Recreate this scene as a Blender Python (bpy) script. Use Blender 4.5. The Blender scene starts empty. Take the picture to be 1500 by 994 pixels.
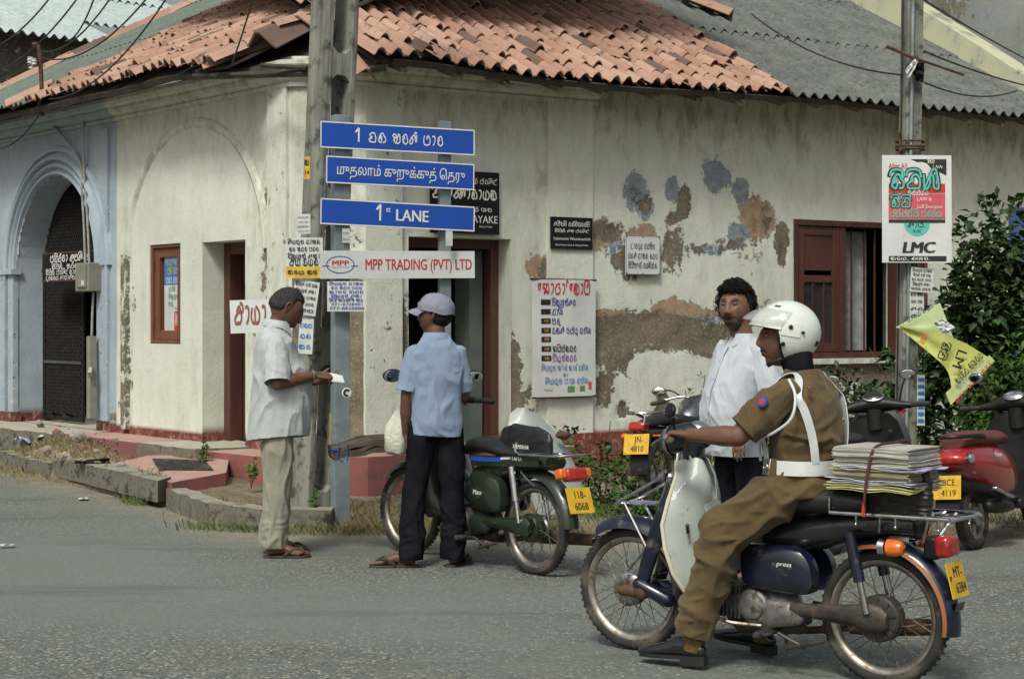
import bpy, bmesh, math, random
from mathutils import Vector, Matrix, Euler, noise
R = math.radians; PI = math.pi
SC = bpy.context.scene; COL = SC.collection
random.seed(7)
# ------------------------------------------------------------------ camera
HC = 1.48; FPX = 2500.0; HORY = 468.0
cd = bpy.data.cameras.new('camera'); cam = bpy.data.objects.new('camera', cd); COL.objects.link(cam)
cam.location = (0, 0, HC); cam.rotation_euler = (R(90), 0, 0)
cd.sensor_width = 36; cd.lens = 36*FPX/1500; cd.shift_y = -(497-HORY)/1500
cd.clip_start = 0.1; cd.clip_end = 2000
SC.camera = cam
# ------------------------------------------------------------------ light
SUN_EL, SUN_AZ = 50, 200           # azimuth measured from +Y clockwise (behind the camera, a little left)
w = bpy.data.worlds.new('World'); SC.world = w; w.use_nodes = True
nt = w.node_tree; nt.nodes.clear()
sky = nt.nodes.new('ShaderNodeTexSky'); sky.sky_type = 'NISHITA'; sky.sun_disc = False
sky.sun_elevation = R(SUN_EL); sky.sun_rotation = R(SUN_AZ); sky.air_density = 1.6; sky.dust_density = 6.0; sky.ozone_density = 1.0
bg = nt.nodes.new('ShaderNodeBackground'); bg.inputs['Strength'].default_value = 0.10
hs = nt.nodes.new('ShaderNodeHueSaturation'); hs.inputs['Saturation'].default_value = 0.6
ou = nt.nodes.new('ShaderNodeOutputWorld')
nt.links.new(sky.outputs[0], hs.inputs['Color']); nt.links.new(hs.outputs[0], bg.inputs[0]); nt.links.new(bg.outputs[0], ou.inputs[0])
sl = bpy.data.lights.new('sun', 'SUN'); sl.energy = 2.3; sl.angle = R(13); sl.color = (.99, 1, .9)
so = bpy.data.objects.new('sun', sl); COL.objects.link(so)
so.rotation_euler = (R(90-SUN_EL), 0, R(180-SUN_AZ))
SC.view_settings.view_transform = 'Standard'; SC.view_settings.look = 'None'
SC.view_settings.exposure = 0.08; SC.view_settings.gamma = 1.0; SC.view_settings.use_curve_mapping = False

def W(px, py, Y): return Vector(((px-750)*Y/FPX, Y, HC-(py-HORY)*Y/FPX))
def lerp(a, b, t): return a+(b-a)*t
def sstep(a, b, x):
    t = max(0, min(1, (x-a)/(b-a))) if b != a else float(x > a)
    return t*t*(3-2*t)
# ------------------------------------------------------------------ materials
MATS = {}
def node(nt, kind, **kw):
    n = nt.nodes.new(kind)
    for k, v in kw.items():
        if k.startswith('i_'): n.inputs[k[2:].replace('_', ' ')].default_value = v
        else: setattr(n, k, v)
    return n
def new_mat(name):
    m = bpy.data.materials.new(name); m.use_nodes = True
    nt = m.node_tree; b = nt.nodes['Principled BSDF']
    return m, nt, b
def c4(c): return (c[0], c[1], c[2], 1)
def ramp(nt, fac, a, b, pa=.35, pb=.65):
    r = nt.nodes.new('ShaderNodeMapRange'); r.inputs['From Min'].default_value = pa; r.inputs['From Max'].default_value = pb
    r.interpolation_type = 'SMOOTHSTEP'; r.inputs['To Min'].default_value = a; r.inputs['To Max'].default_value = b
    nt.links.new(fac, r.inputs['Value']); return r.outputs['Result']
def mix(nt, fac, a, b, mode='MIX'):
    x = nt.nodes.new('ShaderNodeMix'); x.data_type = 'RGBA'; x.blend_type = mode
    for s, v in ((x.inputs[0], fac), (x.inputs[6], a), (x.inputs[7], b)):
        if hasattr(v, 'is_output'): nt.links.new(v, s)
        elif isinstance(v, (int, float)): s.default_value = v
        else: s.default_value = c4(v)
    return x.outputs[2]
def nz(nt, scale, detail=4, rough=.6, coord='Object', stretch=None, dist=0):
    t = nt.nodes.get('TC_'+coord)
    if not t:
        if coord == 'World':
            t = nt.nodes.new('ShaderNodeNewGeometry'); t.name = 'TC_World'
        else:
            t = nt.nodes.new('ShaderNodeTexCoord'); t.name = 'TC_'+coord
    o = t.outputs['Position'] if coord == 'World' else t.outputs[coord]
    if stretch:
        mp = nt.nodes.new('ShaderNodeMapping'); mp.inputs['Scale'].default_value = stretch
        nt.links.new(o, mp.inputs[0]); o = mp.outputs[0]
    n = nt.nodes.new('ShaderNodeTexNoise'); n.inputs['Scale'].default_value = scale; n.inputs['Detail'].default_value = detail
    n.inputs['Roughness'].default_value = rough; n.inputs['Distortion'].default_value = dist
    nt.links.new(o, n.inputs['Vector']); return n.outputs[0]
def bump(nt, b, h, strength=.3, dist=.005):
    bp = nt.nodes.new('ShaderNodeBump'); bp.inputs['Strength'].default_value = strength; bp.inputs['Distance'].default_value = dist
    nt.links.new(h, bp.inputs['Height']); nt.links.new(bp.outputs[0], b.inputs['Normal'])
def mat(name, c1, c2=None, scale=8, rough=.6, metal=0, bmp=0, bsc=60, bd=.003, coat=0, dirt=None, dsc=5, dth=.55, stretch=None, spec=None, trans=0, coord='Object'):
    if name in MATS: return MATS[name]
    m, nt, b = new_mat(name); MATS[name] = m
    b.inputs['Roughness'].default_value = rough; b.inputs['Metallic'].default_value = metal
    b.inputs['Coat Weight'].default_value = coat
    if spec is not None: b.inputs['Specular IOR Level'].default_value = spec
    if c2 is None: c2 = tuple(v*.82 for v in c1)
    col = mix(nt, ramp(nt, nz(nt, scale, coord=coord, stretch=stretch), 0, 1), c1, c2)
    if dirt:
        f = ramp(nt, nz(nt, dsc, 6, .7, coord=coord), 0, 1, dth, dth+.15)
        col = mix(nt, f, col, dirt)
        nt.links.new(ramp(nt, nz(nt, dsc, 6, .7, coord=coord), rough, min(1, rough+.35), dth, dth+.15), b.inputs['Roughness'])
    nt.links.new(col, b.inputs['Base Color'])
    if bmp: bump(nt, b, nz(nt, bsc, 5, .65, coord=coord, stretch=stretch), bmp, bd)
    return m
def cloth(name, c1, c2=None, sc=700, fine=.25, fold=.35, stripes=None, coord='Object'):
    if name in MATS: return MATS[name]
    m, nt, b = new_mat(name); MATS[name] = m
    b.inputs['Roughness'].default_value = .9; b.inputs['Specular IOR Level'].default_value = .25
    b.inputs['Sheen Weight'].default_value = .12 if c1[0] > .1 else 0; b.inputs['Specular IOR Level'].default_value = .25 if c1[0] > .1 else 0.0
    if c2 is None: c2 = tuple(v*.8 for v in c1)
    col = mix(nt, ramp(nt, nz(nt, 9, 5), 0, 1, .3, .7), c1, c2)
    col = mix(nt, ramp(nt, nz(nt, sc*.6, 2), 0, .25), col, tuple(v*.55 for v in c1))
    if stripes:
        tc = node(nt, 'ShaderNodeTexCoord'); wv = node(nt, 'ShaderNodeTexWave', bands_direction='Y')
        wv.inputs['Scale'].default_value = stripes[0]; nt.links.new(tc.outputs['Object'], wv.inputs[0])
        col = mix(nt, ramp(nt, wv.outputs[1], 0, .6, .86, .95), col, stripes[1])
    nt.links.new(col, b.inputs['Base Color'])
    a = nz(nt, 16, 3, .5, stretch=(1, 1, .45), dist=1.2); f = nz(nt, sc, 2)
    ad = node(nt, 'ShaderNodeMath', operation='MULTIPLY_ADD'); ad.inputs[1].default_value = fine*.05
    nt.links.new(f, ad.inputs[0]); nt.links.new(a, ad.inputs[2])
    bump(nt, b, ad.outputs[0], fold, .02)
    return m
# ------------------------------------------------------------------ scene tree
def tag(o, label=None, cat=None, group=None, kind=None):
    for k, v in (('label', label), ('category', cat), ('group', group), ('kind', kind)):
        if v: o[k] = v
    return o
def thing(name, label, cat, loc=(0, 0, 0), rz=0, group=None, rot=None):
    o = bpy.data.objects.new(name, None); COL.objects.link(o); o.empty_display_size = .1
    o.location = loc; o.rotation_euler = rot or (0, 0, rz)
    return tag(o, label, cat, group)
def setp(o, parent):
    if parent: o.parent = parent
def link(name, me, m=None, parent=None, smooth=True, loc=None, rot=None, bev=0, kind=None, label=None):
    if m is not None and not me.materials:
        for q in (m if isinstance(m, (list, tuple)) else [m]): me.materials.append(q)
    if smooth:
        for p in me.polygons: p.use_smooth = True
        try: me.set_sharp_from_angle(angle=R(38))
        except Exception: pass
    o = bpy.data.objects.new(name, me); COL.objects.link(o); setp(o, parent)
    if loc is not None: o.location = loc
    if rot is not None: o.rotation_euler = rot
    if bev:
        md = o.modifiers.new('bevel', 'BEVEL'); md.width = bev; md.segments = 2; md.limit_method = 'ANGLE'; md.angle_limit = R(40)
    if kind: o['kind'] = kind
    if label: o['label'] = label
    return o
def copy_tree(o, parent=None):
    c = o.copy(); COL.objects.link(c)
    if parent: c.parent = parent
    for ch in [x for x in bpy.data.objects if x.parent == o]: copy_tree(ch, c)
    return c
def frame_to(a, b, up=Vector((0, 0, 1))):
    z = (Vector(b)-Vector(a)).normalized()
    if abs(z.dot(up)) > .98: up = Vector((1, 0, 0))
    x = up.cross(z).normalized(); y = z.cross(x)
    return x, y, z
class G:
    def __init__(s, M=None): s.v = []; s.f = []; s.M = M; s.mi = []; s.cm = 0
    def add(s, vs, fs, M=None):
        o = len(s.v); M2 = M or s.M
        for p in vs: s.v.append(M2 @ Vector(p) if M2 else Vector(p))
        for f in fs: s.f.append([i+o for i in f]); s.mi.append(s.cm)
        return s
    def box(s, c, d, rot=(0, 0, 0), taper=1):
        E = Euler(rot).to_matrix(); c = Vector(c); vs = []
        for z in (-1, 1):
            for (x, y) in ((-1, -1), (1, -1), (1, 1), (-1, 1)):
                k = taper if z > 0 else 1
                vs.append(c+E @ Vector((x*d[0]/2*k, y*d[1]/2*k, z*d[2]/2)))
        return s.add(vs, [(3, 2, 1, 0), (4, 5, 6, 7), (0, 1, 5, 4), (1, 2, 6, 5), (2, 3, 7, 6), (3, 0, 4, 7)])
    def loft(s, rings, caps=True, closed=True):
        n = len(rings[0]); vs = [p for r in rings for p in r]; fs = []
        for i in range(len(rings)-1):
            for j in range(n if closed else n-1):
                k = (j+1) % n; fs.append((i*n+j, i*n+k, (i+1)*n+k, (i+1)*n+j))
        if caps and closed: fs.append(tuple(range(n-1, -1, -1))); fs.append(tuple((len(rings)-1)*n+j for j in range(n)))
        return s.add(vs, fs)
    def tube(s, pts, r, n=10, caps=True, flat=1, up=Vector((0, 0, 1)), rnd=False):
        pts = [Vector(p) for p in pts]; k = len(pts)
        rs = list(r) if isinstance(r, (list, tuple)) else [r]*k
        if rnd:
            a = (pts[0]-pts[1]).normalized(); b = (pts[-1]-pts[-2]).normalized()
            r0, r1 = rs[0], rs[-1]; r0m = r0 if not isinstance(r0, tuple) else r0[0]; r1m = r1 if not isinstance(r1, tuple) else r1[0]
            sc = lambda q, f: tuple(v*f for v in q) if isinstance(q, tuple) else q*f
            pts = [pts[0]+a*r0m*.98, pts[0]+a*r0m*.85, pts[0]+a*r0m*.5]+pts+[pts[-1]+b*r1m*.5, pts[-1]+b*r1m*.85, pts[-1]+b*r1m*.98]
            rs = [sc(r0, .15), sc(r0, .55), sc(r0, .87)]+rs+[sc(r1, .87), sc(r1, .55), sc(r1, .15)]
            k = len(pts)
        rings = []; px = None
        for i in range(k):
            a = pts[max(0, i-1)]; b = pts[min(k-1, i+1)]
            z = (b-a).normalized() if (b-a).length > 1e-9 else Vector((0, 0, 1))
            if px is None:
                u = up if abs(z.dot(up)) < .98 else Vector((1, 0, 0))
                x = u.cross(z).normalized()
            else:
                x = (px-z*px.dot(z)); x = x.normalized() if x.length > 1e-6 else up.cross(z).normalized()
            px = x; y = z.cross(x)
            ra, rb = rs[i] if isinstance(rs[i], tuple) else (rs[i], rs[i]*flat)
            rings.append([pts[i]+x*ra*math.cos(2*PI*j/n)+y*rb*math.sin(2*PI*j/n) for j in range(n)])
        return s.loft(rings, caps)
    def cyl(s, a, b, r, r2=None, n=20): return s.tube([a, b], [r, r if r2 is None else r2], n)
    def ell(s, c, d, n=16, m=10, rot=(0, 0, 0)):
        E = Euler(rot).to_matrix(); c = Vector(c); rings = []
        for i in range(m+1):
            t = PI*(i+.02)/(m+.04); rings.append([c+E @ Vector((d[0]*math.sin(t)*math.cos(2*PI*j/n), d[1]*math.sin(t)*math.sin(2*PI*j/n), -d[2]*math.cos(t))) for j in range(n)])
        return s.loft(rings)
    def lathe(s, prof, c=(0, 0, 0), axis='y', n=32, a0=0, a1=2*PI):
        c = Vector(c); vs = []; full = abs(a1-a0-2*PI) < 1e-6; m = n if full else n+1
        for i in range(m):
            a = a0+(a1-a0)*i/n
            for (r, h) in prof:
                p = {'y': (r*math.cos(a), h, r*math.sin(a)), 'z': (r*math.cos(a), r*math.sin(a), h), 'x': (h, r*math.cos(a), r*math.sin(a))}[axis]
                vs.append(c+Vector(p))
        k = len(prof); fs = []
        for i in range(n):
            i2 = (i+1) % m
            for j in range(k-1): fs.append((i*k+j, i*k+j+1, i2*k+j+1, i2*k+j))
        return s.add(vs, fs)
    def torus(s, c, R_, r, axis='y', n=48, m=10, a0=0, a1=2*PI, sq=1):
        return s.lathe([(R_+r*math.cos(2*PI*j/m), r*sq*math.sin(2*PI*j/m)) for j in range(m+1)], c, axis, n, a0, a1)
    def prism(s, poly, h0, h1, axis='z', c=(0, 0, 0)):
        c = Vector(c); P3 = {'z': lambda x, y, h: (x, y, h), 'y': lambda x, y, h: (x, h, y), 'x': lambda x, y, h: (h, x, y)}[axis]
        n = len(poly); vs = [c+Vector(P3(x, y, h0)) for x, y in poly]+[c+Vector(P3(x, y, h1)) for x, y in poly]
        return s.add(vs, [tuple(range(n-1, -1, -1)), tuple(range(n, 2*n))]+[(i, (i+1) % n, n+(i+1) % n, n+i) for i in range(n)])
    def sheet(s, grid, th=0):
        """grid[i][j] points; th>0 gives it thickness"""
        a, b = len(grid), len(grid[0]); vs = [Vector(p) for r in grid for p in r]
        fs = [(i*b+j, i*b+j+1, (i+1)*b+j+1, (i+1)*b+j) for i in range(a-1) for j in range(b-1)]
        if th:
            ns = [Vector((0, 0, 0)) for _ in vs]
            for f in fs:
                nn = (vs[f[1]]-vs[f[0]]).cross(vs[f[3]]-vs[f[0]])
                for i in f: ns[i] += nn
            n0 = len(vs); vs = vs+[v-n.normalized()*th if n.length > 0 else v.copy() for v, n in zip(vs, ns)]
            back = [tuple(i+n0 for i in reversed(f)) for f in fs]; rim = []
            bd = [(0*b+j, 0*b+j+1) for j in range(b-1)]+[(i*b+b-1, (i+1)*b+b-1) for i in range(a-1)]
            bd += [((a-1)*b+j+1, (a-1)*b+j) for j in range(b-1)]+[((i+1)*b, i*b) for i in range(a-1)]
            for (p, q) in bd: rim.append((q, p, p+n0, q+n0))
            fs = fs+back+rim
        return s.add(vs, fs)
    def mesh(s, name='m', fix=True):
        me = bpy.data.meshes.new(name); me.from_pydata([tuple(v) for v in s.v], [], s.f)
        if any(s.mi): me.polygons.foreach_set('material_index', s.mi)
        if fix:
            bm = bmesh.new(); bm.from_mesh(me); bmesh.ops.recalc_face_normals(bm, faces=bm.faces); bm.to_mesh(me); bm.free()
        me.update(); return me
    def obj(s, name, m, parent=None, **kw): return link(name, s.mesh(name), m, parent, **kw)
def TR(loc=(0, 0, 0), rot=(0, 0, 0), sc=(1, 1, 1)): return Matrix.LocRotScale(Vector(loc), Euler(rot), Vector(sc))
def remesh(g, vox, smooth=2, name='m'):
    me = g.mesh(name); o = bpy.data.objects.new('tmp', me); COL.objects.link(o)
    md = o.modifiers.new('r', 'REMESH'); md.mode = 'VOXEL'; md.voxel_size = vox
    if smooth:
        ms = o.modifiers.new('s', 'SMOOTH'); ms.factor = .5; ms.iterations = smooth
    dg = bpy.context.evaluated_depsgraph_get(); dg.update()
    out = bpy.data.meshes.new_from_object(o.evaluated_get(dg)); bpy.data.objects.remove(o); out.name = name
    return out
def catmull(pts, n=6, closed=False):
    P = [Vector(p) for p in pts]; out = []; k = len(P)
    rng = range(k if closed else k-1)
    for i in rng:
        if closed: a, b, c, d = P[i-1], P[i], P[(i+1) % k], P[(i+2) % k]
        else: a, b, c, d = P[max(0, i-1)], P[i], P[i+1], P[min(k-1, i+2)]
        for j in range(n):
            t = j/n; out.append(.5*((2*b)+(c-a)*t+(2*a-5*b+4*c-d)*t*t+(3*b-a-3*c+d)*t**3))
    if not closed: out.append(P[-1])
    return out
def sag(a, b, d, n=16):
    a, b = Vector(a), Vector(b); return [a.lerp(b, i/n)-Vector((0, 0, d*4*(i/n)*(1-i/n))) for i in range(n+1)]
# common materials
def M_(n): return MATS[n]
mat('chrome', (.62, .62, .62), (.45, .45, .46), 20, .16, 1)
mat('steel', (.38, .38, .38), (.25, .25, .25), 25, .34, 1, dirt=(.16, .11, .07), dsc=14, dth=.56)
mat('old_steel', (.30, .27, .24), (.14, .11, .09), 25, .5, .8, dirt=(.12, .06, .03), dsc=18, dth=.5)
mat('rust', (.13, .065, .04), (.06, .035, .025), 20, .8, .2, .4, 60, .003)
mat('black_plastic', (.008, .008, .009), (.014, .014, .015), 15, .45, 0, .1, 300, .0005, spec=.3)
mat('black_paint', (.012, .012, .014), (.017, .017, .02), 8, .22, 0, coat=.5)
mat('rubber', (.014, .014, .013), (.028, .026, .023), 14, .8, 0, .3, 120, .002, dirt=(.09, .078, .06), dsc=8, dth=.5)
mat('vinyl', (.010, .010, .011), (.018, .018, .018), 12, .45, 0, .25, 220, .001)
mat('engine', (.34, .34, .33), (.2, .19, .18), 14, .42, .75, .2, 90, .001, dirt=(.1, .075, .05), dsc=16, dth=.5)
mat('dark_engine', (.035, .033, .03), (.07, .06, .05), 16, .55, .4, .3, 60, .002, dirt=(.12, .085, .05), dsc=14, dth=.55)
mat('red_lens', (.42, .02, .015), (.3, .015, .01), 20, .14, coat=.6)
mat('orange_lens', (.75, .18, .02), (.6, .12, .015), 20, .14, coat=.6)
mat('plate_yellow', (.68, .42, .03), (.55, .34, .03), 20, .4, dirt=(.22, .17, .08), dsc=22, dth=.6)
mat('black_print', (.015, .015, .015), (.02, .02, .02), 20, .6)
mat('mirror_glass', (.75, .78, .8), (.7, .72, .75), 3, .05, 1)
# ------------------------------------------------------------------ lettering: flat print laid a hair proud of its board
GL = {  # Sinhala letters drawn as strokes: two hex digits per point (x, y); baseline 3, head line 11
 'ර': '97a583533538394b7b9a98777', 'x': '',
}
def _g(**k): GL.update(k)
GL = dict([
 ('ව', '46 475668584736 254353a3b5b89b5b39'), ('ර', '6869 585747 375435 6393b5b6 9b6b39'), ('න', '5857 4636 345363 7576 6948 376b 9ba9c7c4a393'),
 ('හ', '5758 473536 5473 8698 7a6b3b29 98ab cbd8d5b393'), ('ස', '483626 2443 6476 7848 6a8b ab b9 b7 c5 d8 db'), ('ප', '3b2825 43a3 c5c8 ab8b 787a'),
 ('ය', '3a2725 4363 757a 7573 b3d5 d8ba 9b'), ('ක', '5757 4635 3453 7376 7948 2825 3b5b 8b b9 c6 c4 a3 83'), ('ජ', '5969 6847 3625 3363 9393 b5b8 9b7b 69 d9dc bdad'),
 ('ත', '5869 6747 3625 3373 b3c5 c8ab 7b59'), ('ද', '8b5b 3928 3747 5756 2524 3363 b2'), ('ට', 'ab6b 3926 4363 93b5 b7a888'), ('ඩ', '9b6b 3937 5797 a693 5335'),
 ('බ', '5b3b 2825 4393 c5c8 ab8b 888a 68 48'), ('ම', '3837 4757 493a 5b7b 8967 5463 93c4 c8ab'), ('ල', '3b28 2543 93c5 c8ab 7b58 6777'), ('ළ', '3b28 2543 93c5 c8ab 7b58 6777 c522'),
 ('ණ', '2b28 2533 6375 787b b9b5 d3e5 ebcb'), ('ග', '5b2b 1835 5563 7485 8b8b b8b4 d3e7 cb'), ('ච', '8b5b 3825 43a3 b5b8 8848 57'), ('ආ', '5b3b 2947 2543 7376 796b dbd3 a3 d6'),
 ('අ', '5b3b 2947 2543 7376 796b dbd3 b3'), ('උ', '9b5b 3a38 5868 5745 2443 93b5 b7'), ('ඔ', '8b4b 2825 4393 b5b7 9878 6979 7b'), ('එ', '3b28 2543 93b5 b8ab 8998 bdcd'), ('ෆ', '6b3b 2937 5866 5344 a5b3 d5d8 bb9b 8989 84'),
 ('ඥ', '2b28 2533 5376 797b 7b9b a9a5 b3e3 e7db ce9e 22'), ('ළු', '3b28'), ('ා', '3b6b 7865 5443'), ('ැ', '3b6b 6643 32'), ('ෙ', '7b3b 2846 5769 4a'),
 ('ං', '5747 4556 6747'), ('ඇ', '5b3b2947254373766bdbd3'), ('ඹ', '3b2825a3c8ab'), ('ෝ', '3b6b7865 7e9f'), ('1', '2b3c5e5a53'), ('ො', '3b6b 7865 5443'),
])
MARK = {'්': 'a9acbedd', 'ි': '1b3ebeda', 'ී': '1b3eaebcb9dcba', 'ු': '82b0d2', 'ූ': '82b0e2e4', 'ේ': 'a9acbedd', '්‍ර': '4161b1'}
def _path(st):
    h = st.replace(' ', ''); h = h[:len(h)//2*2]
    return [(int(h[i], 16)/8-.2, (int(h[i+1], 16)-3)/8) for i in range(0, len(h), 2)]
def strip(pts, w, d0=0):
    """a mitred flat ribbon in x,z; drifts slightly outward so that crossings do not share a plane"""
    P = [Vector((p[0], p[1])) for p in pts]; vs = []; k = len(P)
    for i in range(k):
        t = (P[min(k-1, i+1)]-P[max(0, i-1)]); t = t.normalized() if t.length > 1e-7 else Vector((1, 0)); n = Vector((-t.y, t.x))*w/2
        e = t*(w*.4 if i == k-1 else (-w*.4 if i == 0 else 0))
        for q in (P[i]+n+e, P[i]-n+e): vs.append((q.x, -(d0+.0006*i/k), q.y))
    return vs, [(2*i, 2*i+1, 2*i+3, 2*i+2) for i in range(k-1)]
def sinhala(txt, h, bold=.16, sx=.85):
    """returns verts, faces, width; letters with head height h"""
    V, F = [], []; x = 0; last = 0
    for ch in txt:
        if ch == ' ': x += .75; continue
        if ch in MARK:
            pts = [(a+last, b) for a, b in _path(MARK[ch])]
        elif ch in GL:
            pts = [(a+x, b) for a, b in _path(GL[ch])]; last = x; x += max(p[0] for p in pts)-x+.38
        elif ch in '.-,': pts = [(x+.1, 0), (x+.2, .02)]; x += .4
        else: continue
        pp = catmull([(p[0], p[1], 0) for p in pts], 4)
        vs, fs = strip([(p.x*h*sx, p.y*h) for p in pp], h*bold)
        o = len(V); V += vs; F += [tuple(i+o for i in f) for f in fs]
    return V, F, x*h*sx
_tc = {}
def latin(txt, h, bold=0, sx=1, sp=1):
    key = (txt, h, bold, sx, sp)
    if key in _tc: return _tc[key]
    cu = bpy.data.curves.new('t', 'FONT'); cu.body = txt; cu.size = h/.73; cu.resolution_u = 3; cu.space_character = sp
    o = bpy.data.objects.new('t', cu); COL.objects.link(o)
    dg = bpy.context.evaluated_depsgraph_get(); dg.update(); me = bpy.data.meshes.new_from_object(o.evaluated_get(dg))
    V = [(v.co.x*sx, 0, v.co.y) for v in me.vertices]; F = [tuple(p.vertices) for p in me.polygons]
    bpy.data.objects.remove(o); bpy.data.meshes.remove(me)
    if bold > 0:
        n = len(V); d = bold*h*.9*sx; V = [(x-d/2, y, z) for x, y, z in V]+[(x+d/2, y-.0003, z+d*.15) for x, y, z in V]; F = F+[tuple(i+n for i in f) for f in F]
    wd = max([v[0] for v in V] or [0]); _tc[key] = (V, F, wd); return _tc[key]
def is_si(t): return any(0x0d80 <= ord(c) <= 0x0dff for c in t)
def put(g, txt, x, z, h, y=-.0012, bold=None, sx=None, wd=None, align='l', italic=0, sp=1):
    """text whose base line starts at x,z; wd squeezes it to a width"""
    if is_si(txt) or txt == '1': V, F, w_ = sinhala(txt, h, bold or .16, sx or .85)
    else: V, F, w_ = latin(txt, h, bold or 0, sx or 1, sp)
    k = wd/w_ if wd and w_ else 1; w2 = w_*k
    x0 = x-(w2/2 if align == 'c' else (w2 if align == 'r' else 0))
    g.add([(x0+v[0]*k+v[2]*italic, y+v[1], z+v[2]) for v in V], F); return w2
def board(name, label, cat, loc, rz, wd, ht, m, th=.004, lines=(), parent=None, tilt=0, border=None, bulge=0, rot=None, rects=(), warp=0):
    """a flat sign: origin at its centre, x right, z up, print toward -y. lines: (material, text, x, z, h, kwargs)"""
    n = 14 if (bulge or warp) else 1; g = G(); sd = random.random()*50
    def yy(u, v): return (-bulge*(1-(2*u-1)**2)-warp*noise.noise(Vector((u*2.2+sd, v*1.7, sd)))) if n > 1 else 0
    grid = [[((i/n-.5)*wd, yy(i/n, j/n), (j/n-.5)*ht) for j in range(n+1)] for i in range(n+1)]
    g.sheet([list(r) for r in grid], -th)
    if parent is None:
        o = g.obj(name, m, None, smooth=n > 1, loc=loc, rot=rot or (0, tilt, rz)); tag(o, label, cat)
    else:
        o = g.obj(name, m, parent, smooth=n > 1, loc=loc, rot=rot or (0, tilt, rz))
        if label: o['label'] = label
    by = {}
    off = -.0015 if n == 1 else -.0028; k_ = 1 if n == 1 else 12
    if border:
        bm, bw, ins = border; q = G()
        X, Z = wd/2-ins, ht/2-ins
        for (cx, cz, a, b) in ((0, Z-bw/2, 2*X, bw), (0, -Z+bw/2, 2*X, bw), (X-bw/2, 0, bw, 2*Z-2*bw), (-X+bw/2, 0, bw, 2*Z-2*bw)):
            q.add([(cx-a/2, off, cz-b/2), (cx+a/2, off, cz-b/2), (cx+a/2, off, cz+b/2), (cx-a/2, off, cz+b/2)], [(0, 1, 2, 3)])
        link('border', q.mesh(fix=False), bm, o, smooth=False)
    for (mm, x0, z0, x1, z1) in rects:
        by.setdefault(mm.name, (mm, G()))[1].sheet([[(lerp(x0, x1, i/k_), off*.8, lerp(z0, z1, j/k_)) for j in range(k_+1)] for i in range(k_+1)])
    lay = {}
    for L in lines:
        mm, t, x, z, h = L[:5]; kw = L[5] if len(L) > 5 else {}
        put(lay.setdefault(mm.name, (mm, G()))[1], t, x, z, h, **{'y': off*1.6, **kw})
    for nm, d in (('print', by), ('lettering', lay)):
        for k, (mm, q) in d.items():
            if n > 1:
                for v in q.v: v.y += yy(min(1, max(0, v.x/wd+.5)), min(1, max(0, v.z/ht+.5)))
            link(nm, q.mesh(fix=False), mm, o, smooth=False)
    return o
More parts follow.
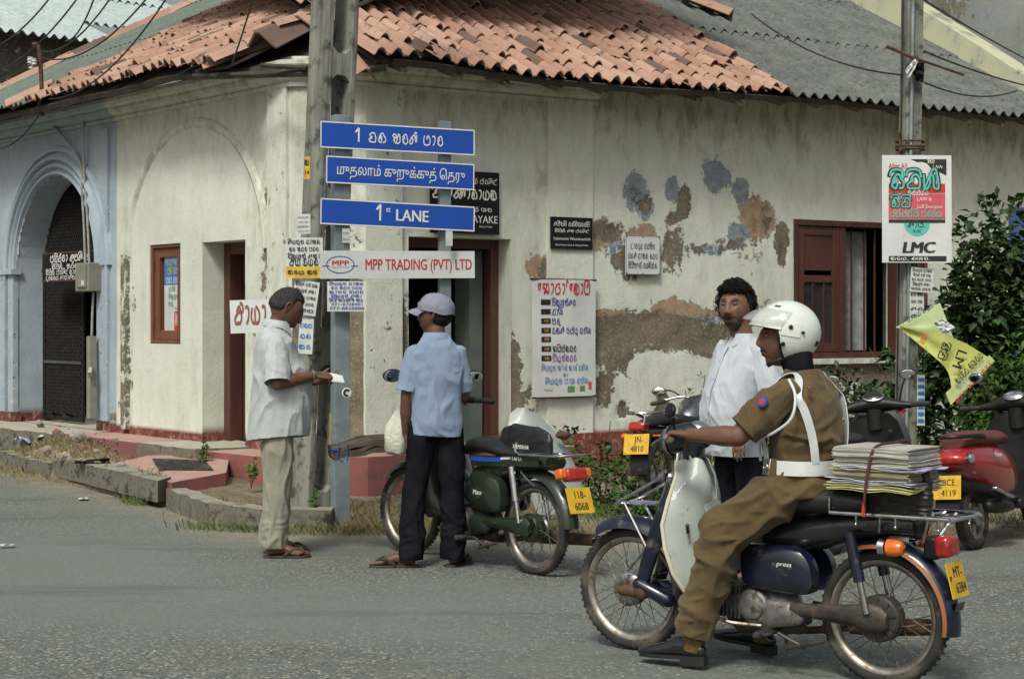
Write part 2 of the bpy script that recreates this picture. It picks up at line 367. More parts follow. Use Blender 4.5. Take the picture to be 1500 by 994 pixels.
# ------------------------------------------------------------------ the corner building
A0 = Vector((-1.87, 14.52, 0)); B0 = Vector((-1.26, 14.5, 0))
uL = Vector((-.635, .772, 0)).normalized(); nL = Vector((-.772, -.635, 0)).normalized()
uR = Vector((.841, .541, 0)).normalized(); nR = Vector((.541, -.841, 0)).normalized()
uC = (B0-A0).normalized(); nC = Vector((uC.y, -uC.x, 0))
EAVE = 3.62; SLOPE = .53
def onL(t, z, d=0): return A0+uL*t+nL*d+Vector((0, 0, z))
def onR(t, z, d=0): return B0+uR*t+nR*d+Vector((0, 0, z))
def onC(t, z, d=0): return A0+uC*t+nC*d+Vector((0, 0, z))
def wall_mat(name, base, base2, plaster=(.20,.17,.125), orange=(.40,.28,.19), grey=(.20,.23,.26), red=(.20,.055,.045), streak=(.30,.265,.175)):
    m, nt, b = new_mat(name); MATS[name] = m
    b.inputs['Roughness'].default_value = .92; b.inputs['Specular IOR Level'].default_value = .2
    at = node(nt, 'ShaderNodeAttribute', attribute_name='dmg'); sp = node(nt, 'ShaderNodeSeparateColor'); nt.links.new(at.outputs['Color'], sp.inputs[0])
    a2 = node(nt, 'ShaderNodeAttribute', attribute_name='dirt_tone'); s2 = node(nt, 'ShaderNodeSeparateColor'); nt.links.new(a2.outputs['Color'], s2.inputs[0])
    edge = nz(nt, 9, 9, .76, coord='World'); fine = nz(nt, 45, 5, .7, coord='World')
    def thr(sock, amt=.55):
        x = node(nt, 'ShaderNodeMath', operation='MULTIPLY_ADD'); x.inputs[1].default_value = amt*2; nt.links.new(edge, x.inputs[0])
        nt.links.new(sock, x.inputs[2]); return ramp(nt, x.outputs[0], 0, 1, .865, .905)
    col = mix(nt, ramp(nt, nz(nt, 1.7, 6, .65, coord='World'), 0, 1, .3, .7), base, base2)
    col = mix(nt, ramp(nt, nz(nt, 3.5, 8, .75, coord='World', stretch=(1, 1, .35)), 0, .5, .5, .68), col, tuple(v*.72 for v in base))
    col = mix(nt, ramp(nt, fine, 0, .22, .45, .7), col, tuple(v*.6 for v in base))
    col = mix(nt, ramp(nt, nz(nt, 2.2, 8, .8, coord='World'), 0, .3, .56, .6), col, (base[0]*.97, base[1]*.93, base[2]*.84))
    dk = ramp(nt, nz(nt, 9, 7, .72, coord='World', stretch=(1, 1, .4)), .12, .85, .42, .66)
    mul = node(nt, 'ShaderNodeMath', operation='MULTIPLY'); nt.links.new(dk, mul.inputs[0]); nt.links.new(s2.outputs[0], mul.inputs[1])
    col = mix(nt, mul.outputs[0], col, streak)
    mo = thr(sp.outputs[1]); mg = thr(sp.outputs[2]); mp = thr(sp.outputs[0])
    oc = mix(nt, ramp(nt, nz(nt, 12, 5, .7, coord='World'), 0, 1, .4, .6), orange, tuple(v*.75 for v in orange))
    gc = mix(nt, ramp(nt, nz(nt, 16, 5, .7, coord='World'), 0, 1, .35, .65), grey, tuple(v*1.45 for v in grey))
    pc = mix(nt, ramp(nt, nz(nt, 2.5, 9, .78, coord='World'), 0, 1, .35, .65), plaster, tuple(v*.55 for v in plaster))
    pc = mix(nt, ramp(nt, nz(nt, 5, 9, .8, coord='World'), 0, .75, .60, .66), pc, (.42, .42, .36))
    pc = mix(nt, ramp(nt, fine, 0, .5, .46, .7), pc, tuple(v*2.2 for v in plaster))
    col = mix(nt, mo, col, oc); col = mix(nt, mg, col, gc); col = mix(nt, mp, col, pc)
    rd = mix(nt, ramp(nt, nz(nt, 20, 7, .75, coord='World'), 0, 1, .5, .62), red, (.34, .24, .2))
    rd = mix(nt, ramp(nt, nz(nt, 6, 6, .7, coord='World'), 0, .7, .4, .65), rd, tuple(v*.5 for v in red))
    col = mix(nt, s2.outputs[1], col, rd)
    nt.links.new(col, b.inputs['Base Color'])
    h = node(nt, 'ShaderNodeMath', operation='MULTIPLY_ADD'); h.inputs[1].default_value = -1.4
    s = node(nt, 'ShaderNodeMath', operation='MAXIMUM'); nt.links.new(mp, s.inputs[0]); nt.links.new(mo, s.inputs[1])
    nt.links.new(s.outputs[0], h.inputs[0])
    t = node(nt, 'ShaderNodeMath', operation='MULTIPLY_ADD'); t.inputs[1].default_value = .5; nt.links.new(fine, t.inputs[0]); nt.links.new(nz(nt, 4, 5, coord='World'), t.inputs[2])
    nt.links.new(t.outputs[0], h.inputs[2]); bump(nt, b, h.outputs[0], .75, .012)
    return m
wall_mat('cream_wall', (.62, .655, .575), (.69, .72, .645))
wall_mat('blue_wall', (.31, .40, .50), (.39, .465, .54), orange=(.42, .38, .2), grey=(.38, .44, .5), red=(.17, .05, .045))
wall_mat('grey_wall', (.22, .25, .25), (.30, .33, .33))
def blobs(u, z, L):
    v = 0
    for (cu, cz, ru, rz, a) in L:
        q = ((u-cu)/ru)**2+((z-cz)/rz)**2
        if q < 4: v = max(v, a*(1-q*.5) if q < 1 else a*.5*(1-(q-1)/3))
    return v
def wall_grid(name, fn, u0, u1, z0, z1, holes, m, parent, D, thick=.25, step=.035):
    """wall face as a fine grid with openings and their reveals; D(u, z) gives damage, dirt and tone"""
    us = {round(u0, 4), round(u1, 4)}; zs = {round(z0, 4), round(z1, 4)}
    for h in holes: us |= {round(h[0], 4), round(h[1], 4)}; zs |= {round(h[2], 4), round(h[3], 4)}
    def dens(S):
        S = sorted(S); o = []
        for a, b in zip(S, S[1:]):
            n = max(1, math.ceil((b-a)/step)); o += [a+(b-a)*i/n for i in range(n)]
        return o+[S[-1]]
    U, Z = dens(us), dens(zs); g = G(); idx = {}; dm = []; dr = []
    def vid(i, j):
        if (i, j) not in idx:
            u, z = U[i], Z[j]; idx[(i, j)] = len(g.v); d, q = D(u, z)
            bulge = .012*noise.noise(Vector((u*1.3, z*1.3, 3.1)))-.012*sstep(.3, .7, d[0]+noise.noise(Vector((u*4, z*4, 0)))*.5)
            g.v.append(fn(u, z, bulge)); dm.append(d); dr.append(q)
        return idx[(i, j)]
    inh = lambda u, z: any(h[0] < u < h[1] and h[2] < z < h[3] and not (len(h) > 4 and h[4] and not arch_in(h, u, z)) for h in holes)
    for i in range(len(U)-1):
        for j in range(len(Z)-1):
            u, z = (U[i]+U[i+1])/2, (Z[j]+Z[j+1])/2
            if not inh(u, z): g.f.append([vid(i, j), vid(i+1, j), vid(i+1, j+1), vid(i, j+1)]); g.mi.append(0)
    for h in holes:
        if len(h) > 4 and h[4]: ring = arch_ring(h)
        else: ring = [(h[0], h[2]), (h[0], h[3]), (h[1], h[3]), (h[1], h[2])]
        pts = []
        for (a, b) in zip(ring, ring[1:]):
            n = max(1, math.ceil(math.dist(a, b)/.08)); pts += [(lerp(a[0], b[0], k/n), lerp(a[1], b[1], k/n)) for k in range(n)]
        pts.append(ring[-1]); base = len(g.v)
        for k in range(4):
            for (u, z) in pts:
                d, q = D(u, z); g.v.append(fn(u, z, .004-k/3*thick)); dm.append((d[0]*.25, 0, 0)); dr.append(q)
        n = len(pts)
        for k in range(3):
            for i in range(n-1): g.f.append([base+k*n+i, base+(k+1)*n+i, base+(k+1)*n+i+1, base+k*n+i+1]); g.mi.append(0)
    me = g.mesh(name)
    a = me.color_attributes.new('dmg', 'FLOAT_COLOR', 'POINT'); a.data.foreach_set('color', [c for d in dm for c in (*d, 1)])
    a = me.color_attributes.new('dirt_tone', 'FLOAT_COLOR', 'POINT'); a.data.foreach_set('color', [c for d in dr for c in (*d, 0, 1)])
    return link(name, me, m, parent, smooth=False)
def arch_in(h, u, z):
    r = (h[1]-h[0])/2; c = (h[0]+h[1])/2; sp_ = h[3]-r
    return z < sp_ or (u-c)**2+(z-sp_)**2 < r*r
def arch_ring(h):
    r = (h[1]-h[0])/2; c = (h[0]+h[1])/2; s = h[3]-r
    return [(h[0], h[2])]+[(c-r*math.cos(PI*k/24), s+r*math.sin(PI*k/24)) for k in range(25)]+[(h[1], h[2])]
bld = thing('corner_building', 'cream plastered corner building with peeling walls and sagging red tile roof', 'building')
CW = MATS['cream_wall']
def uz(px, py, side='R'):
    k = (px-750)/FPX; o, u = (B0, uR) if side == 'R' else (A0, uL)
    t = (k*o.y-o.x)/(u.x-k*u.y); Y = o.y+u.y*t; return t, HC-(py-HORY)*Y/FPX
def S(side, *L):  # blob list given by where it shows on the wall: px, py, rx, ry, amount
    out = []
    for (px, py, rx, ry, a) in L:
        t, z = uz(px, py, side); t2, _ = uz(px+rx, py, side); Y = (B0 if side == 'R' else A0).y+(uR if side == 'R' else uL).y*t
        out.append((t, z, abs(t2-t), ry*Y/FPX, a))
    return out
def streaks(u): return .5+.5*noise.noise(Vector((u*3.1, 7.7, 0)))
bR = S('R', (930,285,26,26,.55),(945,300,14,20,.75),(885,340,30,20,.85),(920,385,30,30,.8),(985,365,22,45,.75),(1002,295,11,30,.9),(985,320,12,14,.8),
       (1120,330,24,55,.55),(1145,350,12,38,.9),(1145,380,10,20,.7),(830,395,42,26,1.0),(950,488,100,30,1.05),(1050,495,50,26,.9),(895,510,42,40,1.0),(1030,505,30,24,.9),
       (885,570,18,40,.85),(912,600,14,18,.75),(972,590,12,22,.8),(560,520,46,115,1.15),(585,480,20,50,.9),(545,460,26,60,.9),(555,370,26,30,.75),(600,620,20,50,.5),
       (750,560,16,80,.95),(770,590,30,40,.6),(1075,360,50,18,.65),(1020,365,30,14,.6),(1240,545,60,22,.9),(1290,560,40,40,.95),(1150,470,12,40,.6),(1330,480,40,60,.7),(1190,600,40,60,.5),
       (1010,570,20,40,.35),(1300,480,30,50,.5))
oR = S('R', (880,345,36,30,.9),(945,345,24,20,.9),(1110,320,36,40,.85),(1100,370,30,30,.6),(990,455,40,20,.95),(890,462,40,12,.9),(1040,460,50,10,.7),(785,390,18,22,.95),(550,340,20,24,.6),
       (600,500,14,30,.7),(1090,400,60,20,.4),(1120,450,30,20,.5),(1310,470,30,40,.45))
gR = S('R', (930,280,20,30,1.0),(945,305,18,22,.9),(1050,258,20,24,1.1),(985,278,13,22,.95),(1085,280,14,18,1.0),(1080,345,16,22,1.0),(900,365,20,22,.7),(1045,365,60,14,.7),(1020,470,60,10,.8),
       (540,345,18,20,.6),(1060,540,70,24,.25),(950,560,70,25,.2),(1240,590,30,20,.5))
def DR(u, z):
    n = noise.noise(Vector((u*2.3, z*2.3, 1)))*.1
    p = blobs(u, z, bR); o = blobs(u, z, oR); gg = blobs(u, z, gR)
    if z < .9 and u > 2.5: p = max(p, .42*(1-z/.9))
    top = sstep(2.8, 3.6, z)*1.0+.22*sstep(2.3, 3, z); d = max(top*(.6+.5*streaks(u*2)), .2+.35*streaks(u)*sstep(2.2, 0, z))  # streak tone grows stronger towards the top of the wall
    if abs(u-1.82) < .09: d = max(d, .75)
    return ((p*.76+n-.11, o*.74+n-.11, gg*.76+n-.11), (min(1, d), 1 if z < .44+.012*noise.noise(Vector((u*6, 0, 0))) and u < 3.4 else 0))
WR = [(.433, 1.485, .33, 2.2), (4.855, 6.36, 1.085, 2.49)]
wall_grid('wall', onR, 0, 8.35, 0, 3.72, WR, CW, bld, DR, .22)
bL = S('L', (398,295,16,26,1.1),(392,400,18,50,.8),(405,430,20,40,.9),(190,540,10,70,.75),(195,440,8,40,.6),(186,380,6,20,.6),(180,590,8,50,.7),(375,520,10,60,.55),(385,600,20,30,.5),(375,470,12,40,.6),(430,500,20,60,.7),(430,360,20,40,.5))
oL = S('L', (395,385,20,50,.6),(400,440,30,30,.8),(372,440,12,30,.6))
def DL(u, z):
    n = noise.noise(Vector((u*2.3, z*2.3, 11)))*.1; top = sstep(2.7, 3.7, z)*.85  # left wall: streak tone also rises with height
    d = max(top*(.6+.5*streaks(u*2)), .12+.25*streaks(u+4)*sstep(1.2, 0, z))
    if 2.95 < u < 3.3 and z < 2.6: d = max(d, .8*streaks(u*3+z))
    if .3 < u < .75: d = max(d, .55)
    return ((blobs(u, z, bL)*.62+n-.13, blobs(u, z, oL)*.6+n-.13, 0), (min(1, d), 1 if z < .45 else 0))
WL = [(.768, 1.537, .35, 2.19), (1.952, 2.563, 1.25, 2.2)]
wall_grid('wall', onL, 0, 3.27, .1, 3.72, WL, CW, bld, DL, .24)
def DC(u, z): n = noise.noise(Vector((u*2, z*2, 21)))*.2; return ((.46+n-.34*sstep(1.7, 2.6, z), .33+n-.2*sstep(1.7, 2.6, z), .1), (.5, 1 if z < .44 else 0))
wall_grid('wall', onC, 0, .61, 0, 3.72, [], CW, bld, DC)
# plain strips that share the wall's look but need their own relief
def rel(g, name, parent=None, m=None, d=(.1, .1, 0), q=(.55, 0), smooth=True):
    me = g.mesh(name); n = len(me.vertices)
    a = me.color_attributes.new('dmg', 'FLOAT_COLOR', 'POINT'); a.data.foreach_set('color', list((*d, 1))*n)
    a = me.color_attributes.new('dirt_tone', 'FLOAT_COLOR', 'POINT'); a.data.foreach_set('color', list((*q, 0, 1))*n)
    return link(name, me, m or CW, parent or bld, smooth=smooth)
def bar_on(g, fn, u0, u1, z0, z1, d0, d1):
    P = [fn(u, z, d) for d in (d0, d1) for (u, z) in ((u0, z0), (u1, z0), (u1, z1), (u0, z1))]
    g.add(P, [(3, 2, 1, 0), (4, 5, 6, 7), (0, 1, 5, 4), (1, 2, 6, 5), (2, 3, 7, 6), (3, 0, 4, 7)])
CORN = [(-.02, 3.46), (.035, 3.46), (.045, 3.49), (.03, 3.5), (.05, 3.515), (.085, 3.53), (.10, 3.56), (.10, 3.585), (.13, 3.6), (.15, 3.635), (.15, 3.67), (-.02, 3.67)]
def cornice(name, path, parent=None, m=None):
    rings = []
    for (fn, u, du) in path: rings.append([fn(u+du*d, z, d) for d, z in CORN])
    g = G(); g.loft(rings); rel(g, name, parent, m, smooth=False, q=(.7, 0))
tC = .2
cornice('cornice', [(onL, 3.27, 0), (onL, 0, -.43), (onC, .61, .3), ])
cornice('cornice', [(onR, 0, -.3), (onR, 2.42, 0)])
g = G(); bar_on(g, onR, .002, .36, .44, 3.46, -.02, .03); rel(g, 'pilaster', q=(.3, 0), d=(.2, .15, 0), smooth=False)
g = G(); bar_on(g, onR, 1.87, 2.37, .44, 3.46, -.02, .03)
rel(g, 'pilaster', q=(.2, 0), d=(.12, .1, 0), smooth=False)
g = G(); bar_on(g, onR, 1.79, 2.43, .0, .44, -.02, .055); rel(g, 'pilaster_base', q=(.2, 1), smooth=False)
g = G(); bar_on(g, onL, .05, .36, .45, 3.46, -.02, .03); rel(g, 'pilaster', q=(.35, 0), d=(.2, .15, 0), smooth=False)
g = G(); bar_on(g, onL, 2.99, 3.10, .4, 2.12, -.02, .045); rel(g, 'pilaster', q=(.85, 0), d=(.36, .1, 0))
g = G(); c, r = 1.72, 1.3; rings = []
for k in range(33):
    a = PI*k/32; rings.append([onL(c+(r+dr)*math.cos(a), 2.1+(r*.93+dr)*math.sin(a), dd) for dr, dd in ((-.06, -.01), (-.04, .02), (-.01, .032), (.03, .02), (.05, -.01))])
g.loft(rings, caps=False); rel(g, 'arch_moulding', q=(.75, 0), d=(.12, 0, 0))
# plinth with pink front, and doorstep
mat('pink_plinth', (.27, .095, .085), (.20, .075, .068), 3, .85, 0, .5, 40, .006, dirt=(.10, .075, .06), dsc=4, dth=.56, coord='World')
mat('pink_top', (.42, .25, .215), (.34, .21, .18), 4, .85, 0, .4, 50, .004, dirt=(.30, .25, .19), dsc=3, dth=.5, coord='World')
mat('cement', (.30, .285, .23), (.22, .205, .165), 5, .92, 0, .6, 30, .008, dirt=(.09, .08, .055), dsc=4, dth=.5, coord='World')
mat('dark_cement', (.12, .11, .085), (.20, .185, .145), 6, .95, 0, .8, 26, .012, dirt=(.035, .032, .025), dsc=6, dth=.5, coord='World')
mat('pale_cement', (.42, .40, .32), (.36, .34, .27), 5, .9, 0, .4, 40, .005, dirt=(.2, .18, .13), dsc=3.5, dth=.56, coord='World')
def slab(name, poly, z0, z1, mtop, mside, parent=None, jit=.0, n=1):
    g = G(); N = len(poly); g.cm = 1
    P = []
    for i in range(N):
        a, b = Vector(poly[i]), Vector(poly[(i+1) % N]); k = max(1, int((b-a).length/.12)) if jit else 1
        for j in range(k):
            p = a.lerp(b, j/k); P.append((p.x+random.uniform(-jit, jit), p.y+random.uniform(-jit, jit)))
    M = len(P); zt = [z1+random.uniform(-jit, jit)*.5 for _ in P]
    g.add([(x, y, z0) for x, y in P]+[(x, y, z) for (x, y), z in zip(P, zt)], [(i, (i+1) % M, M+(i+1) % M, M+i) for i in range(M)])
    g.cm = 0; g.add([(x, y, z) for (x, y), z in zip(P, zt)], [tuple(range(M))])
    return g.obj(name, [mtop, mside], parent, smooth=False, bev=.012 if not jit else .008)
v2 = lambda p: (p.x, p.y)
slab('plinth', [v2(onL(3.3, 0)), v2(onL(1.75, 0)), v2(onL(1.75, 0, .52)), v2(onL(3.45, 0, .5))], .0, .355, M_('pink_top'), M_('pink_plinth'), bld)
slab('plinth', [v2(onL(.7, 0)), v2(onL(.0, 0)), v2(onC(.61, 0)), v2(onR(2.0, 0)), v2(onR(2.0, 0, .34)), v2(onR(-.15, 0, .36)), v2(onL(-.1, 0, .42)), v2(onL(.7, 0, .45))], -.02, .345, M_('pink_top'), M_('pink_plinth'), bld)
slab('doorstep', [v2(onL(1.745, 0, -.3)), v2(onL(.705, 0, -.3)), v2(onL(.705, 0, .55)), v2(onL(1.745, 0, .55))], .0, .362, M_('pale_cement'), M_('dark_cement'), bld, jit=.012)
# dark interior behind the openings
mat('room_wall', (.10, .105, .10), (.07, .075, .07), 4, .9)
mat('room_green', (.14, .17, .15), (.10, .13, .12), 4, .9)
g = G()
for fn, o0, o1, t in ((onR, .1, 8.3, 1), (onL, .1, 3.2, 1)):
    pass
P = [onL(3.25, 0, -.25), onL(0.15, 0, -.25), onR(0.1, 0, -.25), onR(3.2, 0, -.25), onR(3.2, 0, -2.6), onL(3.25, 0, -3.0)]
g.add([(p.x, p.y, z) for z in (.34, 3.3) for p in P], [(0, 1, 2, 3, 4, 5), (6, 7, 8, 9, 10, 11), (3, 4, 10, 9), (4, 5, 11, 10), (5, 0, 6, 11)])
P = [onR(4.3, 0, -.25), onR(7.5, 0, -.25), onR(7.5, 0, -2), onR(4.3, 0, -2)]
g.add([(p.x, p.y, z) for z in (.34, 3.3) for p in P], [(0, 1, 2, 3), (4, 5, 6, 7), (1, 2, 6, 5), (2, 3, 7, 6), (3, 0, 4, 7)])
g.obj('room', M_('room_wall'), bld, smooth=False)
# backs of the walls, so the rooms stay dark
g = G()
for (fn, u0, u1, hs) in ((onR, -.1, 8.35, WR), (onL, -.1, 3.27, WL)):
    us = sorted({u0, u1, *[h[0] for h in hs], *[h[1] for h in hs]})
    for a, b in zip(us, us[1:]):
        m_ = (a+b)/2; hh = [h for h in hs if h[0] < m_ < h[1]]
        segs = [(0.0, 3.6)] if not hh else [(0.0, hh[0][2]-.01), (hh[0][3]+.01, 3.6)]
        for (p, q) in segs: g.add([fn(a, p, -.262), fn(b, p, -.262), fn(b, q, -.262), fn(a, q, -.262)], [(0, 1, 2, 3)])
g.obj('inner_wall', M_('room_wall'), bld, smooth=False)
# doors and windows
mat('brown_wood', (.095, .034, .024), (.065, .024, .018), 6, .55, 0, .3, 60, .003, dirt=(.05, .03, .022), dsc=5, dth=.55, stretch=(1, 1, .2))
mat('red_wood', (.19, .075, .045), (.14, .055, .035), 6, .5, 0, .3, 60, .003, dirt=(.09, .04, .03), dsc=6, dth=.6, stretch=(1, 1, .2))
mat('dark_glass', (.02, .022, .022), (.035, .035, .035), 6, .1, spec=.6)
mat('sheer', (.30, .33, .31), (.20, .23, .22), 10, .8)
def frame(parent, name, fn, u0, u1, z0, z1, d0, d1, wdt, m, sill=True):
    g = G(); bar_on(g, fn, u0, u0+wdt, z0, z1, d0, d1); bar_on(g, fn, u1-wdt, u1, z0, z1, d0, d1); bar_on(g, fn, u0+wdt, u1-wdt, z1-wdt, z1, d0, d1-.003)
    if sill: bar_on(g, fn, u0+wdt, u1-wdt, z0, z0+wdt, d0, d1-.003)
    return g.obj(name, m, parent, smooth=False, bev=.006)
dr = frame(bld, 'door_frame', onR, .433, 1.485, .35, 2.2, -.33, -.20, .085, M_('brown_wood'), sill=False)
g = G(); bar_on(g, onR, 1.26, 1.395, .35, 2.11, -.60, -.34); g.obj('door_leaf', M_('room_green'), bld, smooth=False)
dl = frame(bld, 'door_frame', onL, .768, 1.537, .36, 2.19, -.36, -.22, .11, M_('brown_wood'), sill=False)
g = G(); bar_on(g, onL, 1.31, 1.42, .36, 2.08, -.85, -.36); lf = g.obj('door_leaf', M_('brown_wood'), bld, smooth=False)
# left window with a poster in it
wf = thing('window', '', ''); wf.parent = bld
for k in ('label', 'category'):
    if k in wf: del wf[k]
frame(wf, 'frame', onL, 1.952, 2.563, 1.25, 2.2, -.10, -.005, .035, M_('red_wood'))
frame(wf, 'sash', onL, 1.99, 2.525, 1.287, 2.163, -.095, -.03, .09, M_('red_wood'))
g = G(); bar_on(g, onL, 2.0, 2.5, 1.3, 2.15, -.10, -.085); g.obj('pane', M_('dark_glass'), wf, smooth=False)
for z in (1.42, 1.95):
    g = G(); bar_on(g, onL, 2.515, 2.535, z, z+.09, -.03, -.015); g.obj('hinge', M_('rust'), wf, smooth=False)
# right window
ww = thing('window', '', ''); ww.parent = bld
for k in ('label', 'category'):
    if k in ww: del ww[k]
frame(ww, 'frame', onR, 4.855, 6.36, 1.085, 2.49, -.14, .012, .06, M_('brown_wood'))
g = G(); bar_on(g, onR, 5.50, 5.58, 1.145, 2.43, -.13, -.01); g.obj('post', M_('brown_wood'), ww, smooth=False, bev=.004)
sh = frame(ww, 'shutter', onR, 4.925, 5.495, 1.15, 2.425, -.05, -.012, .09, M_('brown_wood'))
g = G(); bar_on(g, onR, 5.01, 5.41, 1.98, 2.34, -.045, -.03); g.obj('panel', M_('brown_wood'), sh, smooth=False)
g = G(); bar_on(g, onR, 5.01, 5.41, 1.86, 1.93, -.045, -.014); g.obj('rail', M_('brown_wood'), sh, smooth=False)
g = G(); bar_on(g, onR, 5.01, 5.41, 1.2, 1.93, -.046, -.034); g.obj('pane', M_('dark_glass'), sh, smooth=False)
for u in (5.13, 5.28):
    g = G(); bar_on(g, onR, u, u+.014, 1.2, 1.9, -.034, -.022); g.obj('glazing_bar', M_('brown_wood'), sh, smooth=False)
for u in (5.72, 5.9, 6.05):
    g = G(); bar_on(g, onR, u, u+.016, 1.145, 2.43, -.09, -.074); g.obj('bar', M_('brown_wood'), ww, smooth=False)
g = G(); gr = []
for i in range(25):
    u = 5.76+i*.012; gr.append([onR(u, z, -.2+.012*math.sin(i*1.6)) for z in (1.16, 2.4)])
g.sheet(gr, .003); g.obj('curtain', M_('sheer'), ww)
# the right leaf stands open, swung out into the street
hp = onR(6.35, 0, .01); dirv = (nR*.93-uR*.36).normalized(); sd = Vector((dirv.y, -dirv.x, 0))
def onS(u, z, d=0): return hp+dirv*u+sd*d+Vector((0, 0, z))
s2 = frame(ww, 'shutter', onS, .0, .6, 1.15, 2.425, -.02, .018, .09, M_('brown_wood'))
g = G(); bar_on(g, onS, .085, .515, 1.235, 2.34, -.012, .004); g.obj('panel', M_('brown_wood'), s2, smooth=False)
g = G(); bar_on(g, onR, 4.8, 6.42, 1.03, 1.085, -.02, .05); rel(g, 'window_sill', q=(.8, 0), smooth=False)

# ------------------------------------------------------------------ the blue-painted front further along
blu = thing('arcade_shop', 'faded blue shopfront with a moulded round archway at the left end', 'shop')
BW = MATS['blue_wall']
bB = S('L', (75,400,30,34,.95),(30,400,14,30,.9),(8,400,8,50,.7),(150,450,10,50,.45),(160,560,12,30,.4),(60,480,20,30,.35),(100,560,20,60,.3),(150,610,40,10,.9),(10,600,30,10,.7))
oB = S('L', (60,490,14,60,.7),(50,520,12,40,.6),(155,460,10,40,.6),(45,570,10,20,.5))
def DB(u, z):
    n = noise.noise(Vector((u*2.3, z*2.3, 31)))*.12; d = .25+.35*streaks(u+9)
    return ((blobs(u, z, bB)*.62+n-.13, blobs(u, z, oB)*.6+n-.13,   .13+n*2.0), (max(min(1, sstep(2.9, 3.7, z)*.7), d*.6), 1 if z < .46+.02*noise.noise(Vector((u*5, 1, 0))) else 0))  # blue wall: more streak tone near its upper edge
WB = [(3.72, 5.66, .36, 3.0, 1)]
wall_grid('wall', onL, 3.27, 8.4, .1, 3.76, WB, BW, blu, DB, .32)
for (r0, w_, d1) in ((1.00, .05, .05), (1.08, .05, .06), (1.16, .06, .075), (1.25, .07, .05)):
    g = G(); rings = []; c = 4.69; zs = 2.03
    path = [(c+r0, z) for z in ()]+[(c+r0*math.cos(PI*k/32), zs+r0*.98*math.sin(PI*k/32), math.cos(PI*k/32), math.sin(PI*k/32)) for k in range(33)]
    for (u, z, cx, cz) in path:
        rings.append([onL(u+cx*a, z+cz*a, dd) for a, dd in ((-.0, -.01), (.008, d1*.8), (w_*.4, d1), (w_*.8, d1*.7), (w_+.004, -.01))])
    g.loft(rings, caps=False); rel(g, 'arch_moulding', blu, BW, d=(.02, .05, .15), q=(.3, 0))
for (u0, u1, d1) in ((5.66, 5.80, .06), (5.83, 6.0, .085), (3.42, 3.66, .03)):
    g = G(); bar_on(g, onL, u0, u1, .46, 2.03 if u0 > 5 else 3.4, -.02, d1); rel(g, 'pilaster', blu, BW, d=(.2, .1, .25), q=(.35, 0), smooth=False)
g = G(); bar_on(g, onL, 5.62, 6.04, 1.98, 2.04, -.02, .10); rel(g, 'impost', blu, BW, d=(.05, 0, .3), q=(.4, 0), smooth=False)
g = G(); bar_on(g, onL, 5.62, 6.05, .30, .462, -.02, .10); rel(g, 'pilaster_base', blu, BW, q=(.3, 1), smooth=False)
cornice('cornice', [(onL, 8.4, 0), (onL, 3.272, 0)], blu, BW)
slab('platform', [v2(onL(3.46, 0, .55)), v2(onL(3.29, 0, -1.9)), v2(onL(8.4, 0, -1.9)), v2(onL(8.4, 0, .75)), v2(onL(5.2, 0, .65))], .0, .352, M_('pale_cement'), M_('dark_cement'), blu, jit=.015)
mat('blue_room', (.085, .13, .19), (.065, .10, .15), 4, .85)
g = G(); P = [onL(3.32, 0, -.33), onL(8.2, 0, -.33), onL(8.2, 0, -2.0), onL(3.32, 0, -2.0)]
g.add([(p.x, p.y, z) for z in (.345, 3.4) for p in P], [(4, 5, 6, 7), (1, 2, 6, 5), (2, 3, 7, 6), (3, 0, 4, 7)])
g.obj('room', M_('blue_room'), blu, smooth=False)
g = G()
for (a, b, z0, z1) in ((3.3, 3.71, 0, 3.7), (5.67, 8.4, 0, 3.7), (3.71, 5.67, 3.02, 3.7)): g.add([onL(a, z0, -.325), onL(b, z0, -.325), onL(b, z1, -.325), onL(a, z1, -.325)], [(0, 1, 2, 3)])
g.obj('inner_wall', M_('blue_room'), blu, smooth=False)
# gate: two expanded-metal leaves and a fixed fanlight
mat('gate_metal', (.010, .010, .011), (.022, .019, .018), 15, .7, .1, spec=.2)
gt = thing('security_gate', 'dark diamond mesh security gate filling the blue archway', 'gate')
def mesh_leaf(par, u0, u1, z0, z1, fn, top=None):
    g = G(); st = .075
    def inside(u, z): return u0 < u < u1 and z0 < z < z1 and (top is None or top(u, z))
    for sgn in (1, -1):
        k = int((z1-z0+(u1-u0)*1.7)/st)+2
        for i in range(-k, k):
            run = []
            for j in range(41):
                u = lerp(u0, u1, j/40); z = z0+i*st+sgn*(u-u0)*1.7
                if inside(u, z): run.append((u, z))
                elif len(run) > 1:
                    a, b = run[0], run[-1]; bar_thin(g, fn, a, b, .004 if sgn > 0 else -.004); run = []
                else: run = []
            if len(run) > 1: bar_thin(g, fn, run[0], run[-1], .004 if sgn > 0 else -.004)
    return g.obj('mesh', M_('gate_metal'), par, smooth=False, kind='stuff')
def bar_thin(g, fn, a, b, d):
    a3, b3 = fn(a[0], a[1], d), fn(b[0], b[1], d); g.tube([a3, b3], .0065, 4, caps=False)
fg = lambda u, z, d=0: onL(u, z, d-.29)
f1 = frame(gt, 'leaf', fg, 4.62, 5.64, .38, 2.02, -.015, .015, .045, M_('gate_metal'))
g = G(); bar_on(g, fg, 4.66, 5.6, 1.0, 1.03, -.016, .018); g.obj('rail', M_('steel'), f1, smooth=False)
mesh_leaf(f1, 4.66, 5.6, .42, 1.98, fg)
mesh_leaf(gt, 3.74, 5.64, 2.05, 2.98, fg, lambda u, z: (u-4.69)**2+(z-2.03)**2 < .94**2)
g = G(); bar_on(g, fg, 3.73, 5.65, 2.0, 2.05, -.02, .02); g.obj('transom', M_('gate_metal'), gt, smooth=False)
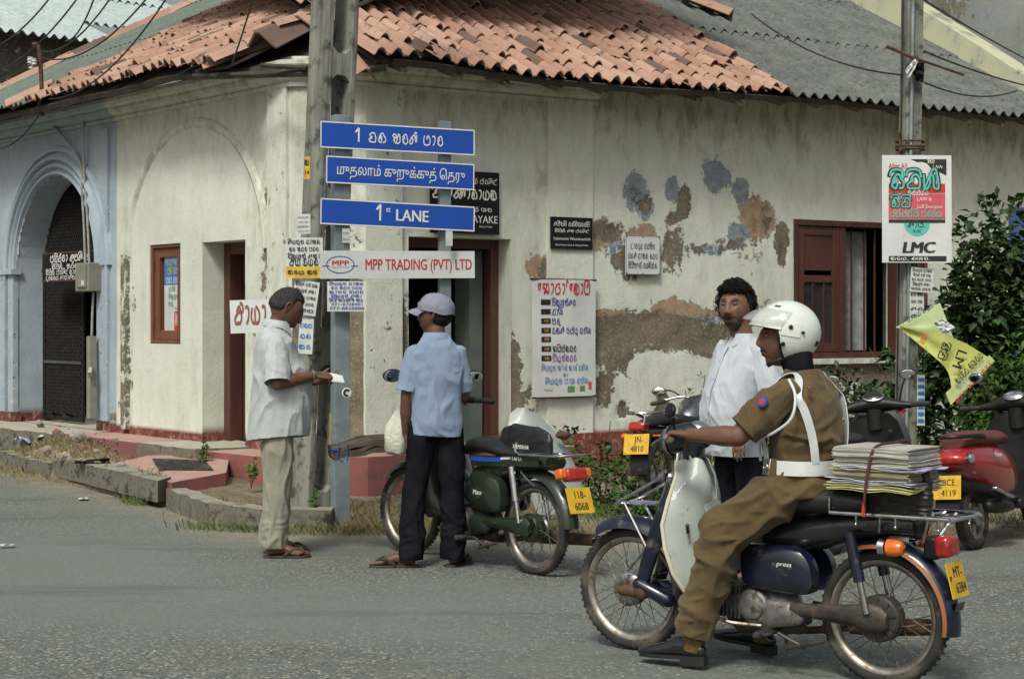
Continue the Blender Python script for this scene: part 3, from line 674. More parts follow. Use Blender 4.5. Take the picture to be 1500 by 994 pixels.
# leaf swung inward
hh = onL(3.76, 0, -.3); dv = (-nL*.9+uL*.25).normalized(); sv = Vector((dv.y, -dv.x, 0))
fo = lambda u, z, d=0: hh+dv*u+sv*d+Vector((0, 0, z))
f2 = frame(gt, 'leaf', fo, 0, .86, .38, 2.0, -.015, .015, .045, M_('gate_metal')); mesh_leaf(f2, .04, .82, .42, 1.96, fo)

# ------------------------------------------------------------------ roofs
def eR(t, s, dz=0): # t along the eave, s horizontally up the slope from the eave
    sag_ = -.05*math.sin(PI*min(1, max(0, t/4.3)))+.02*noise.noise(Vector((t*1.1, s*.9, 0)))
    p = B0+uR*t+nR*.5-nR*s; return Vector((p.x, p.y, EAVE+SLOPE*s+dz+sag_))
def eL(t, s, dz=0):
    sag_ = .02*noise.noise(Vector((t*1.1, s*.9, 9)))-.03*sstep(1.5, 0, t)
    p = A0+uL*t+nL*.5-nL*s; return Vector((p.x, p.y, EAVE+.05+SLOPE*s+dz+sag_))
def hipR(s): return -.33-.0+s*(-.10)  # t where the hip meets the right slope
def tile_mat(name, c1, c2, dark):
    m, nt, b = new_mat(name); MATS[name] = m; b.inputs['Roughness'].default_value = .85
    oi = node(nt, 'ShaderNodeObjectInfo'); ge = node(nt, 'ShaderNodeNewGeometry')
    rnd = node(nt, 'ShaderNodeMath', operation='FRACT'); ad = node(nt, 'ShaderNodeMath', operation='ADD')
    nt.links.new(oi.outputs['Random'], ad.inputs[0]); nt.links.new(ge.outputs['Random Per Island'], ad.inputs[1]); nt.links.new(ad.outputs[0], rnd.inputs[0])
    col = mix(nt, rnd.outputs[0], c1, c2)
    col = mix(nt, ramp(nt, nz(nt, 1.1, 6, .7, coord='World'), 0, .45, .45, .72), col, tuple(v*.75 for v in c2))
    dk = ramp(nt, nz(nt, 5.5, 8, .8, coord='World'), 0, .85, .53, .66)
    col = mix(nt, dk, col, dark)
    gt_ = node(nt, 'ShaderNodeMath', operation='GREATER_THAN'); gt_.inputs[1].default_value = .94; nt.links.new(rnd.outputs[0], gt_.inputs[0])
    mm = node(nt, 'ShaderNodeMath', operation='MULTIPLY'); mm.inputs[1].default_value = .75; nt.links.new(gt_.outputs[0], mm.inputs[0])
    col = mix(nt, mm.outputs[0], col, dark)
    nt.links.new(col, b.inputs['Base Color']); bump(nt, b, nz(nt, 60, 5, .7, coord='World'), .4, .003); return m
tile_mat('clay_tile', (.45, .295, .225), (.335, .185, .135), (.07, .058, .047))
tile_mat('clay_red', (.44, .26, .2), (.36, .2, .15), (.075, .055, .045))
mat('roof_wood', (.035, .028, .022), (.06, .05, .04), 8, .9, 0, .4, 50, .004, coord='World')
def tile_mesh(L=.36, wd=.165, h=.058):
    prof = [(-.5, .012), (-.42, .0), (-.33, .006), (-.2, .7), (-.07, 1.0), (.07, 1.0), (.2, .7), (.33, .1), (.42, .0), (.5, .02)]
    g = G(); th = .012; n = 3; rows = []
    for i in range(n+1):
        y = -L*i/n; rows.append([Vector((x*wd*(1-.06*i/n), y, z*h+.03*(1-i/n)*0+.022*(i/n))) for x, z in prof])
    top = [[p+Vector((0, 0, th)) for p in r] for r in rows]
    g.sheet(top); g.sheet([rows[-1], top[-1]]); g.sheet([rows[0], top[0]][::-1])
    return g.mesh('tile')
TM = [tile_mesh(), tile_mesh(.38, .17, .062), tile_mesh(.33, .16, .055)]
for me in TM:
    me.materials.append(M_('clay_tile'))
    for p in me.polygons: p.use_smooth = True
    me.set_sharp_from_angle(angle=R(50))
roof = thing('roof', '', ''); roof.parent = bld
for k in ('label', 'category'):
    if k in roof: del roof[k]
cosS = 1/math.sqrt(1+SLOPE**2); tiles = []
def slope_frame(e, t, s):
    p = e(t, s); y = (e(t, s+.05)-e(t, s-.05)).normalized(); x = (e(t+.05, s)-e(t-.05, s)); x = (x-y*x.dot(y)).normalized(); z = x.cross(y)
    if z.z < 0: x = -x; z = -z
    return p, x, y, z
PITCH, ROW = .158, .255
def lay(e, ok, t0, t1, rows, sidx):
    n = int((t1-t0)/PITCH)
    for j in range(rows):
        for i in range(n+1):
            t = t0+i*PITCH; s = .30*cosS+j*ROW
            if not ok(t, s): continue
            p, x, y, z = slope_frame(e, t, s)
            j1 = noise.noise(Vector((i*.9, j*.8, sidx)))*.02
            yaw = random.gauss(0, .03); pit = random.gauss(.0, .012); lift = random.gauss(0, .004)+.012
            if random.random() < .09: yaw += random.gauss(0, .13); pit += abs(random.gauss(0, .06)); lift += .015
            Rm = Matrix((x, y, z)).transposed()
            M3 = Rm @ Euler((-pit, random.gauss(0, .03), yaw)).to_matrix()
            loc = p+z*(lift+.02)+y*(j1+random.gauss(0, .012))+x*random.gauss(0, .004)
            tiles.append((M3, loc, random.choice((0, 0, 1, 2))))
TCUT = 4.32
def okR(t, s): return t > hipcut(s) and t < TCUT+.10*noise.noise(Vector((s*3, 0, 0)))
def hipcut(s): return -.18-.12*s+max(0, .0-s)*1.2
def okL(t, s): return t > .35-.28*s and t < 4.18-.0*s+.08*noise.noise(Vector((s*3, 5, 0)))
lay(eR, okR, -.95, 4.4, 17, 1)
lay(eL, okL, -.8, 4.3, 15, 2)
def shown(T):
    l = T[1]; px = 750+FPX*l.x/l.y; py = HORY-(l.z-HC)*FPX/l.y
    return (0 if (-20 < px < 1520 and py > -25) else 1, l.y)
tiles.sort(key=shown)
stuffg = {0: G(), 1: G(), 2: G()}; SG = G()
for k, (M3, loc, v) in enumerate(tiles):
    M4 = Matrix.Translation(loc) @ M3.to_4x4()
    if k < 292:
        o = bpy.data.objects.new('tile', TM[v]); COL.objects.link(o); o.parent = roof; o.matrix_world = M4; o.matrix_local = M4
    else: SG.add([q.co.copy() for q in TM[v].vertices], [tuple(p.vertices) for p in TM[v].polygons], M4)
link('upper_tiles', SG.mesh(fix=False), M_('clay_tile'), roof, kind='stuff')
# ridge tiles along the broken hip and the verges
def cap_mesh(L=.5, wd=.3, h=.11):
    g = G(); rows = []
    for i in range(2): rows.append([Vector((x*wd*(1-.12*i), L*(i-.5), z*h)) for x, z in ((-.5, 0), (-.35, .3), (-.08, 1), (.08, 1), (.35, .3), (.5, 0))])
    g.sheet(rows, .014); return g.mesh('ridge_tile')
CAP = cap_mesh(); CAP.materials.append(M_('clay_tile'))
def cap(a, b, roll=0, sc=1, name='ridge_tile', parent=None, m=None):
    a, b = Vector(a), Vector(b); y = (b-a).normalized(); x = y.cross(Vector((0, 0, 1))).normalized(); z = x.cross(y)
    M3 = Matrix((x, y, z)).transposed() @ Euler((0, roll, 0)).to_matrix()
    o = bpy.data.objects.new(name, CAP); COL.objects.link(o); o.parent = parent or roof
    o.matrix_local = Matrix.Translation((a+b)/2) @ M3.to_4x4() @ Matrix.Diagonal((sc, (b-a).length/.5, sc, 1))
    return o
p0 = eL(.62, -.02, .03); p1 = W(397, 62, 14.75); p2 = W(452, 36, 14.85)
cap(p0, p1+Vector((0, 0, .0)), .35, .9); cap(W(382, 70, 14.45), W(440, 42, 14.8), .1, 1.25); cap(W(438, 42, 14.7), W(470, 20, 15.0), 0, 1.1)
cap(W(468, 26, 14.8), W(505, -6, 15.3)); cap(W(500, 0, 15.2), W(560, -50, 16.0)); cap(W(533, 116, 13.9), W(506, 84, 14.1), 0, .9)
# boards under the tiles
g = G()
def plane(e, pts, dz, th): 
    P = [e(t, s, dz) for t, s in pts]; Q = [p-Vector((0, 0, th)) for p in P]; n = len(P)
    g.add(P+Q, [tuple(range(n)), tuple(range(2*n-1, n-1, -1))]+[(i, (i+1) % n, n+(i+1) % n, n+i) for i in range(n)])
def gridplane(e, t0, t1, s0, s1, dz, th, cut=None):
    nt_, ns = 24, 10; rows = []
    for i in range(nt_+1):
        r = []
        for j in range(ns+1):
            s = lerp(s0, s1, j/ns); a = cut(s) if cut else t0; t = lerp(a, t1, i/nt_); r.append(e(t, s, dz))
        rows.append(r)
    g.sheet(rows, th)
gridplane(eR, 0, 8.5, .03, 4.6, -.028, -.02, lambda s: -.12-.14*s); gridplane(eL, 0, 8.6, .03, 4.6, -.028, .02, lambda s: .28-.28*s)
E1 = eL(.75, -.02, -.0); E2 = eR(-.05, 0, -.02); Hp = W(476, 40, 15.2)
g.add([E1, E2, Hp+Vector((0, .3, .1)), E1-Vector((0, 0, .03)), E2-Vector((0, 0, .03)), Hp+Vector((0, .3, .05))], [(0, 1, 2), (5, 4, 3), (0, 3, 4, 1)])
g.obj('deck', M_('roof_wood'), roof, smooth=False)
g = G()
gridplane(eR, 0, 8.5, -.03, .0, -.03, .05, lambda s: .0); gridplane(eL, 0, 8.6, -.03, .0, -.03, .05, lambda s: .8)
g.tube([E1+Vector((0, -.02, -.06)), W(440, 108, 14.0), E2+Vector((0, -.02, -.05))], .03, 6); g.tube([W(383, 96, 14.1), W(450, 100, 13.95)], .022, 6)
g.obj('fascia', M_('roof_wood'), roof, smooth=False)
mat('rafter_paint', (.33, .29, .2), (.25, .21, .14), 8, .85, 0, .4, 40, .004, dirt=(.09, .07, .05), dsc=6, dth=.5, coord='World')
for (e, ts, sg) in ((eR, [.15+i*.52 for i in range(16)], 1), (eL, [1.0+i*.5 for i in range(14)], 1)):
    for t in ts:
        t += random.uniform(-.05, .05); g = G(); P = []
        for (s, dz) in ((.03, -.06), (.03, -.105), (.5, -.20), (.5, -.06)):
            for q in (-.03, .03): P.append(e(t+q, s, dz))
        g.add(P, [(0, 1, 3, 2), (2, 3, 5, 4), (4, 5, 7, 6), (6, 7, 1, 0), (0, 2, 4, 6), (1, 7, 5, 3)]); g.obj('rafter', M_('rafter_paint'), roof, smooth=False)
# corrugated fibre-cement roofing
def corr_mat(name, c1, c2, dark):
    m, nt, b = new_mat(name); MATS[name] = m; b.inputs['Roughness'].default_value = .93; b.inputs['Specular IOR Level'].default_value = .2
    col = mix(nt, ramp(nt, nz(nt, 3, 8, .8, coord='World'), 0, 1, .38, .62), c1, c2)
    col = mix(nt, ramp(nt, nz(nt, 16, 8, .85, coord='World'), 0, .75, .5, .62), col, dark)
    col = mix(nt, ramp(nt, nz(nt, 70, 4, .8, coord='World'), 0, .7, .55, .7), col, tuple(v*1.6 for v in c1))
    nt.links.new(col, b.inputs['Base Color']); bump(nt, b, nz(nt, 50, 5, .7, coord='World'), .5, .004); return m
corr_mat('fibre_cement', (.105, .115, .105), (.155, .165, .15), (.045, .048, .042))
corr_mat('fibre_green', (.12, .15, .125), (.16, .19, .16), (.055, .065, .055))
corr_mat('fibre_pale', (.33, .40, .40), (.42, .48, .47), (.22, .26, .25))
def corr(name, e, t0, t1, s0, s1, dz, m, parent, pit=.148, amp=.027, edge=None, over=0, n=8):
    cnt = int((t1-t0)/pit*n); rows = []; S_ = 10
    for i in range(cnt+1):
        t = lerp(t0, t1, i/cnt); r = []
        for j in range(S_+1):
            q0 = s0; q1 = s1
            s = lerp(q0, q1, j/S_); r.append(e(t, s, dz+over*(1-j/S_)+amp*math.cos(2*PI*t/pit)))
        rows.append(r)
    g = G(); g.sheet(rows, -.008); return g.obj(name, m, parent)
sheets = [(-.10, 1.68, .075), (1.6, 3.4, .065), (3.3, 5.0, .055)]
for (s0, s1, dz) in sheets:
    for (a, b) in ((4.3, 6.22), (6.2, 8.2), (8.16, 8.5)):
        corr('roof_sheet', eR, a, b, s0, s1, dz-.03+random.uniform(0, .012), M_('fibre_cement'), roof, over=.03)
broof = thing('roof', '', ''); broof.parent = blu
for k in ('label', 'category'):
    if k in broof: del broof[k]
for (s0, s1, dz) in sheets:
    for (a, b) in ((4.12, 5.05), (5.0, 6.0), (5.95, 6.98)): corr('roof_sheet', eL, a, b, s0, s1, dz-.04, M_('fibre_green'), broof, over=.03, pit=.12, amp=.02)
for j in range(11): cap(eL(7.0, -.05+j*.44, .05), eL(7.0, .45+j*.44, .06), random.gauss(0, .05), .62, parent=broof)
cap(eL(4.55, -.08, .04), eL(4.25, .30, .07), 0, .8)
cap(eR(5.3, 2.0, .11)+Vector((0, 0, 0)), eR(4.9, 2.45, .13), 0, .8)
# ------------------------------------------------------------------ next building on the right: raking parapet, grey wall, its own roof
nb = thing('neighbour_building', 'grey rendered building with cream raking parapet behind the corrugated roof', 'building')
mat('parapet', (.50, .49, .33), (.42, .43, .33), 3, .9, 0, .4, 30, .005, dirt=(.22, .22, .18), dsc=3, dth=.52, coord='World')
tE = 8.42
g = G()
for (d0, d1, top0) in ((0, .26, .0),):
    P = []
    for (s, dz0, dz1) in ((-.25, -.35, .18), (1.4, -.25, .36), (3.0, -.2, .5), (5.5, -.2, .62)):
        P.append([eR(tE+.3*s*.0, s, dz0), eR(tE, s, dz1), eR(tE+.3, s, dz1), eR(tE+.3, s, dz0)])
    g.loft(P)
g.obj('parapet', M_('parapet'), nb, smooth=False, bev=.01)
g = G(); 
P0, P1 = onR(9.5, 0, .4), onR(9.5, 0, -9); 
def DN(u, z): return ((.2+noise.noise(Vector((u, z, 5)))*.3, 0, .25), (.5, 0))
fnN = lambda u, z, d=0: onR(9.4, z, 0)+(-nR*u)+(-uR*d)
wall_grid('wall', fnN, -.4, 9, .0, 7.2, [], MATS['grey_wall'], nb, DN, step=.2)
wall_grid('wall', lambda u, z, d=0: onR(9.42+u, z, .4), 0, 4, 0, 6.5, [], BW, nb, lambda u, z: ((.1, 0, .3), (.4, 0)), step=.2)
g = G(); bar_on(g, onR, 8.36, 9.42, 0, 3.62, -.2, .02); o = rel(g, 'side_pier', nb, MATS['cream_wall'], q=(.5, 0), smooth=False)
mat('blue_paint', (.07, .16, .38), (.055, .12, .30), 5, .75, 0, .3, 40, .004, dirt=(.2, .17, .12), dsc=6, dth=.6)
g = G(); bar_on(g, onR, 8.02, 8.30, .9, 2.72, -.02, .03); g.obj('blue_board', M_('blue_paint'), nb, smooth=False)
def eN(t, s, dz=0):
    a = W(1230, -12, 21.5); b = W(1520, 26, 25.0); d = (b-a); d.z = 0; d.normalize(); up = Vector((-d.y, d.x, 0))
    p = a+d*t+up*s; zz = a.z+(b.z-a.z)*t/(b-a).length; return Vector((p.x, p.y, zz+.35*s+dz))
corr('roof_sheet', eN, -.5, 6.5, 0, 3, 0, M_('fibre_cement'), nb, pit=.16, amp=.03)
g = G(); g.tube([eN(-.5, .1, -.06), eN(6.5, .1, -.06)], .035, 8); g.obj('gutter', M_('roof_wood'), nb)
g = G(); gg = [[eN(t, .2, -.05), eN(t, .2, -4)] for t in (-.6, 6.6)]; g.sheet(gg); rel(g, 'back_wall', nb, MATS['grey_wall'], d=(.2, 0, .3), q=(.5, 0), smooth=False)
# ------------------------------------------------------------------ building behind on the left with pale sheet roof
lb = thing('rear_building', 'house with pale grey-green corrugated roof rising behind the left ridge', 'house')
def eK(t, s, dz=0):
    a = W(-40, 36, 23.0); b = W(156, 60, 25.0); d = (b-a); L = d.length; d2 = Vector((d.x, d.y, 0)).normalized(); up = Vector((-d2.y, d2.x, 0))
    p = a+d2*t+up*s; return Vector((p.x, p.y, a.z+(b.z-a.z)*t/L+.42*s+dz))
corr('roof_sheet', eK, -1.2, 2.75, -.1, 2.8, 0, M_('fibre_pale'), lb, pit=.19, amp=.032)
def eK2(t, s, dz=0): return eK(t, s, dz)
corr('roof_sheet', eK2, -1.2, 6.5, 2.6, 5.4, .06, M_('fibre_pale'), lb, pit=.19, amp=.032)
corr('roof_sheet', eK, 2.7, 6.5, .9, 2.8, .02, M_('fibre_pale'), lb, pit=.19, amp=.032)
g = G(); g.sheet([[eK(t, .25, -.06), eK(t, .25, -5)] for t in (-2, 0, 2.8)]); rel(g, 'wall', lb, MATS['cream_wall'], d=(.42, .3, 0), q=(.95, 0), smooth=False)
g = G(); g.sheet([[eK(2.8, s, -.06), eK(2.8, s, -5)] for s in (.25, 3, 5)]); rel(g, 'wall', lb, MATS['cream_wall'], d=(.42, .3, 0), q=(.95, 0), smooth=False)
# ------------------------------------------------------------------ ground, road, kerbs
def road_mat():
    m, nt, b = new_mat('asphalt'); MATS['asphalt'] = m; b.inputs['Roughness'].default_value = .88
    vo = node(nt, 'ShaderNodeTexVoronoi'); vo.inputs['Scale'].default_value = 52; vo.inputs['Randomness'].default_value = 1
    ge = node(nt, 'ShaderNodeNewGeometry'); nt.links.new(ge.outputs['Position'], vo.inputs['Vector'])
    se = node(nt, 'ShaderNodeSeparateColor'); nt.links.new(vo.outputs['Color'], se.inputs[0])
    stone = mix(nt, ramp(nt, se.outputs[0], 0, 1, .0, 1), (.11, .12, .105), (.36, .35, .275))
    gap = ramp(nt, vo.outputs['Distance'], 0, 1, .42, .62)
    tar = (.06, .066, .06)
    a = mix(nt, gap, stone, tar)
    few = mix(nt, ramp(nt, se.outputs[1], 0, 1, .45, .6), (.115, .132, .116), a)
    sm = mix(nt, ramp(nt, nz(nt, 30, 6, .75, coord='World'), 0, 1, .4, .65), (.16, .184, .162), (.115, .134, .118))
    where = ramp(nt, nz(nt, .42, 4, .6, coord='World', stretch=(.6, 1, 1)), 0, 1, .42, .56)
    at = node(nt, 'ShaderNodeAttribute', attribute_name='smo')
    mx = node(nt, 'ShaderNodeMath', operation='MAXIMUM'); nt.links.new(at.outputs['Fac'], mx.inputs[0])
    m5 = node(nt, 'ShaderNodeMath', operation='MULTIPLY'); m5.inputs[1].default_value = .6; nt.links.new(where, m5.inputs[0]); nt.links.new(m5.outputs[0], mx.inputs[1])
    col = mix(nt, mx.outputs[0], few, sm)
    col = mix(nt, ramp(nt, nz(nt, 1.3, 6, .7, coord='World'), 0, .35, .45, .7), col, (.15, .14, .105))
    ck = node(nt, 'ShaderNodeTexVoronoi', feature='DISTANCE_TO_EDGE'); ck.inputs['Scale'].default_value = .55; nt.links.new(ge.outputs['Position'], ck.inputs['Vector'])
    cw = node(nt, 'ShaderNodeMath', operation='MULTIPLY_ADD'); cw.inputs[1].default_value = .05; nt.links.new(nz(nt, 6, 6, .8, coord='World'), cw.inputs[0]); nt.links.new(ck.outputs['Distance'], cw.inputs[2])
    col = mix(nt, ramp(nt, cw.outputs[0], .0, 0, .026, .034), col, (.03, .032, .028))
    col = mix(nt, ramp(nt, nz(nt, .9, 5, .7, coord='World', stretch=(.35, 1.6, 1)), 0, .55, .52, .66), col, (.075, .086, .076))
    col = mix(nt, ramp(nt, nz(nt, 1.9, 7, .8, coord='World', dist=.6), 0, .7, .66, .70), col, (.045, .048, .043))
    col = mix(nt, ramp(nt, nz(nt, 7, 8, .85, coord='World', stretch=(.5, 1, 1)), 0, .5, .58, .66), col, (.23, .235, .195))
    dst = node(nt, 'ShaderNodeAttribute', attribute_name='dst')
    dd = node(nt, 'ShaderNodeMath', operation='MULTIPLY'); nt.links.new(dst.outputs['Fac'], dd.inputs[0]); nt.links.new(ramp(nt, nz(nt, 4, 7, .75, coord='World'), .25, 1, .35, .62), dd.inputs[1])
    col = mix(nt, dd.outputs[0], col, (.25, .215, .155))
    nt.links.new(col, b.inputs['Base Color'])
    inv = node(nt, 'ShaderNodeMath', operation='SUBTRACT'); inv.inputs[0].default_value = 1.05; nt.links.new(mx.outputs[0], inv.inputs[1])
    h = node(nt, 'ShaderNodeMath', operation='MULTIPLY'); nt.links.new(inv.outputs[0], h.inputs[0])
    hh_ = node(nt, 'ShaderNodeMath', operation='MULTIPLY'); hh_.inputs[1].default_value = -1; nt.links.new(vo.outputs['Distance'], hh_.inputs[0]); nt.links.new(hh_.outputs[0], h.inputs[1])
    ad = node(nt, 'ShaderNodeMath', operation='MULTIPLY_ADD'); ad.inputs[1].default_value = .35; nt.links.new(nz(nt, 90, 4, .7, coord='World'), ad.inputs[0]); nt.links.new(h.outputs[0], ad.inputs[2])
    bump(nt, b, ad.outputs[0], .75, .009)
road_mat()
KERB = [(-9, 22.5), (-5.2, 17.2), (-4.18, 15.6), (-2.65, 13.4), (-2.15, 12.3), (-1.74, 11.86), (-1.2, 11.85), (0.2, 11.75), (1.1, 11.55), (3.5, 11.7), (6, 12.1), (14, 14)]
def kerb_y(x):
    for a, b in zip(KERB, KERB[1:]):
        if a[0] <= x <= b[0]: return lerp(a[1], b[1], (x-a[0])/(b[0]-a[0]))
    return 25 if x < -9 else 14
def gz(x, y):
    """height of the verge behind the kerb line"""
    d = y-kerb_y(x)
    left = sstep(-1.2, -3.2, x)
    return lerp(.0, .13+.09*sstep(.3, 2, d), left)*sstep(-.02, .06, d)+ .02*sstep(0, 1, d)
# road
xs = sorted({*[x*.5 for x in range(-20, 31)], *[x*.1 for x in range(-60, 60)]}); ys = sorted({*[i*.25 for i in range(0, 48)], *[11+i*.08 for i in range(30)], *[13.5+i*.4 for i in range(30)]})
g = G(); idx = {}; sm = []; ds = []
for i, x in enumerate(xs):
    for j, y in enumerate(ys):
        idx[i, j] = len(g.v); z = .006*noise.noise(Vector((x*.8, y*.8, 0))); g.v.append(Vector((x, y, z)))
        px = 750+FPX*x/max(y, .5); py = HORY+HC*FPX/max(y, .5)
        s1 = max(sstep(420, 200, px)*sstep(760, 800, py)*sstep(980, 850, py)*.9, sstep(55, 20, abs(py-900-(px-500)*.06))*sstep(1000, 600, px)*.85, sstep(14, 5, abs(py-835))*sstep(500, 300, px)*.8, sstep(30, 12, abs(py-868-(px-600)*.04))*sstep(100, 700, px)*sstep(880, 700, px)*.7)
        sm.append(min(1, s1+.25*noise.noise(Vector((x*2, y*2, 4))))); d = kerb_y(x)-y
        ds.append(sstep(1.1, 0, d)*.9 if d > -.3 else .9)
for i in range(len(xs)-1):
    for j in range(len(ys)-1): g.f.append([idx[i, j], idx[i+1, j], idx[i+1, j+1], idx[i, j+1]]); g.mi.append(0)
me = g.mesh('road', fix=False)
for nm, L in (('smo', sm), ('dst', ds)):
    a = me.attributes.new(nm, 'FLOAT', 'POINT'); a.data.foreach_set('value', L)
o = link('road', me, M_('asphalt'), kind='structure'); o.location.z = .0
mat('soil', (.20, .165, .11), (.14, .115, .075), 3, .97, 0, .8, 22, .02, dirt=(.29, .255, .19), dsc=2.2, dth=.5, coord='World')
g = G(); g.add([(-300, -60, -.05), (300, -60, -.05), (300, 400, -.05), (-300, 400, -.05)], [(0, 1, 2, 3)]); g.obj('ground', M_('soil'), kind='structure')
# verge: earth between kerb line and building
def verge_mat():
    m, nt, b = new_mat('verge'); MATS['verge'] = m; b.inputs['Roughness'].default_value = .97
    col = mix(nt, ramp(nt, nz(nt, 2.5, 7, .7, coord='World'), 0, 1, .4, .6), (.30, .25, .165), (.17, .135, .09))
    col = mix(nt, ramp(nt, nz(nt, 40, 6, .8, coord='World'), 0, .8, .5, .65), col, (.10, .08, .055))
    col = mix(nt, ramp(nt, nz(nt, 1.2, 6, .7, coord='World'), 0, .7, .55, .7), col, (.36, .25, .16))
    nt.links.new(col, b.inputs['Base Color']); bump(nt, b, nz(nt, 30, 8, .8, coord='World'), .9, .02)
verge_mat()
g = G(); xs2 = [-9+i*.09 for i in range(260)]; rows = []
for x in xs2:
    k = kerb_y(x)+.03*noise.noise(Vector((x*3, 0, 0)))*(x > -1.6)*3; r = []
    for j in range(40):
        d = -.02+(j/39)**1.3*5; y = k+d; z = (gz(x, y)+.025*noise.noise(Vector((x*2.2, y*2.2, 2)))+.015*noise.noise(Vector((x*9, y*9, 2))) if j else 0)
        if x > -1.6: z = z*.6+.012*sstep(0, .2, d) - (.02 if j == 0 else 0)
        z += .16*math.exp(-((x+4.25)**2+(y-16.35)**2)/.35)*sstep(0, .2, y-k); r.append((x, y, z))
    rows.append(r)
g.sheet(rows); g.obj('verge', M_('verge'), kind='structure')
# kerb stones
def kerb_piece(a, b, wd, z1, name='kerb', m=None):
    a, b = Vector(a), Vector(b); u = (b-a).normalized(); n = Vector((-u.y, u.x)); n = n if n.y > 0 or u.x < -.9 else n
    if n.y < 0: n = -n
    return slab(name, [tuple(a), tuple(b), tuple(b+n*wd), tuple(a+n*wd)], -.05, z1, m or M_('cement'), M_('dark_cement'), None, jit=.012)
for k, (a, b) in enumerate((((-9, 22.5), (-5.3, 17.35)), ((-5.2, 17.2), (-4.25, 15.7)), ((-2.72, 13.38), (-2.2, 12.32)), ((-2.18, 12.28), (-1.76, 11.88)), ((-1.74, 11.88), (-1.25, 11.86)))):
    o = kerb_piece(a, b, .16, .16); o['kind'] = 'structure'
# culvert slab over the drain and the pink ramp
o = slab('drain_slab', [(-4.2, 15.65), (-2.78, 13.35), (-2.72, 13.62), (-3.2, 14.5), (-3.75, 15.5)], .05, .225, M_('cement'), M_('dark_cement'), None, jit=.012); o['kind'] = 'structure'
g = G()
Rp = [W(158, 688, 15.2), W(255, 718, 13.7), W(338, 690, 14.0), W(322, 683, 14.55), W(236, 668, 15.2)]
RP = [(-3.55, 15.25, .16), (-2.68, 13.42, .16), (-2.32, 13.85, .2), (-2.42, 14.6, .26), (-3.1, 15.4, .26)]
g.cm = 1; n = 5; g.add([(x, y, 0) for x, y, z in RP]+[(x, y, z+.04) for x, y, z in RP], [(i, (i+1) % n, n+(i+1) % n, n+i) for i in range(n)])
g.cm = 0; g.add([(x, y, z+.04) for x, y, z in RP], [(0, 1, 2, 3, 4)])
o = g.obj('entrance_ramp', [M_('pink_top'), M_('pink_plinth')], smooth=False, bev=.01); o['kind'] = 'structure'
# perforated rubber mat on the ramp
mt = G(); 
def onramp(u, v): 
    a, b, c = Vector((-2.92, 14.15, .232)), Vector((-2.45, 13.98, .232)), Vector((-3.1, 14.75, .262)); return a+(b-a)*u+(c-a)*v+Vector((0, 0, .012))
for i in range(13): mt.tube([onramp(i/12, 0), onramp(i/12, 1)], .009, 5)
for i in range(11): mt.tube([onramp(0, i/10), onramp(1, i/10)], .009, 5)
tag(mt.obj('door_mat', M_('rubber')), 'black perforated rubber mat lying on the pink entrance ramp', 'mat')
# ------------------------------------------------------------------ two-wheelers (x forward, y left, z up; origin under the rear axle)
mat('blue_shell', (.006, .010, .027), (.005, .007, .019), 6, .28, 0, coat=.5, dirt=(.10, .085, .065), dsc=9, dth=.58)
mat('white_shell', (.37, .41, .385), (.30, .335, .315), 4, .5, 0, .15, 40, .002, coat=.12, dirt=(.22, .2, .15), dsc=9, dth=.55)
mat('cream_trim', (.55, .52, .40), (.5, .46, .36), 5, .5)
mat('green_shell', (.016, .025, .014), (.011, .018, .009), 6, .33, 0, coat=.4, dirt=(.12, .10, .065), dsc=9, dth=.57)
mat('blue_tape', (.02, .07, .38), (.02, .06, .3), 6, .4)
mat('red_shell', (.30, .02, .022), (.24, .015, .018), 6, .25, 0, coat=.8, dirt=(.12, .06, .05), dsc=7, dth=.63)
mat('scarlet', (.45, .04, .02), (.4, .03, .02), 6, .3, coat=.5)
mat('white_print', (.72, .72, .70), (.65, .65, .62), 20, .6)
mat('alu_rim', (.40, .38, .34), (.26, .23, .19), 14, .38, .85, dirt=(.16, .12, .08), dsc=12, dth=.5)
def ring_arc(c, r, a0, a1, n): return [(c[0]+r*math.cos(lerp(a0, a1, i/n)), c[1]+r*math.sin(lerp(a0, a1, i/n))) for i in range(n+1)]
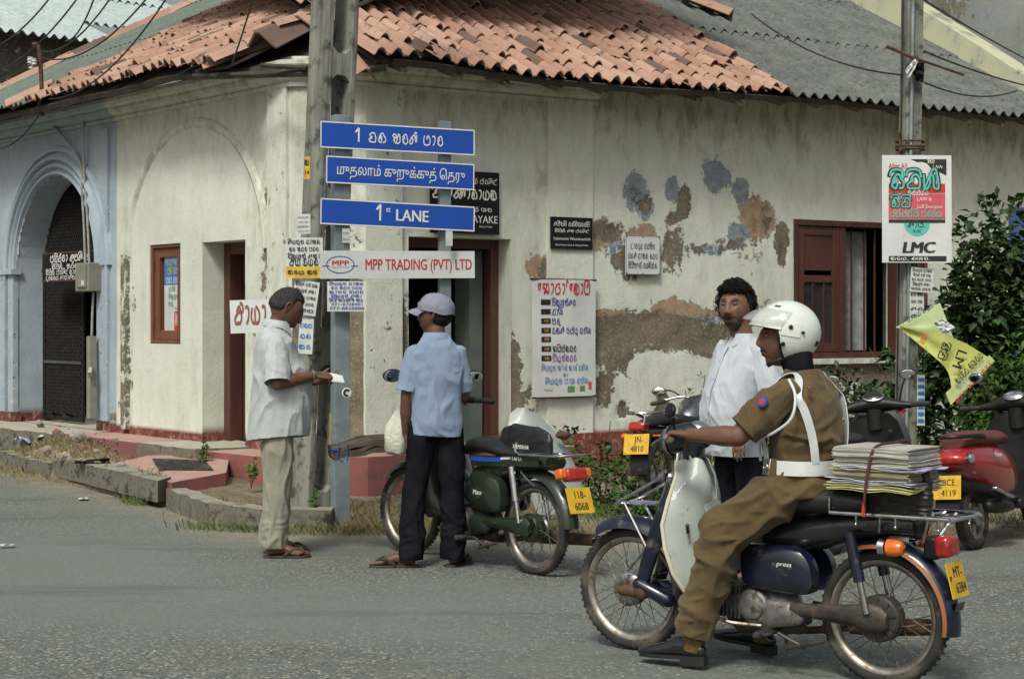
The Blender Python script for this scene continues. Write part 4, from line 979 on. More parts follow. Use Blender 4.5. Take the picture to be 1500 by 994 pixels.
def wheel(par, c, Rt, w_, rimR, hub=.055, hubw=.09, spokes=36, name='wheel', steer=0, rimm='alu_rim', cast=0, drum=None):
    wh = bpy.data.objects.new(name, None); COL.objects.link(wh); wh.parent = par; wh.location = c; wh.rotation_euler = (0, random.uniform(0, .3), steer)
    tr = (Rt-rimR)*.5; cr = Rt-tr
    g = G(); prof = []
    for j in range(25):
        a = 2*PI*j/24; rr = tr*math.cos(a)*1.02; h = w_/2*math.sin(a); prof.append((cr+rr, h))
    g.lathe(prof, n=64)
    for k in range(56):   # tread blocks
        a = 2*PI*k/56
        for sd in (-1, 1):
            c0 = Vector(((Rt+.001)*math.cos(a), sd*w_*.2, (Rt+.001)*math.sin(a))); g.box(c0, (.003, w_*.22, .012), (0, -a, sd*.3))
    g.obj('tyre', M_('rubber'), wh)
    g = G(); rw = w_*.34; r1 = rimR+.006
    g.lathe([(r1+.004, -rw), (r1+.004, -rw*.86), (r1-.010, -rw*.8), (r1-.017, -rw*.3), (r1-.017, rw*.3), (r1-.010, rw*.8), (r1+.004, rw*.86), (r1+.004, rw), (r1-.004, rw*1.02), (r1-.02, rw*.6), (r1-.026, 0), (r1-.02, -rw*.6), (r1-.004, -rw*1.02), (r1+.004, -rw)], n=64)
    g.obj('rim', M_(rimm), wh)
    g = G(); H = hubw/2
    g.lathe([(.008, -H-.03), (.016, -H-.03), (.016, -H-.005), (hub*.55, -H), (hub, -H+.006), (hub, -H+.02), (hub*.8, -H+.03), (hub*.8, H-.03), (hub, H-.02), (hub, H-.006), (hub*.55, H), (.016, H+.005), (.016, H+.03), (.008, H+.03)], n=28)
    g.obj('hub', M_('engine'), wh)
    if drum:
        g = G(); g.lathe([(.01, drum[1]), (drum[0]*.6, drum[1]), (drum[0]*.92, drum[1]*.92), (drum[0], drum[1]*.8), (drum[0], 0)], n=28)
        for k in range(10): a = 2*PI*k/10; g.box((drum[0]*.72*math.cos(a), drum[1]*.98, drum[0]*.72*math.sin(a)), (drum[0]*.4, .006, .008), (0, -a, 0))
        g.obj('brake_drum', M_(drum[2]), wh)
    if cast:
        g = G()
        for k in range(cast):
            a = 2*PI*k/cast
            g.tube([(hub*.8*math.cos(a), 0, hub*.8*math.sin(a)), (r1*.97*math.cos(a+.15), 0, r1*.97*math.sin(a+.15))], [.016, .012], 6)
        g.obj('spokes', M_(rimm), wh)
    else:
        g = G()
        for k in range(spokes):
            sd = 1 if k % 2 else -1; a = 2*PI*(k+.5)/spokes; b = a+(.55 if (k//2) % 2 else -.55)
            g.tube([(hub*.93*math.cos(b), sd*(H-.012), hub*.93*math.sin(b)), (r1*.95*math.cos(a), 0, r1*.95*math.sin(a))], .0019, 4, caps=False)
        g.obj('spokes', M_('old_steel'), wh)
    return wh
def fender(par, c, r, a0, a1, w_, depth, m, name='fender', th=.003, n=24, flare=0, stripe=None):
    g = G(); rows = []
    for i in range(n+1):
        a = lerp(a0, a1, i/n); ew = 1+flare*abs(i/n-.5)*2; row = []
        for j in range(11):
            q = -1+2*j/10; b = q*1.25; y = w_/2*math.sin(b)/math.sin(1.25)*ew; rr = r-depth*(1-math.cos(b))/(1-math.cos(1.25))
            row.append((c[0]+rr*math.cos(a), y, c[2]+rr*math.sin(a)))
        rows.append(row)
    g.sheet(rows, th); o = g.obj(name, m, par)
    if stripe:
        g = G(); g.sheet([[Vector(p)+Vector(((p[0]-c[0])*.012, (.004 if p[1] > 0 else -.004), (p[2]-c[2])*.012)) for p in row[-2:]] for row in rows], .001); g.obj('stripe', stripe, o)
    return o
def plate(par, loc, rot, wd, ht, lines, name='number_plate', white=False):
    g = G(); g.box((0, .002, 0), (wd, .004, ht)); pl = g.obj(name, M_('plate_yellow'), par, smooth=False, loc=loc, rot=rot, bev=.001)
    q = G(); 
    for (t, x, z, h) in lines: put(q, t, x, z, h, y=-.0016, bold=.03, align='c', sx=.85)
    link('lettering', q.mesh(fix=False), M_('black_print'), pl, smooth=False); return pl
def mirror(par, base, head, tilt, rz, sx=.065, sz=.04, m='black_plastic', glass='mirror_glass', face=None):
    g = G(); b, h = Vector(base), Vector(head); g.tube(catmull([b, b.lerp(h, .45)+Vector((.0, 0, .03)), h], 5), .0065, 8)
    st = g.obj('mirror_stem', M_('black_plastic'), par)
    g = G(); g.ell((0, 0, 0), (sx, .014, sz), 20, 10); mh = g.obj('mirror', M_(m), par, loc=h, rot=(tilt, 0, rz))
    g = G(); g.ell((0, -.012, 0), (sx*.9, .004, sz*.9), 20, 6); g.obj('glass', M_(glass), mh)
def underbone(cfg):
    b = thing(cfg['name'], cfg['label'], 'motorcycle', cfg['loc'], cfg['rz'], cfg.get('group')); b.rotation_euler = (cfg.get('lean', 0), 0, cfg['rz'])
    body = M_(cfg['body']); shield = M_(cfg['shield']); WB = 1.22; Rr = cfg.get('R', .275); rim = Rr-.05; lc = cfg.get('A', 0)
    wheel(b, (0, 0, Rr), Rr, .062, rim, .06, .12, 36, drum=(.095 if not lc else .085, .075, 'dark_engine' if not lc else 'green_shell'))
    stg = cfg.get('steer', 0)
    wheel(b, (WB, 0, Rr), Rr, .058, rim, .062, .1, 36, steer=stg, drum=(.075, .055, 'engine'))
    # fork: pressed legs with leading links
    ft = Vector((.985, 0, .70)); fb = Vector((1.135, 0, .31))
    for sd in (-1, 1):
        g = G()
        g.tube([ft+Vector((0, sd*.055, 0)), ft.lerp(fb, .35)+Vector((0, sd*.068, 0)), ft.lerp(fb, .8)+Vector((-.004, sd*.07, 0)), fb+Vector((0, sd*.07, -.03))], [(.042, .022), (.045, .024), (.035, .022), (.03, .02)], 12, rnd=True, up=Vector((0, 1, 0)))
        g.obj('fork_leg', M_('old_steel') if lc else body, b)
        if not lc:
            g = G(); g.tube([fb+Vector((-.01, sd*.075, -.035)), (WB+.01, sd*.075, Rr)], [.028, .024], 10, rnd=True); g.ell(fb+Vector((-.01, sd*.078, -.03)), (.04, .03, .04)); g.obj('link', M_('rust'), b)
            g = G(); g.tube([fb+Vector((.0, sd*.08, .0)), fb+Vector((-.13, sd*.05, -.06))], [.03, .035], 10, rnd=True); g.obj('link_arm', body, b)
    # front fender
    if not lc: fender(b, (WB, 0, Rr), .33, R(58), R(172), .135, .055, body, 'front_fender', flare=.25)
    else: fender(b, (WB, 0, Rr), .315, R(40), R(175), .11, .045, body, 'front_fender')
    g = G()
    for sd in (-1, 1): g.tube([(WB-.2, sd*.06, .57), (WB-.02, sd*.075, .36)], .006, 6)
    g.obj('fender_stay', M_('steel'), b)
    if not lc:   # chrome carrier above the fender
        g = G(); z = .665
        for sd in (-.062, -.02, .02, .062): g.tube(catmull([(1.0, sd, z+.12), (1.03, sd, z+.03), (1.08, sd, z), (1.24, sd, z-.005)], 4), .005, 6)
        g.tube(catmull([(1.01, -.075, z+.13), (1.25, -.075, z), (1.29, 0, z-.01), (1.25, .075, z), (1.01, .075, z+.13)], 5), .0065, 6); g.tube([(1.12, -.075, z), (1.12, .075, z)], .005, 6)
        for sd in (-1, 1): g.tube([(1.22, sd*.072, z), (1.1, sd*.078, .48)], .006, 6)
        g.obj('front_carrier', M_('chrome'), b)
    # leg shield: a central cover with two swept wings
    prof = [(.86, .055, .96, .01), (.80, .11, .93, .03), (.70, .20, .92, .05), (.60, .245, .925, .06), (.50, .262, .90, .055), (.40, .255, .865, .045), (.33, .225, .83, .03), (.27, .17, .795, .02)]
    for sd in (-1, 1):
        g = G(); rows = []
        for (z, hw, sx_, cv) in prof:
            row = []; hw *= .9 if not lc else 1
            for j in range(13):
                q = j/12; y = .02+(hw-.02)*q; x = sx_-.125+.125*(q**1.6)+cv*math.sin(PI*q)*-.15
                row.append((x, sd*y, z+.02*math.sin(PI*q)))
            rows.append(row)
        g.sheet(rows, .004*sd); ws = g.obj('leg_shield', shield, b, label='scuffed pale leg shield wing' if not lc else None)
        g = G(); g.tube([r[-1] for r in rows], .009, 8); g.obj('edge_trim', M_('cream_trim') if not lc else body, ws)
        if not lc and sd == 1:
            g = G(); g.lathe([(.001, 0), (.016, .002), (.016, .012)], axis='x', n=16, c=(.846, .12, .66)); g.obj('bolt_cap', M_('black_plastic'), ws)
            for k in range(3):
                g = G(); g.box((.83-.002*k, .17, .6-.013*k), (.012, .075, .006), (0, 0, .5)); g.obj('vent', M_('black_plastic'), ws, smooth=False)
            g = G(); g.lathe([(.0, 0), (.036, 0), (.039, .008)], axis='x', n=24, c=(.742, .155, .375)); g.obj('access_hole', M_('black_plastic'), ws)
    # centre tunnel falling from the head tube to the engine
    g = G(); rings = []
    for (x, z, hw, hh) in ((.90, .90, .045, .05), (.86, .80, .06, .06), (.81, .68, .07, .065), (.755, .57, .075, .07), (.68, .48, .075, .075), (.58, .43, .08, .085), (.47, .43, .085, .11), (.40, .46, .085, .13)):
        a = .75 if x > .7 else .25
        ring = []
        for j in range(20):
            t = 2*PI*j/20; y = hw*math.cos(t)*(1-.12*abs(math.sin(t))); q = hh*math.sin(t); ring.append((x+q*math.sin(a), y, z+q*math.cos(a)))
        rings.append(ring)
    g.loft(rings); g.obj('tunnel_cover', shield if not lc else body, b)
    # handlebar pod, headlamp, bars, grips
    hb = bpy.data.objects.new('handlebar', None); COL.objects.link(hb); hb.parent = b; hb.location = (.905, 0, .93); hb.rotation_euler = (0, 0, stg)
    g = G(); g.tube([(-.05, 0, .03), (.0, 0, .045), (.06, 0, .03), (.10, 0, .02)], [(.04, .045), (.048, .06), (.058, .062), (.062, .062)], 20, rnd=True, up=Vector((0, 0, 1)))
    g.tube([(0, 0, -.10), (0, 0, .02)], [.045, .05], 16)
    for sd in (-1, 1): g.tube(catmull([(0, sd*.03, .04), (-.01, sd*.12, .055), (-.05, sd*.22, .05)], 5), [.024]*3+[.021]*8, 12)
    g.obj('handlebar_cover', M_('blue_shell') if not lc else M_('black_plastic'), hb)
    g = G(); g.lathe([(.0, .125), (.04, .12), (.062, .10), (.066, .085)], axis='x', n=24, c=(.02, 0, .02)); g.obj('headlight', M_('chrome'), hb)
    g = G(); g.ell((-.045, 0, .085), (.045, .05, .018), 18, 8, (0, -.4, 0)); g.obj('speedometer', M_('mirror_glass') if not lc else M_('black_plastic'), hb)
    for sd in (-1, 1):
        g = G(); g.tube([(-.05, sd*.21, .05), (-.085, sd*.345, .042)], .011, 8); g.obj('bar_end', M_('steel'), hb)
        g = G(); g.tube([(-.055, sd*.235, .05), (-.088, sd*.35, .042)], [.017, .018], 12, rnd=True); g.obj('grip', M_('rubber'), hb)
        g = G(); g.ell((-.0, sd*.19, .04), (.03, .026, .026), 14, 8); g.obj('turn_signal', M_('orange_lens'), hb)
        g = G(); g.tube(catmull([(.0, sd*.2, .045), (.03, sd*.25, .035), (.0, sd*.35, .02)], 4), .005, 6); g.obj('lever', M_('steel'), hb)
    if lc:
        mirror(hb, (-.02, .2, .06), (.02, .42, .20), .25, -1.95, .066, .042); mirror(hb, (-.02, -.2, .06), (-.0, -.27, .20), .2, -1.95, .06, .036)
    else:
        mirror(hb, (-.0, .16, .07), (.0, .20, .16), .2, -.7, .05, .035, glass='mirror_glass')
    # frame spine and rear body
    g = G(); rings = []
    for (x, z, hw, h0, h1) in ((.52, .56, .07, .05, .04), (.40, .60, .085, .10, .05), (.25, .62, .09, .09, .06), (.10, .64, .09, .06, .06), (-.05, .66, .085, .05, .05), (-.16, .66, .08, .05, .045)):
        rings.append([(x, hw*math.cos(2*PI*j/18), z+(h1 if math.sin(2*PI*j/18) > 0 else h0)*math.sin(2*PI*j/18)) for j in range(18)])
    g.loft(rings); g.obj('rear_body', body if lc else M_('black_paint'), b)
    for sd in (-1, 1):    # side covers
        P = [(.27, .36), (.27, .47), (.33, .53), (.44, .545), (.545, .54), (.60, .52), (.60, .40), (.56, .36), (.40, .345)] if not lc else [(.20, .36), (.20, .50), (.30, .56), (.48, .56), (.50, .40), (.36, .34)]
        cx = sum(p[0] for p in P)/len(P); cz = sum(p[1] for p in P)/len(P); pp = [(p.x, p.y) for p in catmull([(x, z, 0) for x, z in P], 4, True)]
        g = G(); rings = []
        for (k, y) in ((1, .06), (1, .10), (.96, .118), (.85, .128), (.5, .136), (.1, .14)): rings.append([(cx+(x-cx)*k, sd*y, cz+(z-cz)*k) for x, z in pp])
        g.loft(rings); sc_ = g.obj('side_cover', body, b)
        if not lc and sd == 1:
            q = G(); put(q, 'press', .0, -.008, .02, bold=.03, align='c', italic=.2, sx=1.2); None
            link('badge', q.mesh(fix=False), M_('white_print'), sc_, smooth=False, loc=(.38, .1425, .47), rot=(0, 0, PI))
    # tail: under-seat band
    if lc:
        for sd in (-1, 1):
            g = G(); g.sheet([[(x, sd*(.094), z+dz) for dz in (-.035, .0, .028)] for x, z in ((.50, .64), (.3, .645), (.1, .66), (-.12, .67))], .004*sd); bd_ = g.obj('tail_panel', body, b)
            g = G(); g.sheet([[(x, sd*.0995, z+dz) for dz in (-.012, .014)] for x, z in ((.5, .645), (.3, .65), (.22, .655))]); g.obj('decal', M_('blue_tape'), bd_, smooth=False)
            g = G(); g.sheet([[(x, sd*.0995, z+dz) for dz in (.0, .014)] for x, z in ((.22, .655), (.13, .664))]); g.obj('decal', M_('white_print'), bd_, smooth=False)
            if sd == 1:
                q = G(); put(q, 'YAMA', 0, 0, .026, bold=.04, italic=.1); link('lettering', q.mesh(fix=False), M_('white_print'), bd_, smooth=False, loc=(.12, .1005, .658), rot=(0, 0, PI))
    # seat
    g = G(); rings = []
    L = ((.60, .69, .08, .03), (.54, .72, .105, .05), (.44, .735, .125, .05), (.32, .72, .13, .045), (.2, .70, .12, .035), (.05, .695, .11, .03), (-.02, .69, .10, .02)) if lc else ((.58, .68, .08, .03), (.53, .72, .11, .05), (.42, .735, .13, .06), (.28, .735, .14, .06), (.12, .745, .14, .055), (.04, .74, .12, .04))
    for (x, z, hw, hh) in L: rings.append([(x, hw*math.copysign(abs(math.cos(2*PI*j/20))**.7, math.cos(2*PI*j/20)), z+hh*math.copysign(abs(math.sin(2*PI*j/20))**.8, math.sin(2*PI*j/20))) for j in range(20)])
    g.loft(rings); g.obj('seat', M_('vinyl'), b)
    # engine
    e = bpy.data.objects.new('engine', None); COL.objects.link(e); e.parent = b
    g = G(); g.tube([(.52, 0, .27), (.78, 0, .285)], [(.075, .075), (.055, .06)], 16)
    for k in range(7): g.box((.63+k*.02, 0, .28), (.006, .15, .14))
    g.ell((.50, 0, .275), (.13, .075, .085), 20, 12); g.obj('crankcase', M_('engine') if not lc else M_('dark_engine'), e)
    for sd in (-1, 1):
        g = G(); g.lathe([(.0, .125), (.035, .124), (.052, .118), (.058, .105), (.07, .10), (.076, .085), (.076, .05)], c=(.55, 0, .275), n=30) if sd > 0 else g.lathe([(.0, -.12), (.06, -.115), (.08, -.1), (.08, -.05)], c=(.5, 0, .27), n=30)
        g.obj('engine_cover', M_('engine') if not lc else M_('dark_engine'), e)
    g = G(); g.tube([(.36, .09, .26), (.46, .095, .255), (.50, .08, .21)], [(.05, .025), (.06, .03), (.04, .02)], 14, rnd=True, up=Vector((0, 1, 0))); g.obj('sprocket_cover', M_('engine') if not lc else M_('green_shell'), e)
    g = G(); g.tube([(.38, .0, .19), (.66, .0, .17), (.70, 0, .2)], [.03, .035, .03], 10, rnd=True)
    g.tube([(.46, -.2, .175), (.46, .2, .175)], .011, 8); g.tube([(.40, .2, .19), (.46, .2, .175)], .008, 6); g.obj('foot_bar', M_('dark_engine'), b)
    for sd in (-1, 1):
        g = G(); g.tube([(.46, sd*.15, .178), (.46, sd*.225, .18)], .018, 10, rnd=True); g.obj('foot_rest', M_('rubber'), b)
    g = G(); g.tube([(.50, .115, .2), (.62, .15, .205), (.66, .17, .215)], .008, 6); g.box((.665, .175, .22), (.05, .03, .012)); g.obj('gear_pedal', M_('old_steel'), b)
    # chain case (left), swing arm, silencer (right)
    g = G(); rings = []
    for (x, z, h) in ((-.06, .275, .03), (-.03, .28, .05), (.03, .285, .055), (.12, .29, .036), (.25, .285, .03), (.37, .28, .03)): rings.append([(x, .098+(.016)*math.cos(2*PI*j/12), z+h*math.sin(2*PI*j/12)) for j in range(12)])
    g.loft(rings); g.obj('chain_case', M_('dark_engine') if not lc else M_('green_shell'), b)
    for sd in (-1, 1):
        g = G(); g.tube([(-.03, sd*.082, Rr-.03), (.36, sd*.075, Rr)], [(.012, .02), (.012, .02)], 8); g.obj('swing_arm', M_('dark_engine'), b)
        g = G(); a, c = Vector((.02, sd*.115, .30)), Vector((.10, sd*.115, .63)); g.tube([a, a.lerp(c, .5)], .014, 10); sb = g.obj('shock_absorber', M_('chrome'), b)
        g = G(); g.tube([a.lerp(c, .38), a.lerp(c, .97)], .024, 14); g.obj('shock_sleeve', M_('chrome') if lc else body, sb)
    g = G(); g.tube(catmull([(.66, -.08, .21), (.60, -.12, .15), (.45, -.14, .15), (.2, -.145, .19)], 4), .017, 10); g.tube([(.22, -.145, .19), (.1, -.15, .2), ((-.34 if lc else -.13), -.155, .225)], [.03, .038, .034], 16); g.obj('silencer', M_('rust'), b)
    g = G(); g.lathe([(.0, .0), (.02, .0), (.024, -.02), (.03, -.02), (.03, .01)], axis='x', c=((-.345 if lc else -.135), -.155, .225), n=18); g.obj('tailpipe', M_('chrome') if lc else M_('rust'), b)
    g = G(); g.tube([(.3, .11, .13), (.42, .12, .18)], .008, 6); g.tube([(.42, .05, .17), (.38, .12, .12), (.2, .13, .17)], .009, 6); g.obj('side_stand', M_('dark_engine'), b)
    # rear fender
    if not lc:
        fender(b, (0, 0, Rr), .325, R(64), R(188), .125, .045, body, 'rear_fender', stripe=mat('stripe', (.26, .09, .03), None, 9, .5), flare=.1)
    else: fender(b, (0, 0, Rr), .345, R(60), R(176), .12, .05, body, 'rear_fender')
    if not lc:
        tl = bpy.data.objects.new('tail_light', None); COL.objects.link(tl); tl.parent = b; tl.location = (-.235, 0, .575)
        g = G(); g.box((.015, 0, 0), (.06, .1, .09)); g.obj('housing', M_('black_plastic'), tl, bev=.012)
        g = G(); g.box((-.035, 0, .008), (.07, .11, .085), (0, .15, 0)); g.obj('lens', M_('red_lens'), tl, bev=.018)
        for sd in (-1, 1):
            g = G(); g.tube([(-.11, sd*.05, .575), (-.11, sd*.13, .58)], .008, 8); g.lathe([(.0, .0), (.03, .004), (.034, .03)], axis='x', c=(-.115+.03, sd*.15, .58), n=18); ts = g.obj('turn_signal', M_('chrome'), b)
            g = G(); g.lathe([(.034, .03), (.034, -.01), (.026, -.03), (.0, -.036)][::-1], axis='x', c=(-.12, sd*.15, .58), n=18); g.obj('lens', M_('orange_lens'), ts)
        plate(b, (-.315, 0, .455), (R(-14), 0, R(-90)), .155, .14, [('MT-', .01, .012, .042), ('6384', .015, -.05, .042), ('SP', -.06, .0, .02)])
        g = G(); g.box((-.325, .0, .35), (.006, .07, .035), (0, -.3, 0)); g.obj('reflector', M_('green_shell'), b)
        g = G(); z = .70   # chrome rack
        for sd in (-1, 1):
            g.tube([(.17, sd*.145, z+.06), (.165, sd*.15, z), (-.345, sd*.15, z+.005)], .0085, 8)
            for x in (.05, -.12, -.3): g.tube([(x, sd*.15, z), (x, sd*.15, z-.035)], .006, 6); g.ell((x, sd*.15, z-.04), (.008, .008, .008), 8, 6)
            g.tube([(-.05, sd*.14, z), (-.02, sd*.09, .63)], .008, 6); g.tube([(-.25, sd*.14, z), (-.2, sd*.07, .6)], .008, 6)
        for x in (-.345, -.2, 0, .165): g.tube([(x, -.15, z), (x, .15, z)], .0075, 8)
        g.tube([(-.345, -.03, z), (.165, -.03, z)], .006, 6); g.tube([(-.345, .05, z), (.165, .05, z)], .006, 6)
        g.obj('rear_rack', M_('chrome'), b)
    else:
        g = G(); g.box((-.32, 0, .60), (.07, .15, .075), (0, .25, 0)); tl = g.obj('tail_light', M_('red_lens'), b, bev=.016)
        for sd in (-1, 1):
            g = G(); g.box((-.31, sd*.095, .605), (.06, .05, .06), (0, .25, 0)); g.obj('turn_signal', M_('orange_lens'), b, bev=.012)
        plate(b, (-.375, 0, .46), (R(-20), 0, R(-90)), .185, .15, [('118-', 0, .012, .045), ('6068', 0, -.055, .045)])
        g = G(); z = .715
        for sd in (-1, 1): g.tube(catmull([(.06, sd*.11, z+.05), (.05, sd*.12, z-.01), (-.1, sd*.12, z-.015), (-.3, sd*.105, z-.01), (-.36, 0, z)], 5), .008, 8)
        g.tube([(-.05, -.12, z-.012), (-.05, .12, z-.012)], .006, 6); g.tube([(-.2, -.11, z-.012), (-.2, .11, z-.012)], .006, 6); g.obj('grab_rail', M_('chrome'), b)
        g = G(); g.tube(catmull([(.1, .02, .61), (.04, .09, .60), (-.02, .1, .56), (-.06, .07, .52)], 4), .007, 6); g.obj('cable', M_('steel'), b)
        q = G(); put(q, 'Mate', 0, 0, .03, bold=.03, italic=.25); link('badge', q.mesh(fix=False), M_('white_print'), b, smooth=False, loc=(.42, .142, .44), rot=(0, 0, PI))
    return b
def hd(vx, vy): return math.atan2(vy, vx)
bikeB = underbone(dict(name='commuter_motorcycle', label='dark blue step-through motorcycle with pale leg shield ridden by the helmeted man', loc=(1.51, 6.93, 0), rz=hd(-.791, .612), body='blue_shell', shield='white_shell', steer=.03, lean=.0))
bikeA = underbone(dict(name='parked_motorcycle', label='dark green step-through motorcycle standing behind the man in the cap', loc=(.134, 9.92, 0), rz=hd(-.78, .93), body='green_shell', shield='green_shell', steer=.12, A=1, R=.272, lean=.03))
# ------------------------------------------------------------------ scooters parked by the pole (seen from behind on their right side)
def scooter(cfg):
    s = thing(cfg['name'], cfg['label'], 'scooter', cfg['loc'], cfg['rz']); s.rotation_euler = (cfg.get('lean', -.08), 0, cfg['rz'])
    P, D = M_(cfg['paint']), M_('black_plastic'); WB = 1.24
    wheel(s, (0, 0, .215), .215, .09, .135, .06, .1, name='wheel', cast=5, rimm='alu_rim'); wheel(s, (WB, 0, .215), .215, .085, .135, .05, .1, cast=5, steer=-.1, rimm='alu_rim')
    g = G(); rings = []   # tail body
    for (x, z, hw, hh) in ((-.36, .60, .05, .03), (-.30, .595, .10, .065), (-.15, .575, .15, .105), (.05, .545, .175, .13), (.25, .50, .18, .16), (.42, .46, .17, .15), (.50, .43, .13, .13)):
        rings.append([(x, hw*math.copysign(abs(math.cos(2*PI*j/24))**.75, math.cos(2*PI*j/24)), z-.012+hh*1.2*math.sin(2*PI*j/24)) for j in range(24)])
    g.loft(rings); bd_ = g.obj('rear_body', P, s)
    g = G(); g.tube([(-.22, 0, .44), (.0, 0, .40), (.3, 0, .34), (.5, 0, .28)], [(.07, .05), (.12, .09), (.14, .1), (.15, .06)], 14, rnd=True); g.obj('under_body', D, s)
    g = G(); rings = []
    for (x, z, hw, hh) in ((-.22, .70, .09, .03), (-.12, .715, .125, .05), (.05, .71, .14, .055), (.2, .695, .145, .05), (.36, .70, .135, .05), (.50, .685, .10, .04), (.54, .67, .07, .02)):
        rings.append([(x, hw*math.copysign(abs(math.cos(2*PI*j/20))**.7, math.cos(2*PI*j/20)), z+hh*math.sin(2*PI*j/20)) for j in range(20)])
    g.loft(rings); g.obj('seat', M_(cfg['seat']), s)
    g = G(); g.box((.70, 0, .255), (.46, .34, .07)); g.obj('floorboard', D, s, bev=.02)
    g = G(); rows = []    # front apron
    for (x, z, hw) in ((.93, .24, .17), (.97, .36, .2), (1.0, .5, .225), (1.02, .65, .235), (1.03, .78, .2), (1.02, .86, .13)):
        rows.append([(x+.10*(1-(j/6-1)**2)-.04*abs(j/6-1)**2, hw*(j/6-1), z) for j in range(13)])
    g.sheet(rows, .05); ap = g.obj('front_apron', M_(cfg.get('apron', cfg['paint'])), s)
    g = G(); rows = []
    for (x, z, hw) in ((.90, .27, .15), (.93, .5, .2), (.95, .65, .205), (.95, .78, .17), (.96, .84, .11)): rows.append([(x+.03*(1-(j/6-1)**2), hw*(j/6-1), z) for j in range(13)])
    g.sheet(rows, .02); ip = g.obj('inner_panel', D, s)
    for (y, z) in ((-.12, .72), (.1, .7), (-.15, .5)):
        g = G(); g.lathe([(.0, -.004), (.013, -.004), (.014, .006)], axis='x', n=12, c=(.915, y, z)); g.obj('bolt_cap', M_('chrome'), ip)
    g = G(); g.tube([(1.06, 0, .72), (1.16, 0, .42)], [.05, .045], 12); g.obj('steering_column', D, s)
    for sd in (-1, 1):
        g = G(); g.tube([(1.13, sd*.055, .44), (WB, sd*.07, .215)], .02, 8); g.obj('fork_leg', D, s)
    fender(s, (WB, 0, .215), .25, R(20), R(165), .13, .05, P, 'front_fender')
    hb = bpy.data.objects.new('handlebar', None); COL.objects.link(hb); hb.parent = s; hb.location = (.98, 0, .875); hb.rotation_euler = (0, 0, cfg.get('steer', 0))
    g = G(); rings = []
    for (y, x, z, a, c) in ((-.25, -.05, .01, .02, .02), (-.18, -.03, .015, .035, .03), (-.09, .0, .03, .065, .05), (0, .01, .04, .08, .06), (.09, .0, .03, .065, .05), (.18, -.03, .015, .035, .03), (.25, -.05, .01, .02, .02)):
        rings.append([(x+a*math.cos(2*PI*j/16), y, z+c*math.sin(2*PI*j/16)) for j in range(16)])
    g.loft(rings); g.tube([(0, 0, -.14), (0, 0, .0)], [.06, .06], 14); g.obj('handlebar_cover', D, hb)
    g = G(); g.ell((-.045, 0, .085), (.05, .075, .012), 22, 8, (0, -.65, 0)); sp = g.obj('speedometer', M_('chrome'), hb)
    g = G(); g.ell((-.05, 0, .09), (.04, .062, .012), 22, 8, (0, -.65, 0)); g.obj('dial', M_('mirror_glass') if cfg.get('dial') else M_('black_paint'), sp)
    for sd in (-1, 1):
        g = G(); g.tube([(-.045, sd*.22, .012), (-.085, sd*.36, .01)], .0175, 12, rnd=True); g.obj('grip', M_('rubber'), hb)
        g = G(); g.tube(catmull([(-.01, sd*.2, .02), (.01, sd*.28, .01), (-.03, sd*.37, .0)], 4), .006, 6); g.obj('lever', M_('black_plastic'), hb)
        mirror(hb, (-.0, sd*.17, .04), (-.0, sd*(.27 if sd > 0 else .24), .22 if not cfg.get('lowm') else .15), .25, cfg.get('mrz', -1.5), .058, .036, glass='mirror_glass')
    g = G(); g.tube([(-.02, -.13, .28), (.1, -.15, .27), (.3, -.15, .25)], [.045, .05, .03], 14, rnd=True); g.obj('silencer', D, s)
    g = G(); g.tube([(-.12, -.205, .40), (.1, -.215, .33)], [(.012, .03), (.015, .05)], 12, rnd=True, up=Vector((0, 1, 0))); g.obj('heat_shield', M_('chrome'), s)
    g = G(); g.ell((-.33, 0, .60), (.06, .13, .045), 20, 10, (0, .25, 0)); tl = g.obj('tail_light', M_('red_lens'), s)
    for sd in (-1, 1):
        g = G(); g.ell((-.27, sd*.12, .60), (.09, .035, .04), 16, 8, (0, .1, sd*-.45)); g.obj('turn_signal', M_('mirror_glass') if cfg.get('plate') else M_('orange_lens'), s)
    g = G(); g.sheet([[(x, y, z) for y in (-.08, 0, .08)] for x, z in ((-.31, .54), (-.35, .44), (-.39, .32), (-.41, .26))], .006); g.obj('mud_flap', D, s)
    if cfg.get('plate'): plate(s, (-.40, -.0, .43), (R(-12), 0, R(-90)), .20, .15, cfg['plate'])
    g = G(); g.tube(catmull([(.02, -.12, .72), (-.1, -.14, .735), (-.28, -.09, .74), (-.33, 0, .74), (-.28, .09, .74), (-.1, .14, .735), (.02, .12, .72)], 5), .012, 8); g.obj('grab_rail', D, s)
    if cfg.get('word'):
        for sd in (-1,):
            q = G(); put(q, cfg['word'], 0, 0, .035, bold=.02, italic=.4, sx=.9); link('lettering', q.mesh(fix=False), M_('white_print'), s, smooth=False, loc=(-.02, -.196, .595), rot=(R(-22), R(3), R(4)))
    for (pts, mm) in cfg.get('trim', ()):
        g = G(); g.tube(pts, [(.006, .02)]*len(pts), 8, up=Vector((0, 1, 0))); g.obj('stripe', M_(mm), s)
    return s
mat('red_seat', (.12, .035, .03), (.085, .025, .022), 30, .75, 0, .8, 160, .004)
scE = scooter(dict(name='parked_scooter', label='red scooter with ribbed red seat and yellow plate beside the paper stack', loc=(2.98, 11.0, .0), rz=R(54), paint='red_shell', seat='red_seat', apron='black_paint', dial=1, plate=[('BCE', .02, .012, .042), ('4119', .02, -.055, .042), ('SP', -.075, -.01, .022)], word='Pleasure'))
